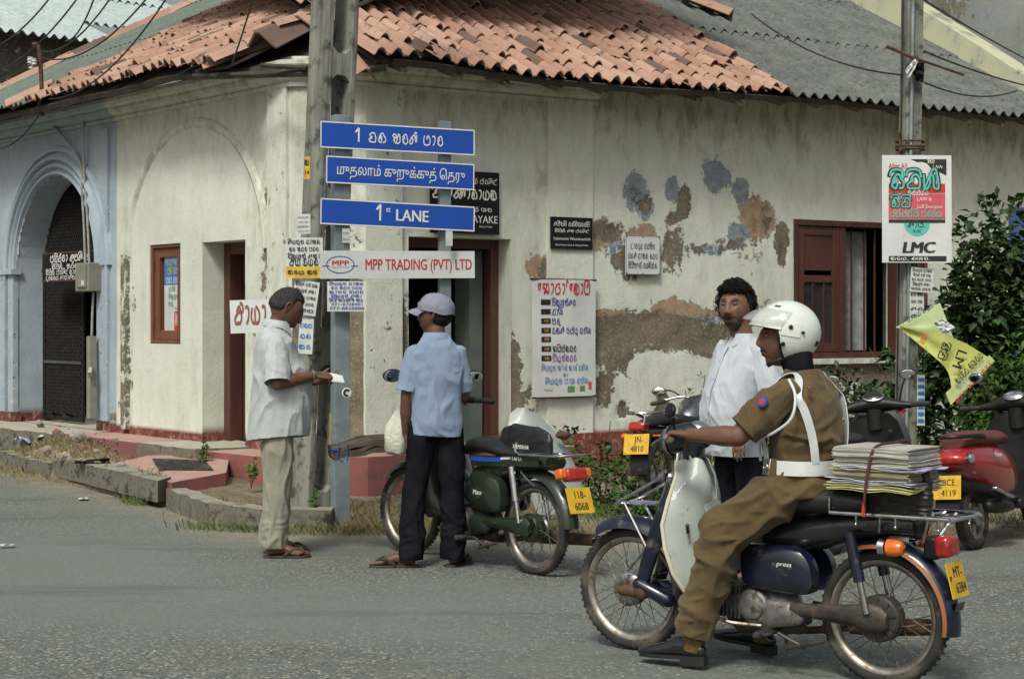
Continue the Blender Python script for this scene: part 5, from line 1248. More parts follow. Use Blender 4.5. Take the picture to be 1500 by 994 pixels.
scD = scooter(dict(name='parked_scooter', label='black scooter with red stripes parked behind the helmeted rider and leaning pole', loc=(2.03, 10.77, .0), rz=R(58), paint='black_paint', seat='vinyl', lean=-.1, steer=.3,
   trim=[([(-.2, -.155, .62), (.1, -.185, .60), (.35, -.18, .57)], 'scarlet'), ([(1.0, -.2, .84), (1.06, -.12, .88), (1.08, 0, .9)], 'scarlet')]))
fa = thing('fairing_panel', 'curved white fairing with brown lamp propped behind the green motorcycle', 'fairing', (.20, 11.25, 0.06), R(-60))
g = G(); rows = []
for (z, x, w_) in ((.15, .10, .20), (.35, .05, .22), (.55, .0, .22), (.70, -.05, .17), (.80, -.09, .10), (.84, -.11, .02)): rows.append([(x+.07*(1-(j/6-1)**2), w_*(j/6-1)-.32*(z-.5), z) for j in range(13)])
g.sheet(rows, .012); g.obj('shell', M_('white_shell'), fa)
g = G(); g.ell((.07, .12, .66), (.035, .06, .028), 16, 8); g.obj('lamp', M_('rust'), fa)
g = G(); g.tube([(-.02, 0, .05), (.03, 0, .6)], .02, 8); g.obj('stay', M_('steel'), fa)
# ------------------------------------------------------------------ roadster against the wall, behind the curly-haired man
c = thing('parked_motorbike', 'black roadster motorcycle with red tail lamp parked against the wall among weeds', 'motorcycle', (1.11, 12.66, .0), R(60)); c.rotation_euler = (-.06, 0, R(60))
wheel(c, (0, 0, .30), .30, .095, .22, .07, .14, cast=6, rimm='alu_rim', drum=(.075, .08, 'steel')); wheel(c, (1.26, 0, .30), .30, .08, .22, .06, .1, cast=6, steer=.2)
fender(c, (0, 0, .30), .35, R(70), R(165), .14, .05, M_('black_paint'), 'rear_fender'); fender(c, (1.26, 0, .3), .33, R(40), R(150), .11, .04, M_('black_paint'), 'front_fender')
g = G(); g.tube([(-.16, 0, .72), (.05, 0, .74), (.3, 0, .72), (.55, 0, .70), (.62, 0, .72)], [(.085, .03), (.11, .045), (.13, .05), (.12, .04), (.09, .03)], 16, rnd=True, up=Vector((0, 0, 1))); g.obj('seat', M_('vinyl'), c)
g = G(); g.tube([(.58, 0, .72), (.72, 0, .78), (.9, 0, .80), (1.0, 0, .76)], [(.09, .08), (.14, .11), (.13, .1), (.07, .07)], 18, rnd=True, up=Vector((0, 0, 1))); g.obj('fuel_tank', M_('steel'), c)
g = G(); g.tube([(-.28, 0, .66), (-.1, 0, .65), (.2, 0, .6), (.5, 0, .56)], [(.06, .035), (.09, .05), (.1, .08), (.09, .09)], 14, rnd=True, up=Vector((0, 0, 1))); g.obj('tail_body', M_('black_paint'), c)
g = G(); g.box((-.30, 0, .70), (.10, .13, .07), (0, .2, 0)); g.obj('tail_light', M_('red_lens'), c, bev=.02)
for sd in (-1, 1):
    g = G(); g.tube([(-.2, sd*.05, .63), (-.2, sd*.14, .63)], .008, 6); g.ell((-.2, sd*.165, .63), (.03, .035, .024)); g.obj('turn_signal', M_('orange_lens'), c)
    g = G(); g.tube([(0.02, sd*.12, .30), (.14, sd*.12, .64)], .022, 10); g.obj('shock_absorber', M_('chrome'), c)
    g = G(); g.tube([(0, sd*.09, .30), (.5, sd*.09, .36)], .018, 8); g.obj('swing_arm', M_('steel'), c)
    g = G(); g.tube([(1.26, sd*.08, .3), (1.05, sd*.08, .8)], .02, 10); g.obj('fork_leg', M_('chrome'), c)
g = G(); g.tube(catmull([(.1, -.12, .74), (-.1, -.14, .80), (-.26, -.10, .80), (-.32, 0, .80), (-.26, .10, .80), (-.1, .14, .80), (.1, .12, .74)], 5), .011, 8); g.tube([(-.2, -.1, .8), (-.2, .1, .8)], .008, 6); g.tube([(-.3, -.06, .8), (-.36, -.07, .72)], .008, 6); g.obj('grab_rail', M_('chrome'), c)
plate(c, (-.36, 0, .58), (R(-16), 0, R(-90)), .20, .15, [('JN-', .02, .012, .045), ('4810', .01, -.055, .045)])
g = G(); g.sheet([[(x, y, z) for y in (-.07, 0, .07)] for x, z in ((-.25, .62), (-.32, .5), (-.34, .36))], .006); g.obj('mud_flap', M_('black_plastic'), c)
g = G(); g.tube([(.40, 0, .40), (.75, 0, .42)], [.12, .1], 14, rnd=True); g.tube([(.7, 0, .45), (.82, 0, .66)], [.07, .06], 12); g.obj('engine', M_('engine'), c)
g = G(); g.tube([(.9, 0, .3), (.4, -.15, .25), (-.15, -.16, .32)], [.02, .035, .05], 12, rnd=True); g.obj('silencer', M_('chrome'), c)
g = G(); g.tube(catmull([(.86, -.36, .85), (.95, -.2, .88), (1.0, 0, .82), (.95, .2, .88), (.86, .36, .85)], 5), .011, 8); g.obj('handlebar', M_('steel'), c)
g = G(); g.ell((1.12, 0, .78), (.09, .09, .1)); g.ell((1.03, 0, .87), (.04, .07, .04)); g.obj('headlight', M_('black_plastic'), c)
mirror(c, (.95, -.22, .88), (.93, -.34, .95), 0, -1.2, .06, .035); mirror(c, (.95, .22, .88), (.93, .40, .93), 0, -1.2, .06, .035)
for sd in (-1, 1):
    g = G(); g.tube([(.87, sd*.33, .85), (.83, sd*.42, .835)], .017, 8, rnd=True); g.obj('grip', M_('rubber'), c)
# ------------------------------------------------------------------ people
def skin_mat():
    m, nt, b = new_mat('skin'); MATS['skin'] = m
    at = node(nt, 'ShaderNodeAttribute', attribute_name='tone')
    col = mix(nt, ramp(nt, nz(nt, 30, 5, .7), 0, .3, .4, .65), at.outputs['Color'], (.05, .022, .015))
    nt.links.new(col, b.inputs['Base Color']); b.inputs['Roughness'].default_value = .52; b.inputs['Specular IOR Level'].default_value = .34
    b.inputs['Subsurface Weight'].default_value = .06; b.inputs['Subsurface Radius'].default_value = (.008, .003, .002); b.inputs['Subsurface Scale'].default_value = .5
    bump(nt, b, nz(nt, 220, 4, .7), .18, .002)
skin_mat()
mat('hair', (.006, .0055, .0055), (.014, .012, .012), 90, .75, 0, .9, 240, .004, spec=.18)
mat('eye_white', (.22, .18, .155), None, 5, .35); mat('iris', (.02, .012, .008), None, 5, .1)
ga = lambda x, s: math.exp(-(x/s)**2)
def head_pts(M, o):
    """sculpted head about its centre: x forward, y left, z up; chin near -.115, crown near +.115"""
    vs = []; N, K = 72, 60; fat = o.get('fat', 1)
    for i in range(K+1):
        el = -PI/2+PI*i/K
        for j in range(N):
            a = 2*PI*j/N; d = (math.cos(el)*math.cos(a), math.cos(el)*math.sin(a), math.sin(el))
            x = .097*d[0]; y = .077*d[1]; z = .117*d[2]
            if z < 0:
                k = sstep(0, -.115, z); y *= 1-.30*k**1.3*(2-fat); x = x*(1-.1*k) if d[0] > 0 else x*(1-.45*k)
                if d[0] > 0: x += .019*k
            if z > 0 and d[0] > 0: x -= .006*sstep(.02, .1, z)
            if d[0] > 0 and abs(y) < .06:
                f = sstep(.0, .35, d[0])
                bridge = ga(y, .0115)*.009*sstep(.045, .02, z)*sstep(-.05, -.02, z)
                tip = ga(y, .0155)*.0155*math.exp(-((z+.026)/(.013 if z < -.026 else .026))**2)
                wing = (ga(y-.0145, .008)+ga(y+.0145, .008))*.0135*ga(z+.032, .010)
                sock = -(ga(abs(y)-.031, .017))*.0115*ga(z-.013, .014)
                brow = ga(abs(y)-.028, .022)*.006*ga(z-.034, .009)
                cheek = ga(abs(y)-.042, .018)*.006*ga(z+.012, .02)
                lips = ga(y, .021)*(.0085*ga(z+.057, .0065)+.0085*ga(z+.071, .0065)-.004*ga(z+.064, .003))
                mouth = ga(y, .026)*.006*ga(z+.063, .02)
                phil = -.004*ga(z+.047, .005)*ga(y, .02)
                ch = .010*ga(y, .024)*ga(z+.102, .014); und = -.006*ga(z+.084, .007)*ga(y, .03)
                if o.get('open'): lips -= ga(y, .014)*.014*ga(z+.064, .0048)
                x += f*(bridge+tip+wing+sock+brow+cheek+lips+mouth+phil+ch+und)
            vs.append(M @ Vector((x, y, z)))
    fs = [(i*N+j, i*N+(j+1) % N, (i+1)*N+(j+1) % N, (i+1)*N+j) for i in range(K) for j in range(N)]
    return vs, fs
def ear(g, M, sd):
    G_ = G(M)
    pts = catmull([(-.004, sd*.073, -.026), (-.014, sd*.082, -.012), (-.022, sd*.088, .012), (-.014, sd*.086, .03), (.002, sd*.08, .03), (.007, sd*.074, .012)], 4)
    g.add(*_tg(G_, lambda q: q.tube(pts, .0065, 8, rnd=True)))
    g.add(*_tg(G(M), lambda q: q.ell((-.006, sd*.076, .002), (.016, .008, .026), 12, 8)))
def _tg(q, f): f(q); return q.v, q.f
def hand(g, M, curl=(.3, .35, .35), spread=.08, thumb=(.7, .3), s=1, sd=1):
    """palm runs along +x from the wrist, thumb side +y*sd, back of hand +z"""
    q = G(M)
    q.tube([(-.02*s, 0, 0), (.02*s, 0, 0), (.055*s, .002*sd, 0), (.088*s, 0, -.002)], [(.022, .026), (.015, .034), (.014, .041), (.012, .04)], 14, rnd=True, up=Vector((0, 1, 0)))
    # tube(): x axis = up x dir -> thickness, y axis -> width
    base = [(.082, .031, .072, .0088), (.088, .0105, .08, .009), (.085, -.0105, .074, .0086), (.076, -.031, .058, .0078)]
    for k, (bx, by, L, r) in enumerate(base):
        p = Vector((bx*s, by*sd, 0)); a = 0; yaw = (by*sd)*spread*30*.6; pts = [p-Vector((.02, 0, 0))]; rs = [r]
        pts.append(p.copy()); rs.append(r*1.08)
        for c, f in zip(curl, (.45, .31, .24)):
            a += c*(1+.12*k*(1 if curl[0] > .5 else .5)); p = p+Vector((math.cos(a)*math.cos(yaw), math.sin(yaw)*math.cos(a), -math.sin(a)))*L*f*s; pts.append(p.copy()); rs.append(r*(1-.12*(len(rs)-1)))
        q.tube(pts, rs, 10, rnd=True)
    p = Vector((.012*s, .022*sd, -.006)); a, b = thumb; d1 = Vector((math.cos(a), math.sin(a)*sd, -.35)).normalized(); d2 = Vector((math.cos(a-.35), math.sin(a-.35)*sd, -.5-b)).normalized(); d3 = Vector((math.cos(a-.6), math.sin(a-.6)*sd, -.6-b)).normalized()
    p1 = p+d1*.036*s; p2 = p1+d2*.032*s; q.tube([p, p1, p2, p2+d3*.024*s], [.014, .0115, .0105, .0088], 10, rnd=True)
    g.add(q.v, q.f)
def aim(o, fwd, up):
    """matrix with x along fwd and z near up"""
    x = Vector(fwd).normalized(); z = Vector(up); z = (z-x*z.dot(x)).normalized(); y = z.cross(x)
    m = Matrix((x, y, z)).transposed().to_4x4(); m.translation = Vector(o); return m
def foot(g, M, s=1, curlt=0):
    q = G(M)   # heel at origin, toes along +x
    q.tube([(-.005, 0, .035), (.03, 0, .045), (.09, .0, .045), (.15, 0, .03), (.19, .0, .022)], [(.03, .03), (.036, .03), (.03, .035), (.019, .043), (.014, .043)], 14, rnd=True, up=Vector((0, 1, 0)))
    for k in range(5):
        y = .032-.0165*k; L = (.052, .046, .042, .036, .03)[k]; x0 = .185-.004*k*k*.6; r = .0125 if k == 0 else .0085
        q.tube([(x0-.02, y, .02), (x0+L*.5, y*1.08, .017), (x0+L*.8, y*1.1, .012)], [r, r, r*.9], 8, rnd=True)
    g.add(q.v, q.f)
def limb(g, pts, rs, n=14): g.tube(pts, rs, n, rnd=True)
def wrinkle(me, amp, sc=(9, 9, 5), seed=0, fine=.3, zones=()):
    ms = me.vertices; off = Vector((seed*3.3, seed*1.7, seed)); ns = [v.normal.copy() for v in ms]
    for v, n in zip(ms, ns):
        p = v.co; w_ = Vector((noise.noise(p*3+off), noise.noise(p*3.3+off+Vector((5, 0, 0))), 0))*.35
        q = Vector((p.x*sc[0], p.y*sc[1], p.z*sc[2]))+w_*2.5+off
        h = 1-abs(noise.noise(q))*2.2; h = h*h if h > 0 else 0
        f = noise.noise(q*2.3)*fine; a = amp
        for (c, r, k, zs) in zones:
            d = (p-Vector(c)).length
            if d < r: t = 1-d/r; a += k*t; h = max(h, (1-abs(noise.noise(Vector((p.x*6, p.y*6, p.z*zs))+off))*2)*t)
        v.co = p+n*(a*(h-.35)+amp*f)
def cut_open(me, cuts):
    bm = bmesh.new(); bm.from_mesh(me)
    for (co, no, rad) in cuts:
        co, no = Vector(co), Vector(no).normalized()
        fs = [f for f in bm.faces if (f.calc_center_median()-co).length < rad]
        ge = list({e for f in fs for e in f.edges}|{v for f in fs for v in f.verts}|set(fs))
        bmesh.ops.bisect_plane(bm, geom=ge, plane_co=co, plane_no=no, clear_outer=True)
        dead = [f for f in bm.faces if (f.calc_center_median()-co).length < rad and (f.calc_center_median()-co).dot(no) > 1e-4]
        if dead: bmesh.ops.delete(bm, geom=dead, context='FACES')
    bm.to_mesh(me); bm.free(); me.update()
def garment(name, g, m, parent, vox=.009, smooth=3, amp=.006, sc=(9, 9, 5), seed=0, cuts=(), zones=(), fine=.3, fix=None):
    me = remesh(g, vox, smooth, name); wrinkle(me, amp, sc, seed, fine, zones)
    if fix: fix(me)
    if cuts: cut_open(me, cuts)
    o = link(name, me, m, parent, smooth=False)
    for p in me.polygons: p.use_smooth = True
    if cuts: md = o.modifiers.new('thick', 'SOLIDIFY'); md.thickness = .0035; md.offset = -1
    return o
def sleeve(parent, s0, e0, k, rs, m, seed, amp=.008, vox=.008):
    s0, e0 = Vector(s0), Vector(e0); d = e0-s0; g = G(); limb(g, [s0-d*.05, s0.lerp(e0, .5*k), s0.lerp(e0, k), s0.lerp(e0, k+.15)], [rs[0]*.84, rs[1], rs[2], rs[2]])
    return garment('sleeve', g, m, parent, vox, 2, amp, (10, 10, 6), seed, cuts=[(s0.lerp(e0, k), d, 9)])
def body(parent, g, HM, skin, o, vox=.0045):
    me = remesh(g, vox, 1, 'body'); inv = HM.inverted(); cols = []; sk = Vector(skin)
    lip = Vector((skin[0]*.75, skin[1]*.55, skin[2]*.6)); dark = Vector((.015, .012, .01))
    for v in me.vertices:
        q = inv @ v.co; c = sk.copy()
        if q.length < .17 and q.x > .02:
            n = noise.noise(v.co*160)*.25
            f = ga(q.y, .022)*max(ga(q.z+.058, .006), ga(q.z+.070, .006)); c = c.lerp(lip, min(1, f*1.2))
            if o.get('open'): c = c.lerp(Vector((.02, .008, .008)), min(1, 1.4*ga(q.y, .016)*ga(q.z+.064, .005)))
            else: c = c.lerp(dark, .6*ga(q.y, .024)*ga(q.z+.064, .0022))
            bz = q.z-.036+.12*(abs(q.y)-.03)**2*8; f = sstep(.012, .017, abs(q.y))*sstep(.052, .044, abs(q.y))*ga(bz, .0062); c = c.lerp(dark, min(1, f*1.5))
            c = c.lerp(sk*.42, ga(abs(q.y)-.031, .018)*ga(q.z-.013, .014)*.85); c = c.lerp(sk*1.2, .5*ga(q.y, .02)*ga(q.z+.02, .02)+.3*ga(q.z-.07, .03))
            if o.get('must'): c = c.lerp(dark, min(1, o['must']*1.3*sstep(.04, .03, abs(q.y))*ga(q.z+.0485+abs(q.y)*.16, .0065)*(1+n)))
            if o.get('beard'):
                f = max(sstep(-.074, -.084, q.z), .75*sstep(.030, .045, abs(q.y))*sstep(-.035, -.065, q.z)); c = c.lerp(dark, min(1, o['beard']*f*(1+n)))
        elif o.get('hands') is not None: pass
        cols += [max(.004, x) for x in c]+[1]
    a = me.color_attributes.new('tone', 'FLOAT_COLOR', 'POINT'); a.data.foreach_set('color', cols)
    b = link('body', me, M_('skin'), parent, smooth=False)
    for p in me.polygons: p.use_smooth = True
    for sd in (-1, 1):
        e = G(HM); e.ell((.0738, sd*.0300, .0125), (.0125, .0125, .0095 if not o.get('squint') else .007), 14, 10); eo = e.obj('eye', M_('eye_white'), parent)
        lk = o.get('look', 0); e = G(HM); e.ell((.0838, sd*.0300+lk, .0120), (.004, .0062, .0060), 12, 8); e.obj('iris', M_('iris'), eo)
        e = G(HM); e.sheet([[(.0742+.0148*math.cos(t)*math.cos(p), sd*.0300+.0170*math.cos(t)*math.sin(p), .0125+.0125*math.sin(t)) for p in [(-.5+k/8)*PI*.9 for k in range(9)]] for t in (.22, .5, .85, 1.25)], .0015)
        me2 = e.mesh(); ca = me2.color_attributes.new('tone', 'FLOAT_COLOR', 'POINT'); ca.data.foreach_set('color', [*(sk*.7), 1]*len(me2.vertices)); link('eyelid', me2, M_('skin'), parent)
    return b
def hair_cap(parent, HM, front=.62, side=-.02, back=-.075, puff=.010, lump=.004, seed=0, mt='hair', thin=0):
    """short hair: a shell over the skull with an uneven edge"""
    g = G(HM); rows = []; N, K = 80, 26
    for j in range(N):
        a = -PI+2*PI*j/(N-1) if False else 2*PI*j/N; ca = math.cos(a)
        fr = sstep(-.12, .42, ca); bk = sstep(.2, -.6, ca)
        zl = lerp(lerp(side, back, bk), .070, fr)+.004*noise.noise(Vector((a*6, seed, 0)))
        emin = math.asin(max(-.95, min(.95, zl/.12))); row = []
        for i in range(K+1):
            el = lerp(PI/2, emin, i/K); t = sstep(0, .12, (K-i)/K)
            n = noise.noise(Vector((math.cos(a)*math.cos(el)*9, math.sin(a)*math.cos(el)*9, math.sin(el)*9+seed)))
            p = puff*t+lump*n*t-.001*(1-t); ce = math.cos(el); x = .097*ce*ca; y = .077*ce*math.sin(a); z = .117*math.sin(el)
            if z < 0:
                k = sstep(0, -.115, z); x = x*(1-.45*k) if ca < 0 else x; y *= 1-.3*k**1.3
            if z > 0 and ca > 0: x -= .006*sstep(.02, .1, z)
            L = Vector((x, y, z)); row.append(L+L.normalized()*(p+.0015))
        rows.append(row)
    rows.append(rows[0]); g.sheet(rows); return g.obj('hair', M_(mt), parent)
def strap_on(parent, name, pts, w_, m, th=.004, up=None):
    """a flat strap through points; each point carries its outward normal"""
    g = G(); rows = []
    P = catmull([p for p, n in pts], 6); Nn = catmull([n for p, n in pts], 6)
    for i, (p, n) in enumerate(zip(P, Nn)):
        d = (P[min(i+1, len(P)-1)]-P[max(0, i-1)]).normalized(); s = d.cross(n.normalized()).normalized()*w_/2; rows.append([p-s, p, p+s])
    g.sheet(rows, th); return g.obj(name, m, parent)
SK1 = (.15, .074, .048); SK2 = (.125, .062, .042); SK3 = (.20, .105, .068)
# ---- clothes
cloth('linen', (.47, .505, .51), (.39, .42, .43), stripes=(9, (.38, .41, .42)))
cloth('pale_blue_cotton', (.235, .305, .43), (.195, .255, .37))
cloth('white_cotton', (.50, .53, .58), (.43, .46, .52))
cloth('khaki_trouser', (.30, .29, .235), (.24, .23, .18))
cloth('black_trouser', (.010, .010, .014), (.016, .016, .02), fold=.5)
cloth('uniform', (.118, .082, .036), (.084, .058, .026), fine=.3, fold=.4)
mat('white_leather', (.62, .66, .66), (.5, .54, .54), 8, .5, 0, .15, 60, .001, dirt=(.3, .29, .25), dsc=10, dth=.62)
mat('sandal', (.03, .022, .02), (.05, .035, .03), 10, .6); mat('polish', (.008, .009, .014), (.012, .013, .018), 9, .18, coat=.6)
mat('gold', (.45, .3, .1), None, 5, .3, 1)
def sandal(parent, M):
    g = G(M); P = [(p.x, p.y) for p in catmull([(-.04, -.03, 0), (-.05, 0, 0), (-.04, .032, 0), (.06, .034, 0), (.16, .052, 0), (.23, .04, 0), (.245, .01, 0), (.21, -.035, 0), (.14, -.048, 0), (.05, -.034, 0)], 3, True)]
    g.prism(P, -.004, .012); sn = g.obj('sandal', M_('sandal'), parent, bev=.003)
    g = G(M)
    for sd in (-1, 1): g.tube(catmull([(.21, .012, .025), (.17, .03*sd+.008, .05), (.10, .045*sd, .03), (.09, .042*sd, .008)], 5), [(.005, .009)]*16, 8)
    g.obj('strap', M_('rubber'), sn); return sn
def collar(parent, c, r, m, open_=.5, h=.022, tilt=.0, n=30, name='collar', lean=(0, 0)):
    g = G(); rows = []
    for i in range(n+1):
        a = open_+(2*PI-2*open_)*i/n; k = ga(min(a, 2*PI-a)-open_, .5)
        rows.append([(c[0]+(r*.86)*math.cos(a), c[1]+r*math.sin(a), c[2]-.012+lean[0]*math.cos(a)), (c[0]+(r*.84)*math.cos(a), c[1]+r*.98*math.sin(a), c[2]+h*.75+lean[0]*math.cos(a)), (c[0]+(r*.9)*math.cos(a), c[1]+r*1.06*math.sin(a), c[2]+h*.8+lean[0]*math.cos(a)),
            (c[0]+(r*1.12)*math.cos(a), c[1]+r*1.22*math.sin(a), c[2]+h*.15-k*.03+lean[0]*math.cos(a)), (c[0]+(r*1.18+k*.012)*math.cos(a), c[1]+r*1.28*math.sin(a), c[2]-.012-k*.045+lean[0]*math.cos(a))])
    g.sheet(rows, .003); return g.obj(name, m, parent)
def torso(g, L, n=28, sq=.85):
    rings = []
    for (z, xc, rx, ry, *yc) in L:
        y0 = yc[0] if yc else 0
        rings.append([(xc+rx*math.copysign(abs(math.cos(2*PI*j/n))**sq, math.cos(2*PI*j/n)), y0+ry*math.copysign(abs(math.sin(2*PI*j/n))**sq, math.sin(2*PI*j/n)), z) for j in range(n)])
    g.loft(rings)
# ================= man reading a slip of paper
p1 = thing('person', 'man in loose white shirt and beige trousers looking down at papers in his hands', 'person', (-1.475, 10.72, 0), R(8))
HM = Matrix.Translation((.055, 0, 1.55)) @ Euler((0, R(31), R(12))).to_matrix().to_4x4() @ Matrix.Scale(1.1, 4)
g = G(); vs, fs = head_pts(HM, {'fat': 1.35}); g.add(vs, fs); ear(g, HM, 1); ear(g, HM, -1)
limb(g, [(-.02, 0, 1.34), (-.005, 0, 1.42), (.03, 0, 1.50)], [.075, .066, .066])
torso(g, [(.9, 0, .1, .13), (1.1, 0, .1, .14), (1.3, 0, .08, .15), (1.37, 0, .06, .1)])
for sd, el, wr in ((-1, (-.0, -.25, 1.09), (.235, -.115, 1.135)), (1, (.03, .25, 1.09), (.25, .06, 1.09))):
    limb(g, [(-.01, sd*.17, 1.31), el], [.05, .043]); limb(g, [el, Vector(el).lerp(Vector(wr), .35), wr], [.043, .045, .027])
    if sd < 0: hand(g, aim(wr, (.95, .25, -.05), (.1, -.5, .85)), (.55, .6, .4), thumb=(.5, .4), sd=1)
    else: hand(g, aim(wr, (.95, -.3, .1), (-.1, .3, 1)) @ Euler((2.6, 0, 0)).to_matrix().to_4x4(), (.4, .5, .3), thumb=(.6, .2), sd=1)
for sd in (-1, 1):
    limb(g, [(0, sd*.09, .88), (.01, sd*.1, .48), (-.02, sd*.1, .09)], [.08, .055, .038]); foot(g, aim((-.035, sd*.105, .012), (1, sd*.12, 0), (0, 0, 1)))
body(p1, g, HM, SK1, {'must': .25})
mat('hair_grey', (.010, .0095, .009), (.06, .057, .055), 130, .8, 0, .9, 260, .004, spec=.15)
hair_cap(p1, HM, side=.018, back=-.045, puff=.009, lump=.005, seed=3, mt='hair_grey')
g = G(); torso(g, [(.715, .0, .185, .205), (.80, .01, .19, .205), (.95, .025, .195, .2), (1.08, .03, .185, .2), (1.2, .01, .155, .205), (1.30, -.01, .13, .205), (1.36, -.015, .108, .18), (1.405, -.015, .09, .125), (1.44, -.008, .08, .10), (1.47, .0, .076, .09)])
for sd, el in ((-1, (-.0, -.25, 1.09)), (1, (.03, .25, 1.09))): sleeve(p1, (-.01, sd*.165, 1.31), el, .98, (.08, .082, .084), M_('linen'), 40+sd)
sh_ = garment('shirt', g, M_('linen'), p1, amp=.016, sc=(8, 8, 3), seed=2, cuts=[((0, 0, .735), (.08, -.1, -1), .5), ((0, 0, 1.458), (-.15, 0, 1), .12)], zones=[((0, -.2, 1.15), .16, .012, 14), ((0, .2, 1.15), .16, .012, 14), ((.0, -.1, .95), .2, .008, 5)])
collar(p1, (.0, 0, 1.445), .086, M_('linen'), .5, h=.04, lean=(-.012, 0))
g = G(); torso(g, [(.78, 0, .13, .165), (.9, 0, .135, .165), (.96, 0, .125, .16)])
for sd in (-1, 1): limb(g, [(0, sd*.082, .84), (.005, sd*.09, .65), (.01, sd*.095, .47), (-.015, sd*.095, .25), (-.02, sd*.095, .08)], [.105, .10, .09, .082, .088])
garment('trousers', g, M_('khaki_trouser'), p1, amp=.015, sc=(9, 9, 3.2), seed=5, cuts=[((-.02, .095, .062), (0, 0, -1), .11), ((-.02, -.095, .062), (0, 0, -1), .11)], zones=[((0, -.09, .2), .22, .016, 20), ((0, .09, .2), .22, .016, 20), ((0, 0, .5), .2, .006, 12)])
for sd in (-1, 1): sandal(p1, aim((-.035, sd*.105, .005), (1, sd*.12, 0), (0, 0, 1)))
g = G(); g.torus((0, 0, 0), .031, .006, 'x', 20, 8); g.obj('wristwatch', M_('old_steel'), p1, loc=(.215, -.127, 1.132), rot=(0, 0, .5))
mat('paper', (.62, .63, .60), (.54, .55, .52), 4, .8, 0, .1, 30, .001)
g = G(); g.sheet([[(.0+.1*i, -.05+.1*j, .01*math.sin(i*2+j)) for j in (0, .5, 1)] for i in (0, .5, 1)], .002); tag(g.obj('paper_slip', M_('paper'), None, loc=Vector((-1.475, 10.72, 1.115))+Vector((.32, -.02, 0)), rot=(.5, .15, .3)), 'folded slip of paper held between the hands of the man in loose white shirt', 'paper')
# ================= man in cap, seen from behind
p2 = thing('person', 'man in cap, light blue shirt and black trousers seen from behind, face turned left', 'person', (-.455, 10.22, 0), R(97))
HM = Matrix.Translation((.01, .0, 1.475)) @ Euler((0, R(-3), R(66))).to_matrix().to_4x4()
g = G(); vs, fs = head_pts(HM, {}); g.add(vs, fs); ear(g, HM, 1); ear(g, HM, -1)
limb(g, [(-.02, 0, 1.28), (-.01, 0, 1.36), (.005, 0, 1.43)], [.062, .053, .053])
torso(g, [(.85, 0, .1, .13), (1.1, 0, .09, .14), (1.25, 0, .08, .14), (1.31, 0, .05, .09)])
limb(g, [(-.01, .14, 1.24), (-.02, .178, 1.0)], [.044, .036]); limb(g, [(-.02, .178, 1.0), (-.0, .18, .9), (.04, .175, .775)], [.036, .036, .025]); hand(g, aim((.04, .175, .775), (.12, -.05, -1), (0.1, .9, 0)), (.35, .4, .3), thumb=(.4, .1), sd=-1)
limb(g, [(-.01, -.14, 1.24), (.03, -.165, 1.0)], [.044, .036]); limb(g, [(.03, -.165, 1.0), (.20, -.03, 1.06)], [.036, .026]); hand(g, aim((.20, -.03, 1.06), (1, .3, 0), (0, 0, 1)), (.6, .6, .4), sd=1)
LF = aim((-.01, .155, .012), (.18, 1, 0), (0, 0, 1)); RF = aim((.0, -.105, .012), (.85, -.5, 0), (0, 0, 1))
limb(g, [(0, .09, .84), (.01, .12, .46), (-.01, .155, .09)], [.055, .045, .034]); foot(g, LF); limb(g, [(0, -.09, .84), (.01, -.1, .46), (-.0, -.105, .09)], [.055, .045, .034]); foot(g, RF)
body(p2, g, HM, SK2, {'must': .3})
hair_cap(p2, HM, side=-.03, back=-.07, puff=.006, seed=6)
g = G(); torso(g, [(.76, .01, .12, .15), (.84, .0, .125, .155), (.98, -.0, .12, .15), (1.1, -.005, .12, .155), (1.19, -.01, .112, .158), (1.25, -.015, .095, .155), (1.295, -.015, .082, .125), (1.335, -.012, .07, .085), (1.365, -.01, .064, .07)])
sleeve(p2, (-.01, .132, 1.235), (-.02, .178, 1.02), .95, (.066, .066, .066), M_('pale_blue_cotton'), 51); sleeve(p2, (-.01, -.132, 1.235), (.03, -.165, 1.02), .95, (.066, .066, .066), M_('pale_blue_cotton'), 52)
garment('shirt', g, M_('pale_blue_cotton'), p2, amp=.014, sc=(8, 8, 3), seed=8, cuts=[((0, 0, .775), (.05, .06, -1), .4), ((-.01, 0, 1.357), (0, 0, 1), .09)], zones=[((-.05, .13, 1.12), .15, .012, 12), ((-.05, -.13, 1.12), .15, .012, 12), ((-.1, 0, .92), .2, .008, 6)])
collar(p2, (-.008, 0, 1.345), .068, M_('pale_blue_cotton'), .5, h=.036)
g = G(); torso(g, [(.76, 0, .10, .135), (.84, 0, .095, .13), (.88, 0, .085, .12)])
limb(g, [(0, .082, .82), (.0, .105, .6), (.01, .125, .45), (-.0, .14, .25), (-.01, .15, .07)], [.085, .08, .074, .07, .078]); limb(g, [(0, -.082, .82), (.0, -.095, .6), (.01, -.10, .45), (-.0, -.10, .25), (.0, -.10, .07)], [.085, .08, .074, .07, .078])
garment('trousers', g, M_('black_trouser'), p2, amp=.011, sc=(9, 9, 3.2), seed=11, cuts=[((-.01, .15, .05), (0, 0, -1), .11), ((0, -.1, .05), (0, 0, -1), .11)], zones=[((0, .15, .2), .22, .016, 20), ((0, -.1, .2), .22, .016, 20)])
sandal(p2, LF @ Matrix.Translation((0, 0, -.007))); sandal(p2, RF @ Matrix.Translation((0, 0, -.007)))
cloth('cap_cloth', (.19, .19, .27), (.25, .25, .33))
cp = bpy.data.objects.new('cap', None); COL.objects.link(cp); cp.parent = p2; cp.matrix_local = HM @ Matrix.Translation((0, 0, .028)) @ Euler((0, R(-4), 0)).to_matrix().to_4x4()
g = G(); rows = []
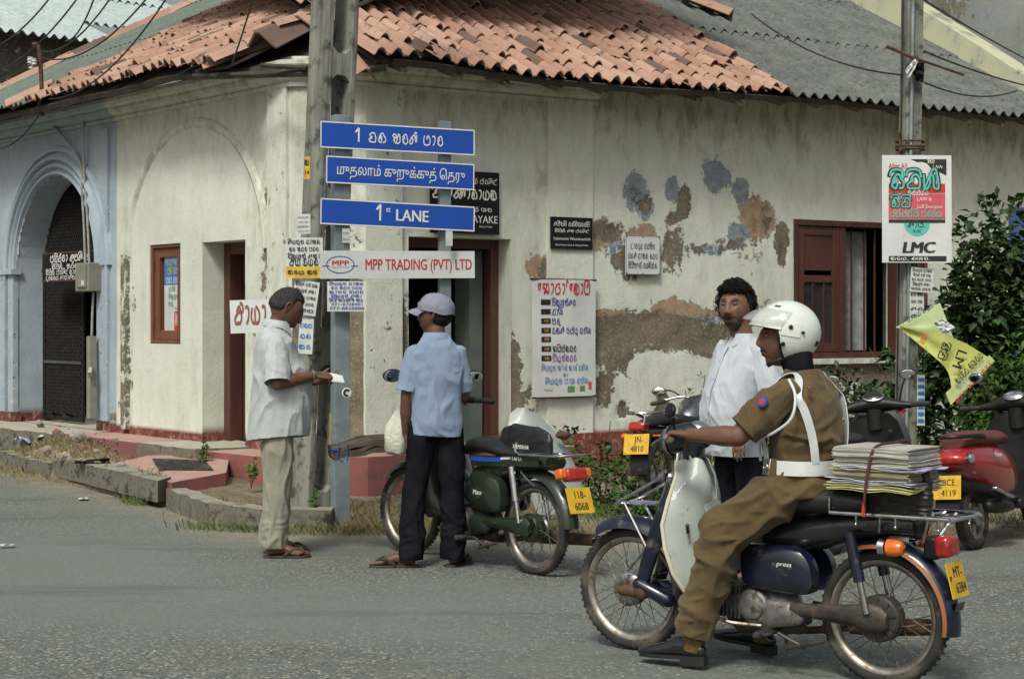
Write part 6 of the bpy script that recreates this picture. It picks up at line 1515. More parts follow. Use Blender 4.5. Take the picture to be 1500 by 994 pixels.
for i in range(13):
    el = lerp(PI/2, -.06, i/12); rows.append([((.108*math.cos(el))*math.cos(a), .089*math.cos(el)*math.sin(a), .098*math.sin(el)**.9 if el > 0 else .1*math.sin(el)) for a in [2*PI*j/36 for j in range(37)]])
g.sheet(rows, .003); me = g.mesh(); wrinkle(me, .008, (14, 14, 34), 3); link('crown', me, M_('cap_cloth'), cp)
g = G(); rows = []
for i in range(7):
    t = i/6; rows.append([((.10+.075*t*math.cos(a*.95))*math.cos(a*(1-.15*t)), (.086+.02*t)*math.sin(a)*(1-.2*t), -.002-.028*t*t-.02*abs(math.sin(a))**2) for a in [R(-62)+R(124)*j/16 for j in range(17)]])
g.sheet(rows, .004); g.obj('visor', M_('cap_cloth'), cp)
g = G(); rows = []
for j in range(49):
    a = 2*PI*j/48; w2 = .004*math.sin(a*5); rows.append([(.112*math.cos(a), .093*math.sin(a), z+.012*math.cos(a+.6)+w2) for z in (-.004, .012, .026)])
g.sheet(rows, .003); g.obj('band', M_('cap_cloth'), cp)
g = G(); g.tube(catmull([(-.1, -.02, .01), (-.11, 0, .03), (-.1, .02, .01)], 4), .004, 6); g.ell((0, 0, .1), (.008, .008, .005), 10, 6); g.obj('button', M_('cap_cloth'), cp)
p2.scale = (1, 1, 1.022)
# ================= curly-haired man
p3 = thing('person', 'man with curly black hair and goatee in white short-sleeved shirt looking left', 'person', (1.29, 9.62, 0), R(208))
HM = Matrix.Translation((.04, 0, 1.545)) @ Euler((0, R(-4), R(33))).to_matrix().to_4x4() @ Matrix.Scale(1.1, 4)
g = G(); vs, fs = head_pts(HM, {'open': 1}); g.add(vs, fs); ear(g, HM, 1); ear(g, HM, -1)
limb(g, [(-.02, 0, 1.33), (-.0, 0, 1.41), (.02, 0, 1.49)], [.072, .064, .062])
torso(g, [(.9, 0, .1, .13), (1.1, 0, .1, .14), (1.28, 0, .08, .15), (1.35, 0, .06, .1)])
el, wr = Vector((-.045, .255, 1.02)), Vector((.175, .25, .865))
limb(g, [(-.01, .17, 1.29), el], [.05, .042]); limb(g, [el, el.lerp(wr, .35), wr], [.042, .042, .027]); hand(g, aim(wr, (.25, 0, -1), (.9, .35, .2)), (.25, .3, .25), thumb=(.45, .1), sd=-1)
el2, wr2 = Vector((-.02, -.24, 1.02)), Vector((.1, -.22, .8))
limb(g, [(-.01, -.17, 1.29), el2], [.05, .042]); limb(g, [el2, wr2], [.042, .027]); hand(g, aim(wr2, (.3, 0, -1), (.9, -.3, .2)), (.3, .3, .25), sd=1)
for sd in (-1, 1): limb(g, [(0, sd*.09, .86), (.01, sd*.1, .48), (-.02, sd*.1, .09)], [.08, .055, .038]); foot(g, aim((-.035, sd*.105, .012), (1, sd*.15, 0), (0, 0, 1)))
body(p3, g, HM, SK3, {'must': 1, 'beard': 1, 'open': 1})
hair_cap(p3, HM, side=-.03, back=-.075, puff=.016, lump=.01, seed=9)
g = G(HM); random.seed(31)   # curls
for k in range(2600):
    a = random.uniform(0, 2*PI); el_ = math.asin(random.uniform(-.55, 1)); ca = math.cos(a)
    zl = lerp(lerp(-.01, -.07, sstep(-.05, -.6, ca)), .064, sstep(-.15, .38, ca))
    z = .117*math.sin(el_)
    if z < zl: continue
    c0 = Vector((.097*math.cos(el_)*ca, .077*math.cos(el_)*math.sin(a), z)); n_ = c0.normalized(); c0 += n_*random.uniform(.006, .036)*(1-.35*sstep(.2, .8, ca)*sstep(.1, .0, z))
    r_ = random.uniform(.004, .010); u_ = n_.orthogonal().normalized(); v_ = n_.cross(u_); ph = random.uniform(0, 6)
    g.tube([c0+(u_*math.cos(ph+t*1.1)+v_*math.sin(ph+t*1.1))*r_+n_*(t*.0016) for t in range(6)], [.0019]*5+[.0007], 4)
g.obj('curls', M_('hair'), p3, kind='stuff')
g = G(HM)
for k in range(60):
    y = random.uniform(-.03, .03); z = random.uniform(-.054, -.044)-abs(y)*.2; x = .104-y*y*9; g.tube([(x, y, z), (x+.006, y*1.08, z-.006)], [.0016, .0008], 4)
g.obj('moustache', M_('hair'), p3, kind='stuff')
g = G(); torso(g, [(.70, .03, .15, .18), (.80, .04, .165, .185), (.95, .055, .175, .185), (1.08, .045, .165, .19), (1.2, .015, .14, .2), (1.28, -.0, .115, .2), (1.33, -.01, .09, .175), (1.375, -.01, .07, .1), (1.4, -.005, .065, .075)])
for sd, e0 in ((1, el), (-1, el2)):
    sleeve(p3, (-.01, sd*.165, 1.29), e0, .84, (.078, .076, .077), M_('white_cotton'), 60+sd)
cE = Vector((-.01, .165, 1.29)).lerp(el, .82); cF = Vector((-.01, -.165, 1.29)).lerp(el2, .82)
garment('shirt', g, M_('white_cotton'), p3, amp=.010, sc=(8, 8, 4), seed=14, cuts=[((0, 0, .72), (0, 0, -1), .4), ((0, 0, 1.393), (0, 0, 1), .09)], zones=[((0, .15, 1.18), .15, .01, 12), ((.05, 0, .85), .2, .006, 5)])
collar(p3, (.0, 0, 1.385), .072, M_('white_cotton'), .42)
g = G(); rows = [[(x, y, z) for y in (-.014, .014)] for x, z in ((.19, .72), (.212, .82), (.236, .95), (.218, 1.08), (.165, 1.2), (.13, 1.28), (.095, 1.335))]; g.sheet(rows, .003)
for (x, z) in ((.215, .82), (.238, .93), (.226, 1.05), (.19, 1.15), (.145, 1.25)): g.ell((x, 0, z), (.003, .006, .006), 8, 6)
g.obj('placket', M_('white_cotton'), p3)
g = G(); torso(g, [(.72, 0, .125, .155), (.86, 0, .13, .165), (.92, 0, .12, .16)])
for sd in (-1, 1): limb(g, [(0, sd*.082, .82), (.0, sd*.095, .6), (.01, sd*.10, .45), (-.0, sd*.10, .25), (-.01, sd*.10, .07)], [.10, .09, .082, .078, .084])
garment('trousers', g, M_('black_trouser'), p3, amp=.01, sc=(9, 9, 3), seed=17, cuts=[((-.01, .1, .05), (0, 0, -1), .11), ((-.01, -.1, .05), (0, 0, -1), .11)])
for sd in (-1, 1): sandal(p3, aim((-.035, sd*.105, .005), (1, sd*.15, 0), (0, 0, 1)))
q_ = el.lerp(wr, .9); g = G(aim(q_, wr-el, (0, 1, .3))); g.torus((0, 0, 0), .031, .008, 'x', 22, 8); g.box((0, 0, .034), (.03, .032, .01)); g.obj('wristwatch', M_('chrome'), p3)
g = G(aim(wr, (.25, 0, -1), (.9, .35, .2))); g.torus((.1, -.0105, -.0), .0105, .002, 'x', 14, 6); g.obj('ring', M_('gold'), p3)
# ================= rider in uniform
p4 = thing('person', 'helmeted rider in khaki uniform with white belt and cross straps on the blue motorcycle', 'person', (1.51, 6.93, 0), hd(-.791, .612))
HM = Matrix.Translation((.45, .01, 1.40)) @ Euler((0, R(-2), R(36))).to_matrix().to_4x4()
g = G(); vs, fs = head_pts(HM, {'open': 1}); g.add(vs, fs); ear(g, HM, 1); ear(g, HM, -1)
limb(g, [(.36, 0, 1.18), (.385, 0, 1.26), (.42, .005, 1.34)], [.07, .058, .058])
torso(g, [(.85, .36, .1, .12), (1.0, .35, .1, .13), (1.15, .35, .08, .14), (1.22, .36, .06, .1)])
sL, eL_, wL = Vector((.365, .168, 1.17)), Vector((.515, .285, 1.0)), Vector((.735, .305, 1.0))
sR, eR_, wR = Vector((.36, -.18, 1.17)), Vector((.51, -.30, 1.0)), Vector((.735, -.305, 1.0))
for s0, e0, w0, sd in ((sL, eL_, wL, 1), (sR, eR_, wR, -1)):
    limb(g, [s0, e0], [.052, .043]); limb(g, [e0, e0.lerp(w0, .3), w0], [.043, .044, .027]); hand(g, aim(w0, (1, -.05*sd, .06), (0, 0, 1)), (.75, 1.1, .7), thumb=(.9, .9), sd=-sd)
kL, aL = Vector((.63, .20, .60)), Vector((.775, .21, .155)); kR, aR = Vector((.63, -.2, .60)), Vector((.68, -.22, .14))
for hp_, k0, a0 in ((Vector((.37, .085, .82)), kL, aL), (Vector((.37, -.085, .82)), kR, aR)): limb(g, [hp_, k0], [.07, .055]); limb(g, [k0, k0.lerp(a0, .3), a0], [.058, .058, .038])
body(p4, g, HM, (.15, .075, .048), {'must': .9, 'open': 1})
hair_cap(p4, HM, side=-.03, back=-.07, puff=.006, seed=12)
g = G(); L = [(.80, .36, .135, .158), (.87, .36, .130, .155), (.93, .355, .138, .16), (1.02, .352, .143, .172), (1.10, .352, .136, .181), (1.16, .355, .118, .182), (1.205, .362, .096, .16), (1.24, .37, .08, .105), (1.27, .378, .07, .078)]
torso(g, L)
for s0, e0 in ((sL, eL_), (sR, eR_)): sleeve(p4, s0, e0, .86, (.079, .076, .075), M_('uniform'), 70+int(s0.y*10), amp=.012)
uni = garment('uniform_shirt', g, M_('uniform'), p4, vox=.008, amp=.013, sc=(8, 8, 5), seed=21, cuts=[((.372, 0, 1.262), (.2, 0, 1), .095)], zones=[((.33, .16, 1.06), .16, .018, 10), ((.22, .05, .95), .22, .016, 18), ((.33, -.16, 1.06), .14, .012, 10), ((.3, .17, .93), .12, .014, 18)])
collar(p4, (.375, 0, 1.25), .072, M_('uniform'), .4, lean=(.012, 0))
g = G(); torso(g, [(.75, .345, .15, .17), (.82, .355, .145, .17), (.87, .36, .132, .16), (.90, .36, .125, .155)])
for sd, k0, a0 in ((1, kL, aL), (-1, kR, aR)):
    h0 = Vector((.36, sd*.09, .79)); limb(g, [h0, h0.lerp(k0, .5), k0+Vector((.01, 0, -.01))], [.092, .108, .094]); limb(g, [k0, k0.lerp(a0, .35), k0.lerp(a0, .7), a0+Vector((0, 0, -.0))], [.092, .088, .084, .086])
garment('trousers', g, M_('uniform'), p4, vox=.008, amp=.015, sc=(8, 8, 6), seed=25, cuts=[(aL+Vector((0, 0, .0)), aL-kL, .12), (aR, aR-kR, .12)], zones=[((.62, .2, .56), .22, .026, 14), ((.40, .14, .78), .22, .03, 16), ((.76, .21, .25), .22, .02, 20), ((.70, .2, .42), .16, .012, 14)])
mat('sock', (.12, .085, .02), (.09, .06, .015), 30, .9, 0, .5, 200, .001)
def shoe(M):
    g = G(M); g.tube([(-.03, 0, .04), (0, 0, .05), (.07, 0, .052), (.13, 0, .038), (.2, 0, .03), (.25, 0, .024)], [(.035, .03), (.045, .035), (.042, .036), (.03, .042), (.024, .046), (.018, .036)], 18, rnd=True, up=Vector((0, 1, 0)))
    g.tube([(0, 0, .05), (-.004, 0, .105)], [.042, .04], 16)
    me = remesh(g, .006, 2, 'shoe'); o = link('shoe', me, M_('polish'), p4, smooth=False)
    for p in me.polygons: p.use_smooth = True
    g = G(M); P = [(p.x, p.y) for p in catmull([(-.055, -.03, 0), (-.065, 0, 0), (-.055, .03, 0), (.05, .036, 0), (.17, .05, 0), (.26, .03, 0), (.275, 0, 0), (.25, -.03, 0), (.16, -.048, 0), (.05, -.034, 0)], 3, True)]
    P = [(x*.95, y*.88) for x, y in P]; g.prism(P, .002, .018); g.prism([(x, y) for x, y in P if x < .055], -.022, .002); g.obj('sole', mat('sole_rubber', (.012, .012, .012), None, 9, .7), o)
    g = G(M)
    for k in range(4): g.tube([(.09+.02*k, -.022, .062-.007*k), (.09+.02*k, .0, .068-.007*k), (.09+.02*k, .022, .062-.007*k)], .0022, 5)
    g.obj('laces', M_('rubber'), o)
FL = aim(aL+Vector((-.0, 0, -.115)), (1, .02, -.05), (0, 0, 1)); shoe(FL); shoe(aim(aR+Vector((0, 0, -.105)), (1, -.1, .05), (0, 0, 1)))
for a0, k0 in ((aL, kL), (aR, kR)):
    g = G(); g.tube([a0+(k0-a0)*.15, a0+Vector((0, 0, -.075))], [.05, .045], 16); g.obj('sock', M_('sock'), p4)

# belt and straps: wrapped round the shirt surface
def ringpt(z, a, off=.0, ys=1):
    for (z0, x0, a0, b0), (z1, x1, a1, b1) in zip([l[:4] for l in L], [l[:4] for l in L[1:]]):
        if z0 <= z <= z1:
            t = (z-z0)/(z1-z0); xc, rx, ry = lerp(x0, x1, t), lerp(a0, a1, t)+off, lerp(b0, b1, t)+off; ca, sa = math.cos(a), math.sin(a)
            return Vector((xc+rx*math.copysign(abs(ca)**.85, ca), ry*math.copysign(abs(sa)**.85, sa), z)), Vector((ca, sa, .15))
g = G(); rows = []
for j in range(41):
    a = 2*PI*j/40; c0 = ringpt(.87, a, .022)[0]; rows.append([c0+Vector((.0, 0, dz)) for dz in (-.03, .0, .03)])
g.sheet(rows, .004); bl = g.obj('belt', M_('white_leather'), p4)
for a in (R(75), R(285)):
    p, n = ringpt(.87, a, .027); g = G(aim(p, n, (0, 0, 1))); g.box((0, 0, 0), (.006, .035, .075)); g.obj('belt_loop', M_('uniform'), bl)
g = G(aim(ringpt(.87, R(60), .029)[0], ringpt(.87, R(60))[1], (0, 0, 1))); g.box((0, 0, 0), (.008, .05, .07)); g.torus((0.006, 0, 0), .014, .004, 'x'); g.obj('buckle', M_('chrome'), bl, bev=.004)
for sd in (1, -1):   # strap from the back of the belt over the shoulder and down the chest
    A = [(.89, PI-sd*.75), (.97, PI-sd*.85), (1.05, PI-sd*.95), (1.12, PI-sd*1.05), (1.165, PI-sd*1.15)]
    pts = []
    for (z, a) in A: p, n = ringpt(z, a, .023); pts.append((p, n))
    pts += [(Vector((.32, sd*.125, 1.240)), Vector((-.4, 0, 1))), (Vector((.355, sd*.115, 1.262)), Vector((0, 0, 1))), (Vector((.41, sd*.118, 1.235)), Vector((.5, 0, .8)))]
    for (z, a) in ((1.165, sd*.72), (1.1, sd*.66), (1.0, sd*.72), (.90, sd*.95)): p, n = ringpt(z, a, .023); pts.append((p, n))
    strap_on(p4, 'cross_strap', pts, .034, M_('white_leather'))
# lanyard looping under the left arm
la = [Vector(v) for v in ((.33, .19, 1.235), (.28, .228, 1.17), (.29, .245, 1.08), (.37, .24, 1.02), (.45, .20, .99), (.50, .13, .95), (.50, .12, .89))]
g = G(); g.tube(catmull(la, 6), .0062, 8); g.obj('lanyard', M_('white_leather'), p4)
g = G(aim(sL.lerp(eL_, .28)+Vector((-.012, .096, .024)), (0, 1, .2), (0, 0, 1))); g.lathe([(0, .004), (.015, .003), (.017, -.006)], axis='x', n=6); ba = g.obj('sleeve_badge', M_('scarlet'), p4)
g = G(aim(sL.lerp(eL_, .28)+Vector((-.012, .094, .024)), (0, 1, .2), (0, 0, 1))); g.lathe([(0, .003), (.021, .002), (.023, -.008)], axis='x', n=18); g.obj('badge_rim', M_('blue_tape'), ba)
g = G(); g.lathe([(0, .004), (.008, .003), (.009, -.003)], axis='x', n=12); g.obj('button', M_('gold'), p4, loc=(.25, .165, 1.205), rot=(0, -.8, 2.3))
# helmet
mat('helmet_white', (.66, .70, .66), (.58, .62, .58), 5, .22, 0, coat=.5, dirt=(.3, .3, .26), dsc=12, dth=.63)
m, nt, b = new_mat('clear_visor'); MATS['clear_visor'] = m
b.inputs['Base Color'].default_value = (.55, .58, .56, 1); b.inputs['Roughness'].default_value = .12; b.inputs['Transmission Weight'].default_value = .0; b.inputs['Alpha'].default_value = .26; b.inputs['Coat Weight'].default_value = .6
hl = thing('helmet', '', ''); hl.parent = p4
for k in ('label', 'category'):
    if k in hl: del hl[k]
hl.matrix_local = HM @ Matrix.Translation((-.012, 0, .03)) @ Euler((0, R(-8), 0)).to_matrix().to_4x4()
def hs_(a, el, k=1):
    return Vector((.142*k*math.cos(el)*math.cos(a), .122*k*math.cos(el)*math.sin(a), .132*k*math.sin(el)))
def elow(a):
    a = abs((a+PI) % (2*PI)-PI); return lerp(R(10), R(-58), sstep(R(60), R(86), a)) if a < R(100) else lerp(R(-58), R(-46), sstep(R(100), R(170), a))
g = G(); rows = []
for j in range(73):
    a = 2*PI*j/72; rows.append([hs_(a, lerp(PI/2, elow(a), i/24)) for i in range(25)])
g.sheet(rows, .012); sh2 = g.obj('shell', M_('helmet_white'), hl)
g = G(); rows = []
for j in range(73): a = 2*PI*j/72; rows.append(hs_(a, elow(a), .985))
g.tube(rows, .006, 8, caps=False); g.obj('edge_trim', M_('black_plastic'), sh2)
g = G(); rows = []
for i in range(9):
    el = lerp(R(38), R(-4), i/8); rows.append([hs_(a, el, 1.03+.0*i) + Vector((.016*i/8*math.cos(a)+.035*(i/8), 0, .03*(i/8))) for a in [R(-88)+R(176)*j/24 for j in range(25)]])
g.sheet(rows, .002); g.obj('visor', M_('clear_visor'), hl)
g = G(); rows = []
for i in range(4): rows.append([hs_(a, R(30)-R(9)*i, 1.012)+Vector((.02*i/3*math.cos(a), 0, -.002*i)) for a in [R(-75)+R(150)*j/20 for j in range(21)]])
g.sheet(rows, .003); g.obj('visor_peak', M_('helmet_white'), hl)
for sd in (-1, 1):
    for (a, e, r_) in ((88, 8, .009), (80, -24, .008), (110, 2, .006)):
        p = hs_(R(a)*sd, R(e), 1.035); g = G(aim(p, p, (0, 0, 1))); g.lathe([(0, .006), (r_, .005), (r_*1.1, -.004)], axis='x', n=14); g.obj('press_stud', M_('black_plastic'), hl)
    g = G(); g.sheet([[hs_(R(a)*sd, R(e), 1.028) for e in (16, 8, 0, -8)] for a in (74, 82, 90, 98, 106)], .004*sd); g.obj('hinge_plate', M_('helmet_white'), hl)
    g = G(); g.sheet([[hs_(R(a)*sd, R(e), 1.006) for e in (-18, -8)] for a in (146, 152, 158)], .002); g.obj('vent', M_('black_plastic'), hl)
    g = G(); g.sheet([[hs_(R(a)*sd, R(e), 1.006) for e in (44, 49)] for a in (40, 48, 56)], .002); g.obj('top_vent', M_('steel'), hl)
g = G(); rows = []
for j in range(41):
    a = R(78)+R(204)*j/40; rows.append([hs_(a, lerp(R(-30), R(-74), i/6), .93-.02*i/6) for i in range(7)])
g.sheet(rows, .010); g.obj('lining', M_('rubber'), hl)
g = G(); limb(g, [(.375, 0, 1.25), (.39, 0, 1.285), (.40, .0, 1.325)], [.060, .066, .072]); g.obj('neck_scarf', M_('black_trouser'), p4)
g = G(); pts = [hs_(R(95), R(-54), .96), Vector((.05, .05, -.145)), Vector((.055, 0, -.155)), Vector((.05, -.05, -.145)), hs_(R(-95), R(-54), .96)]
g.tube(catmull(pts, 5), [(.003, .009)]*21, 8); g.obj('chin_strap', M_('black_plastic'), hl)
# ------------------------------------------------------------------ poles, signs, notices
mat('sign_blue', (.012, .075, .42), (.012, .065, .36), 3, .35, dirt=(.02, .06, .25), dsc=6, dth=.6)
mat('sign_white', (.62, .64, .64), (.55, .58, .58), 4, .45, dirt=(.42, .43, .40), dsc=7, dth=.6)
mat('sign_black', (.008, .008, .010), (.014, .014, .017), 4, .7, dirt=(.03, .03, .03), dsc=5, dth=.62, spec=.2)
mat('red_print', (.50, .035, .02), (.45, .03, .02), 20, .6); mat('blue_print', (.03, .05, .30), None, 20, .6); mat('cyan_print', (.03, .20, .45), None, 20, .6)
mat('teal_print', (.10, .50, .42), None, 20, .5); mat('pink_print', (.58, .10, .13), None, 20, .5); mat('brown_print', (.25, .09, .06), (.2, .07, .05), 30, .7); mat('green_print', (.12, .28, .10), None, 20, .6)
mat('yellow_print', (.62, .42, .04), (.5, .34, .04), 20, .6); mat('grey_print', (.14, .14, .15), None, 20, .6); mat('violet_print', (.28, .10, .35), None, 20, .6); mat('orange_print', (.55, .2, .08), None, 20, .6)
mat('galvanised', (.27, .32, .34), (.20, .24, .26), 6, .55, .4, .2, 60, .001, dirt=(.12, .12, .11), dsc=5, dth=.57, coord='World')
mat('banner', (.62, .64, .64), (.54, .56, .56), 3, .7, 0, .2, 12, .004, dirt=(.38, .36, .31), dsc=4, dth=.6)
mat('pole_concrete', (.25, .255, .22), (.13, .135, .115), 9, .92, 0, .8, 45, .008, dirt=(.06, .06, .05), dsc=7, dth=.49, coord='World', stretch=(1, 1, .14))
mat('yellow_cloth', (.52, .55, .14), (.46, .50, .16), 5, .8, 0, .2, 20, .002); mat('pale_green_cloth', (.48, .58, .32), None, 5, .8)
wt = M_('white_print'); bk = M_('black_print')
# the lattice concrete pole, leaning
pole = thing('lattice_pole', 'tall concrete ladder pole leaning behind the blue street signs', 'utility pole', (-1.43, 12.62, 0), R(42)); pole.rotation_euler = (0, 0, R(42))
pole.matrix_local = Matrix.Translation((-1.475, 12.62, 0)) @ Matrix.Rotation(R(2.5), 4, 'Y') @ Matrix.Rotation(R(40), 4, 'Z')
PA, PB = .25, .27
for x in (-PB/2+.028, PB/2-.028):
    g = G(); rings = []
    for i in range(33):
        z = -.1+i*.2; rings.append([(x+sx_*.028+.002*noise.noise(Vector((z*3, sx_, x*9))), sy*PA/2, z) for sx_, sy in ((-1, -1), (1, -1), (1, 1), (-1, 1))])
    g.loft(rings); g.obj('chord', M_('pole_concrete'), pole, smooth=False, bev=.012)
for (z0, z1) in ((-.1, .22), (1.15, 1.38), (2.2, 2.42), (3.28, 3.44), (4.3, 4.5), (5.3, 5.5), (6.1, 6.3)):
    g = G(); hw = PB/2-.055; c_ = .045
    P = [(-hw, z0+c_*0-.0), (-hw+.0, z0), (hw, z0), (hw, z1), (hw-.0, z1), (-hw, z1)]
    P = [(-hw, z0-c_), (-hw+c_, z0), (hw-c_, z0), (hw, z0-c_), (hw, z1+c_), (hw-c_, z1), (-hw+c_, z1), (-hw, z1+c_)]
    vs = [(x, y, z) for y in (-PA/2+.006, PA/2-.006) for x, z in P]; n = 8
    g.add(vs, [(0, 1, 6, 7), (1, 2, 5, 6), (2, 3, 4, 5)]+[(8+a, 8+b, 8+c_2, 8+d) for a, b, c_2, d in ((7, 6, 1, 0), (6, 5, 2, 1), (5, 4, 3, 2))]+[(i, (i+1) % n, n+(i+1) % n, n+i) for i in range(n)])
    g.obj('batten', M_('pole_concrete'), pole, smooth=False)
def facing(px, py, Y, wd_px, ht_px): return W(px, py, Y), wd_px*Y/FPX, ht_px*Y/FPX
# street sign frame
sg = thing('street_sign', 'twin-post frame carrying three blue street name boards and one white trading board', 'street sign', (-.805, 12.175, 0), R(27.4))
for (x, w_, d_, yy) in ((-.42, .115, .085, .075), (.385, .085, .05, .06)):
    g = G(); g.box((x, yy, 1.44), (w_, d_, 2.96)); pt = g.obj('post', M_('galvanised'), sg, smooth=False, bev=.004)
def sgn(zl, zr, h, m, lab, lines, brd, wd=1.2, x=0, **k):
    z = (zl+zr)/2; return board('sign_board', lab, None, (x, 0, z), 0, wd, h, m, .006, lines, parent=sg, rot=(0, math.atan2(zl-zr, wd), 0), border=brd, **k)
sgn(2.772, 2.769, .188, M_('sign_blue'), 'top blue board with Sinhala street name', [(wt, '1', -.335, -.035, .066, dict(bold=.2)), (wt, 'වන', -.235, -.035, .062, dict(wd=.145)), (wt, 'හරස්', -.05, -.035, .062, dict(wd=.2)), (wt, 'පාර', .19, -.035, .062, dict(wd=.165))], (wt, .009, .001))
sgn(2.530, 2.518, .192, M_('sign_blue'), 'middle blue board with Tamil street name', [(wt, 'முதலாம் குறுக்குத் \u0bc6தரு', .0, -.03, .072, dict(bold=.016, align='c', wd=1.0))], (wt, .009, .001), wd=1.155, x=.02)
sgn(2.237, 2.212, .183, M_('sign_blue'), 'lowest blue board reading 1st LANE', [(wt, '1', -.175, -.04, .076, dict(bold=.2)), (wt, 'st', -.105, .018, .042, dict(bold=.03, sx=.9)), (wt, 'LANE', -.03, -.04, .085, dict(bold=.07, sx=.78, wd=.26))], (wt, .009, .001))
mppl = sgn(1.863, 1.881, .196, M_('sign_white'), 'white board with red trading company lettering', [(M_('red_print'), 'MPP TRADING (PVT) LTD', -.265, -.036, .08, dict(bold=.05, wd=.84)), (M_('red_print'), 'MPP', -.45, -.005, .036, dict(bold=.06, align='c', wd=.13)), (M_('blue_print'), 'LANKA EXPORT IMPORT', -.45, -.022, .007, dict(align='c', wd=.13))], None)
g = G()
for k_ in range(48):
    a, b = 2*PI*k_/48, 2*PI*(k_+1)/48; r0, r1 = (.10, .056), (.106, .061)
    g.add([(-.45+r0[0]*math.cos(a), -.0024, r0[1]*math.sin(a)), (-.45+r0[0]*math.cos(b), -.0024, r0[1]*math.sin(b)), (-.45+r1[0]*math.cos(b), -.0024, r1[1]*math.sin(b)), (-.45+r1[0]*math.cos(a), -.0024, r1[1]*math.sin(a))], [(0, 1, 2, 3)])
for x0, x1 in ((-.585, -.53), (-.37, -.315)): g.add([(x0, -.0027, -.012), (x1, -.0027, -.012), (x1, -.0027, -.007), (x0, -.0027, -.007)], [(0, 1, 2, 3)])
link('logo', g.mesh(fix=False), M_('blue_print'), mppl, smooth=False)
# notices pasted on the poles
mat('notice', (.56, .58, .57), (.48, .50, .49), 5, .8, 0, .2, 20, .002, dirt=(.36, .36, .33), dsc=9, dth=.62)
SI = ['සියලුම වාහන', 'කඩ හතර පවර', 'විකුණුම් සඳහා', 'නිවස ඉඩම් ලක', 'ගමන තරම', 'කාමර අතර']
def notice(label, px, py, Y, w_, h_, rows, m='notice', rz=0, tilt=0, pm='grey_print', fs=.1, cat='notice', name='paper_notice', warp=.004, extra=(), rects=()):
    loc, wd, ht = facing(px, py, Y, w_, h_); L = []
    for i, t in enumerate(rows):
        hh = ht*fs if not isinstance(t, tuple) else ht*t[1]; tx = t if not isinstance(t, tuple) else t[0]
        L.append((M_(pm if not (isinstance(t, tuple) and len(t) > 2) else t[2]), tx, 0, ht*(.5-(i+.85)/(len(rows)+.35)), hh, dict(align='c', wd=wd*(.8 if i % 2 else .88), bold=.2 if is_si(tx) else .02)))
    return board(name, label, cat, loc, rz, wd, ht, M_(m), .0015, L+list(extra), tilt=R(tilt), warp=warp, rects=rects)
notice('small white notice high on the lattice pole below the yellow tag', 445, 328, 12.28, 24, 29, ['සතර', 'පවර කඩ', 'ලකල', 'සදය ගම'], rz=R(-32), fs=.06)
notice('large white land sale notice wrapped on the lattice pole beside the trading board', 446, 376, 12.24, 56, 56, [SI[0], SI[1], SI[2], ('ජය උයන', .16, 'black_print'), 'ලක 20'], rz=R(-8), pm='black_print', fs=.09, warp=.01)
notice('yellow and black sticker under the large land sale notice on the lattice pole', 444, 399, 12.22, 50, 17, [('කඩය කඩ', .3, 'black_print')], m='yellow_print', pm='black_print')
notice('tilted white notice behind the head of the man in loose white shirt', 447, 436, 12.24, 38, 50, [SI[3], SI[2], SI[0], SI[4], 'පහල'], rz=R(-8), tilt=8, fs=.08, pm='black_print', warp=.01)
notice('white and blue flyer low on the lattice pole near the reading man', 448, 492, 12.26, 22, 52, ['ලකල', 'වන', 'කඩ'], tilt=3, pm='cyan_print', fs=.1, warp=.01, rz=R(-10))
notice('white printed sheet taped to the left sign post under the trading board', 508, 434, 11.92, 57, 44, [SI[0], SI[1], SI[5], SI[2], 'විමසීම', ('071-6728401', .09), ('077-8828888', .09)], rz=R(5), pm='blue_print', fs=.075)
notice('small white sticker on the left sign post above the trading board', 507, 345, 12.0, 12, 21, ['ලක', 'කඩ'], rz=R(27), fs=.07, cat='sticker', name='sticker', warp=0)
notice('small white sticker on the right sign post above the trading board', 658, 349, 12.28, 11, 22, ['', ''], rz=R(27), cat='sticker', name='sticker', warp=0)
notice('yellow number tag fixed near the top of the lattice pole', 450, 246, 12.3, 13, 33, [('ක', .2, 'black_print'), ('14', .2, 'black_print')], m='yellow_print', rz=R(-46), cat='tag', name='number_tag', tilt=3)
notice('yellow painted patch low on the lattice pole by the reading man', 487, 627, 12.42, 9, 44, [], m='yellow_print', rz=R(30), cat='sticker', name='sticker')
loc, _, _ = facing(508, 575, 11.93, 1, 1); g = G(aim(loc, (.45, -.89, 0), (0, 0, 1))); g.lathe([(0, .003), (.034, .002), (.036, 0)], axis='x', n=24); o = g.obj('sticker', wt); tag(o, 'round black and white sticker on the left sign post at waist height', 'sticker')
g = G(aim(loc, (.45, -.89, 0), (0, 0, 1))); g.lathe([(.012, .0045), (.028, .004)], axis='x', n=20, a0=.6, a1=5.2); link('print', g.mesh(), bk, o)
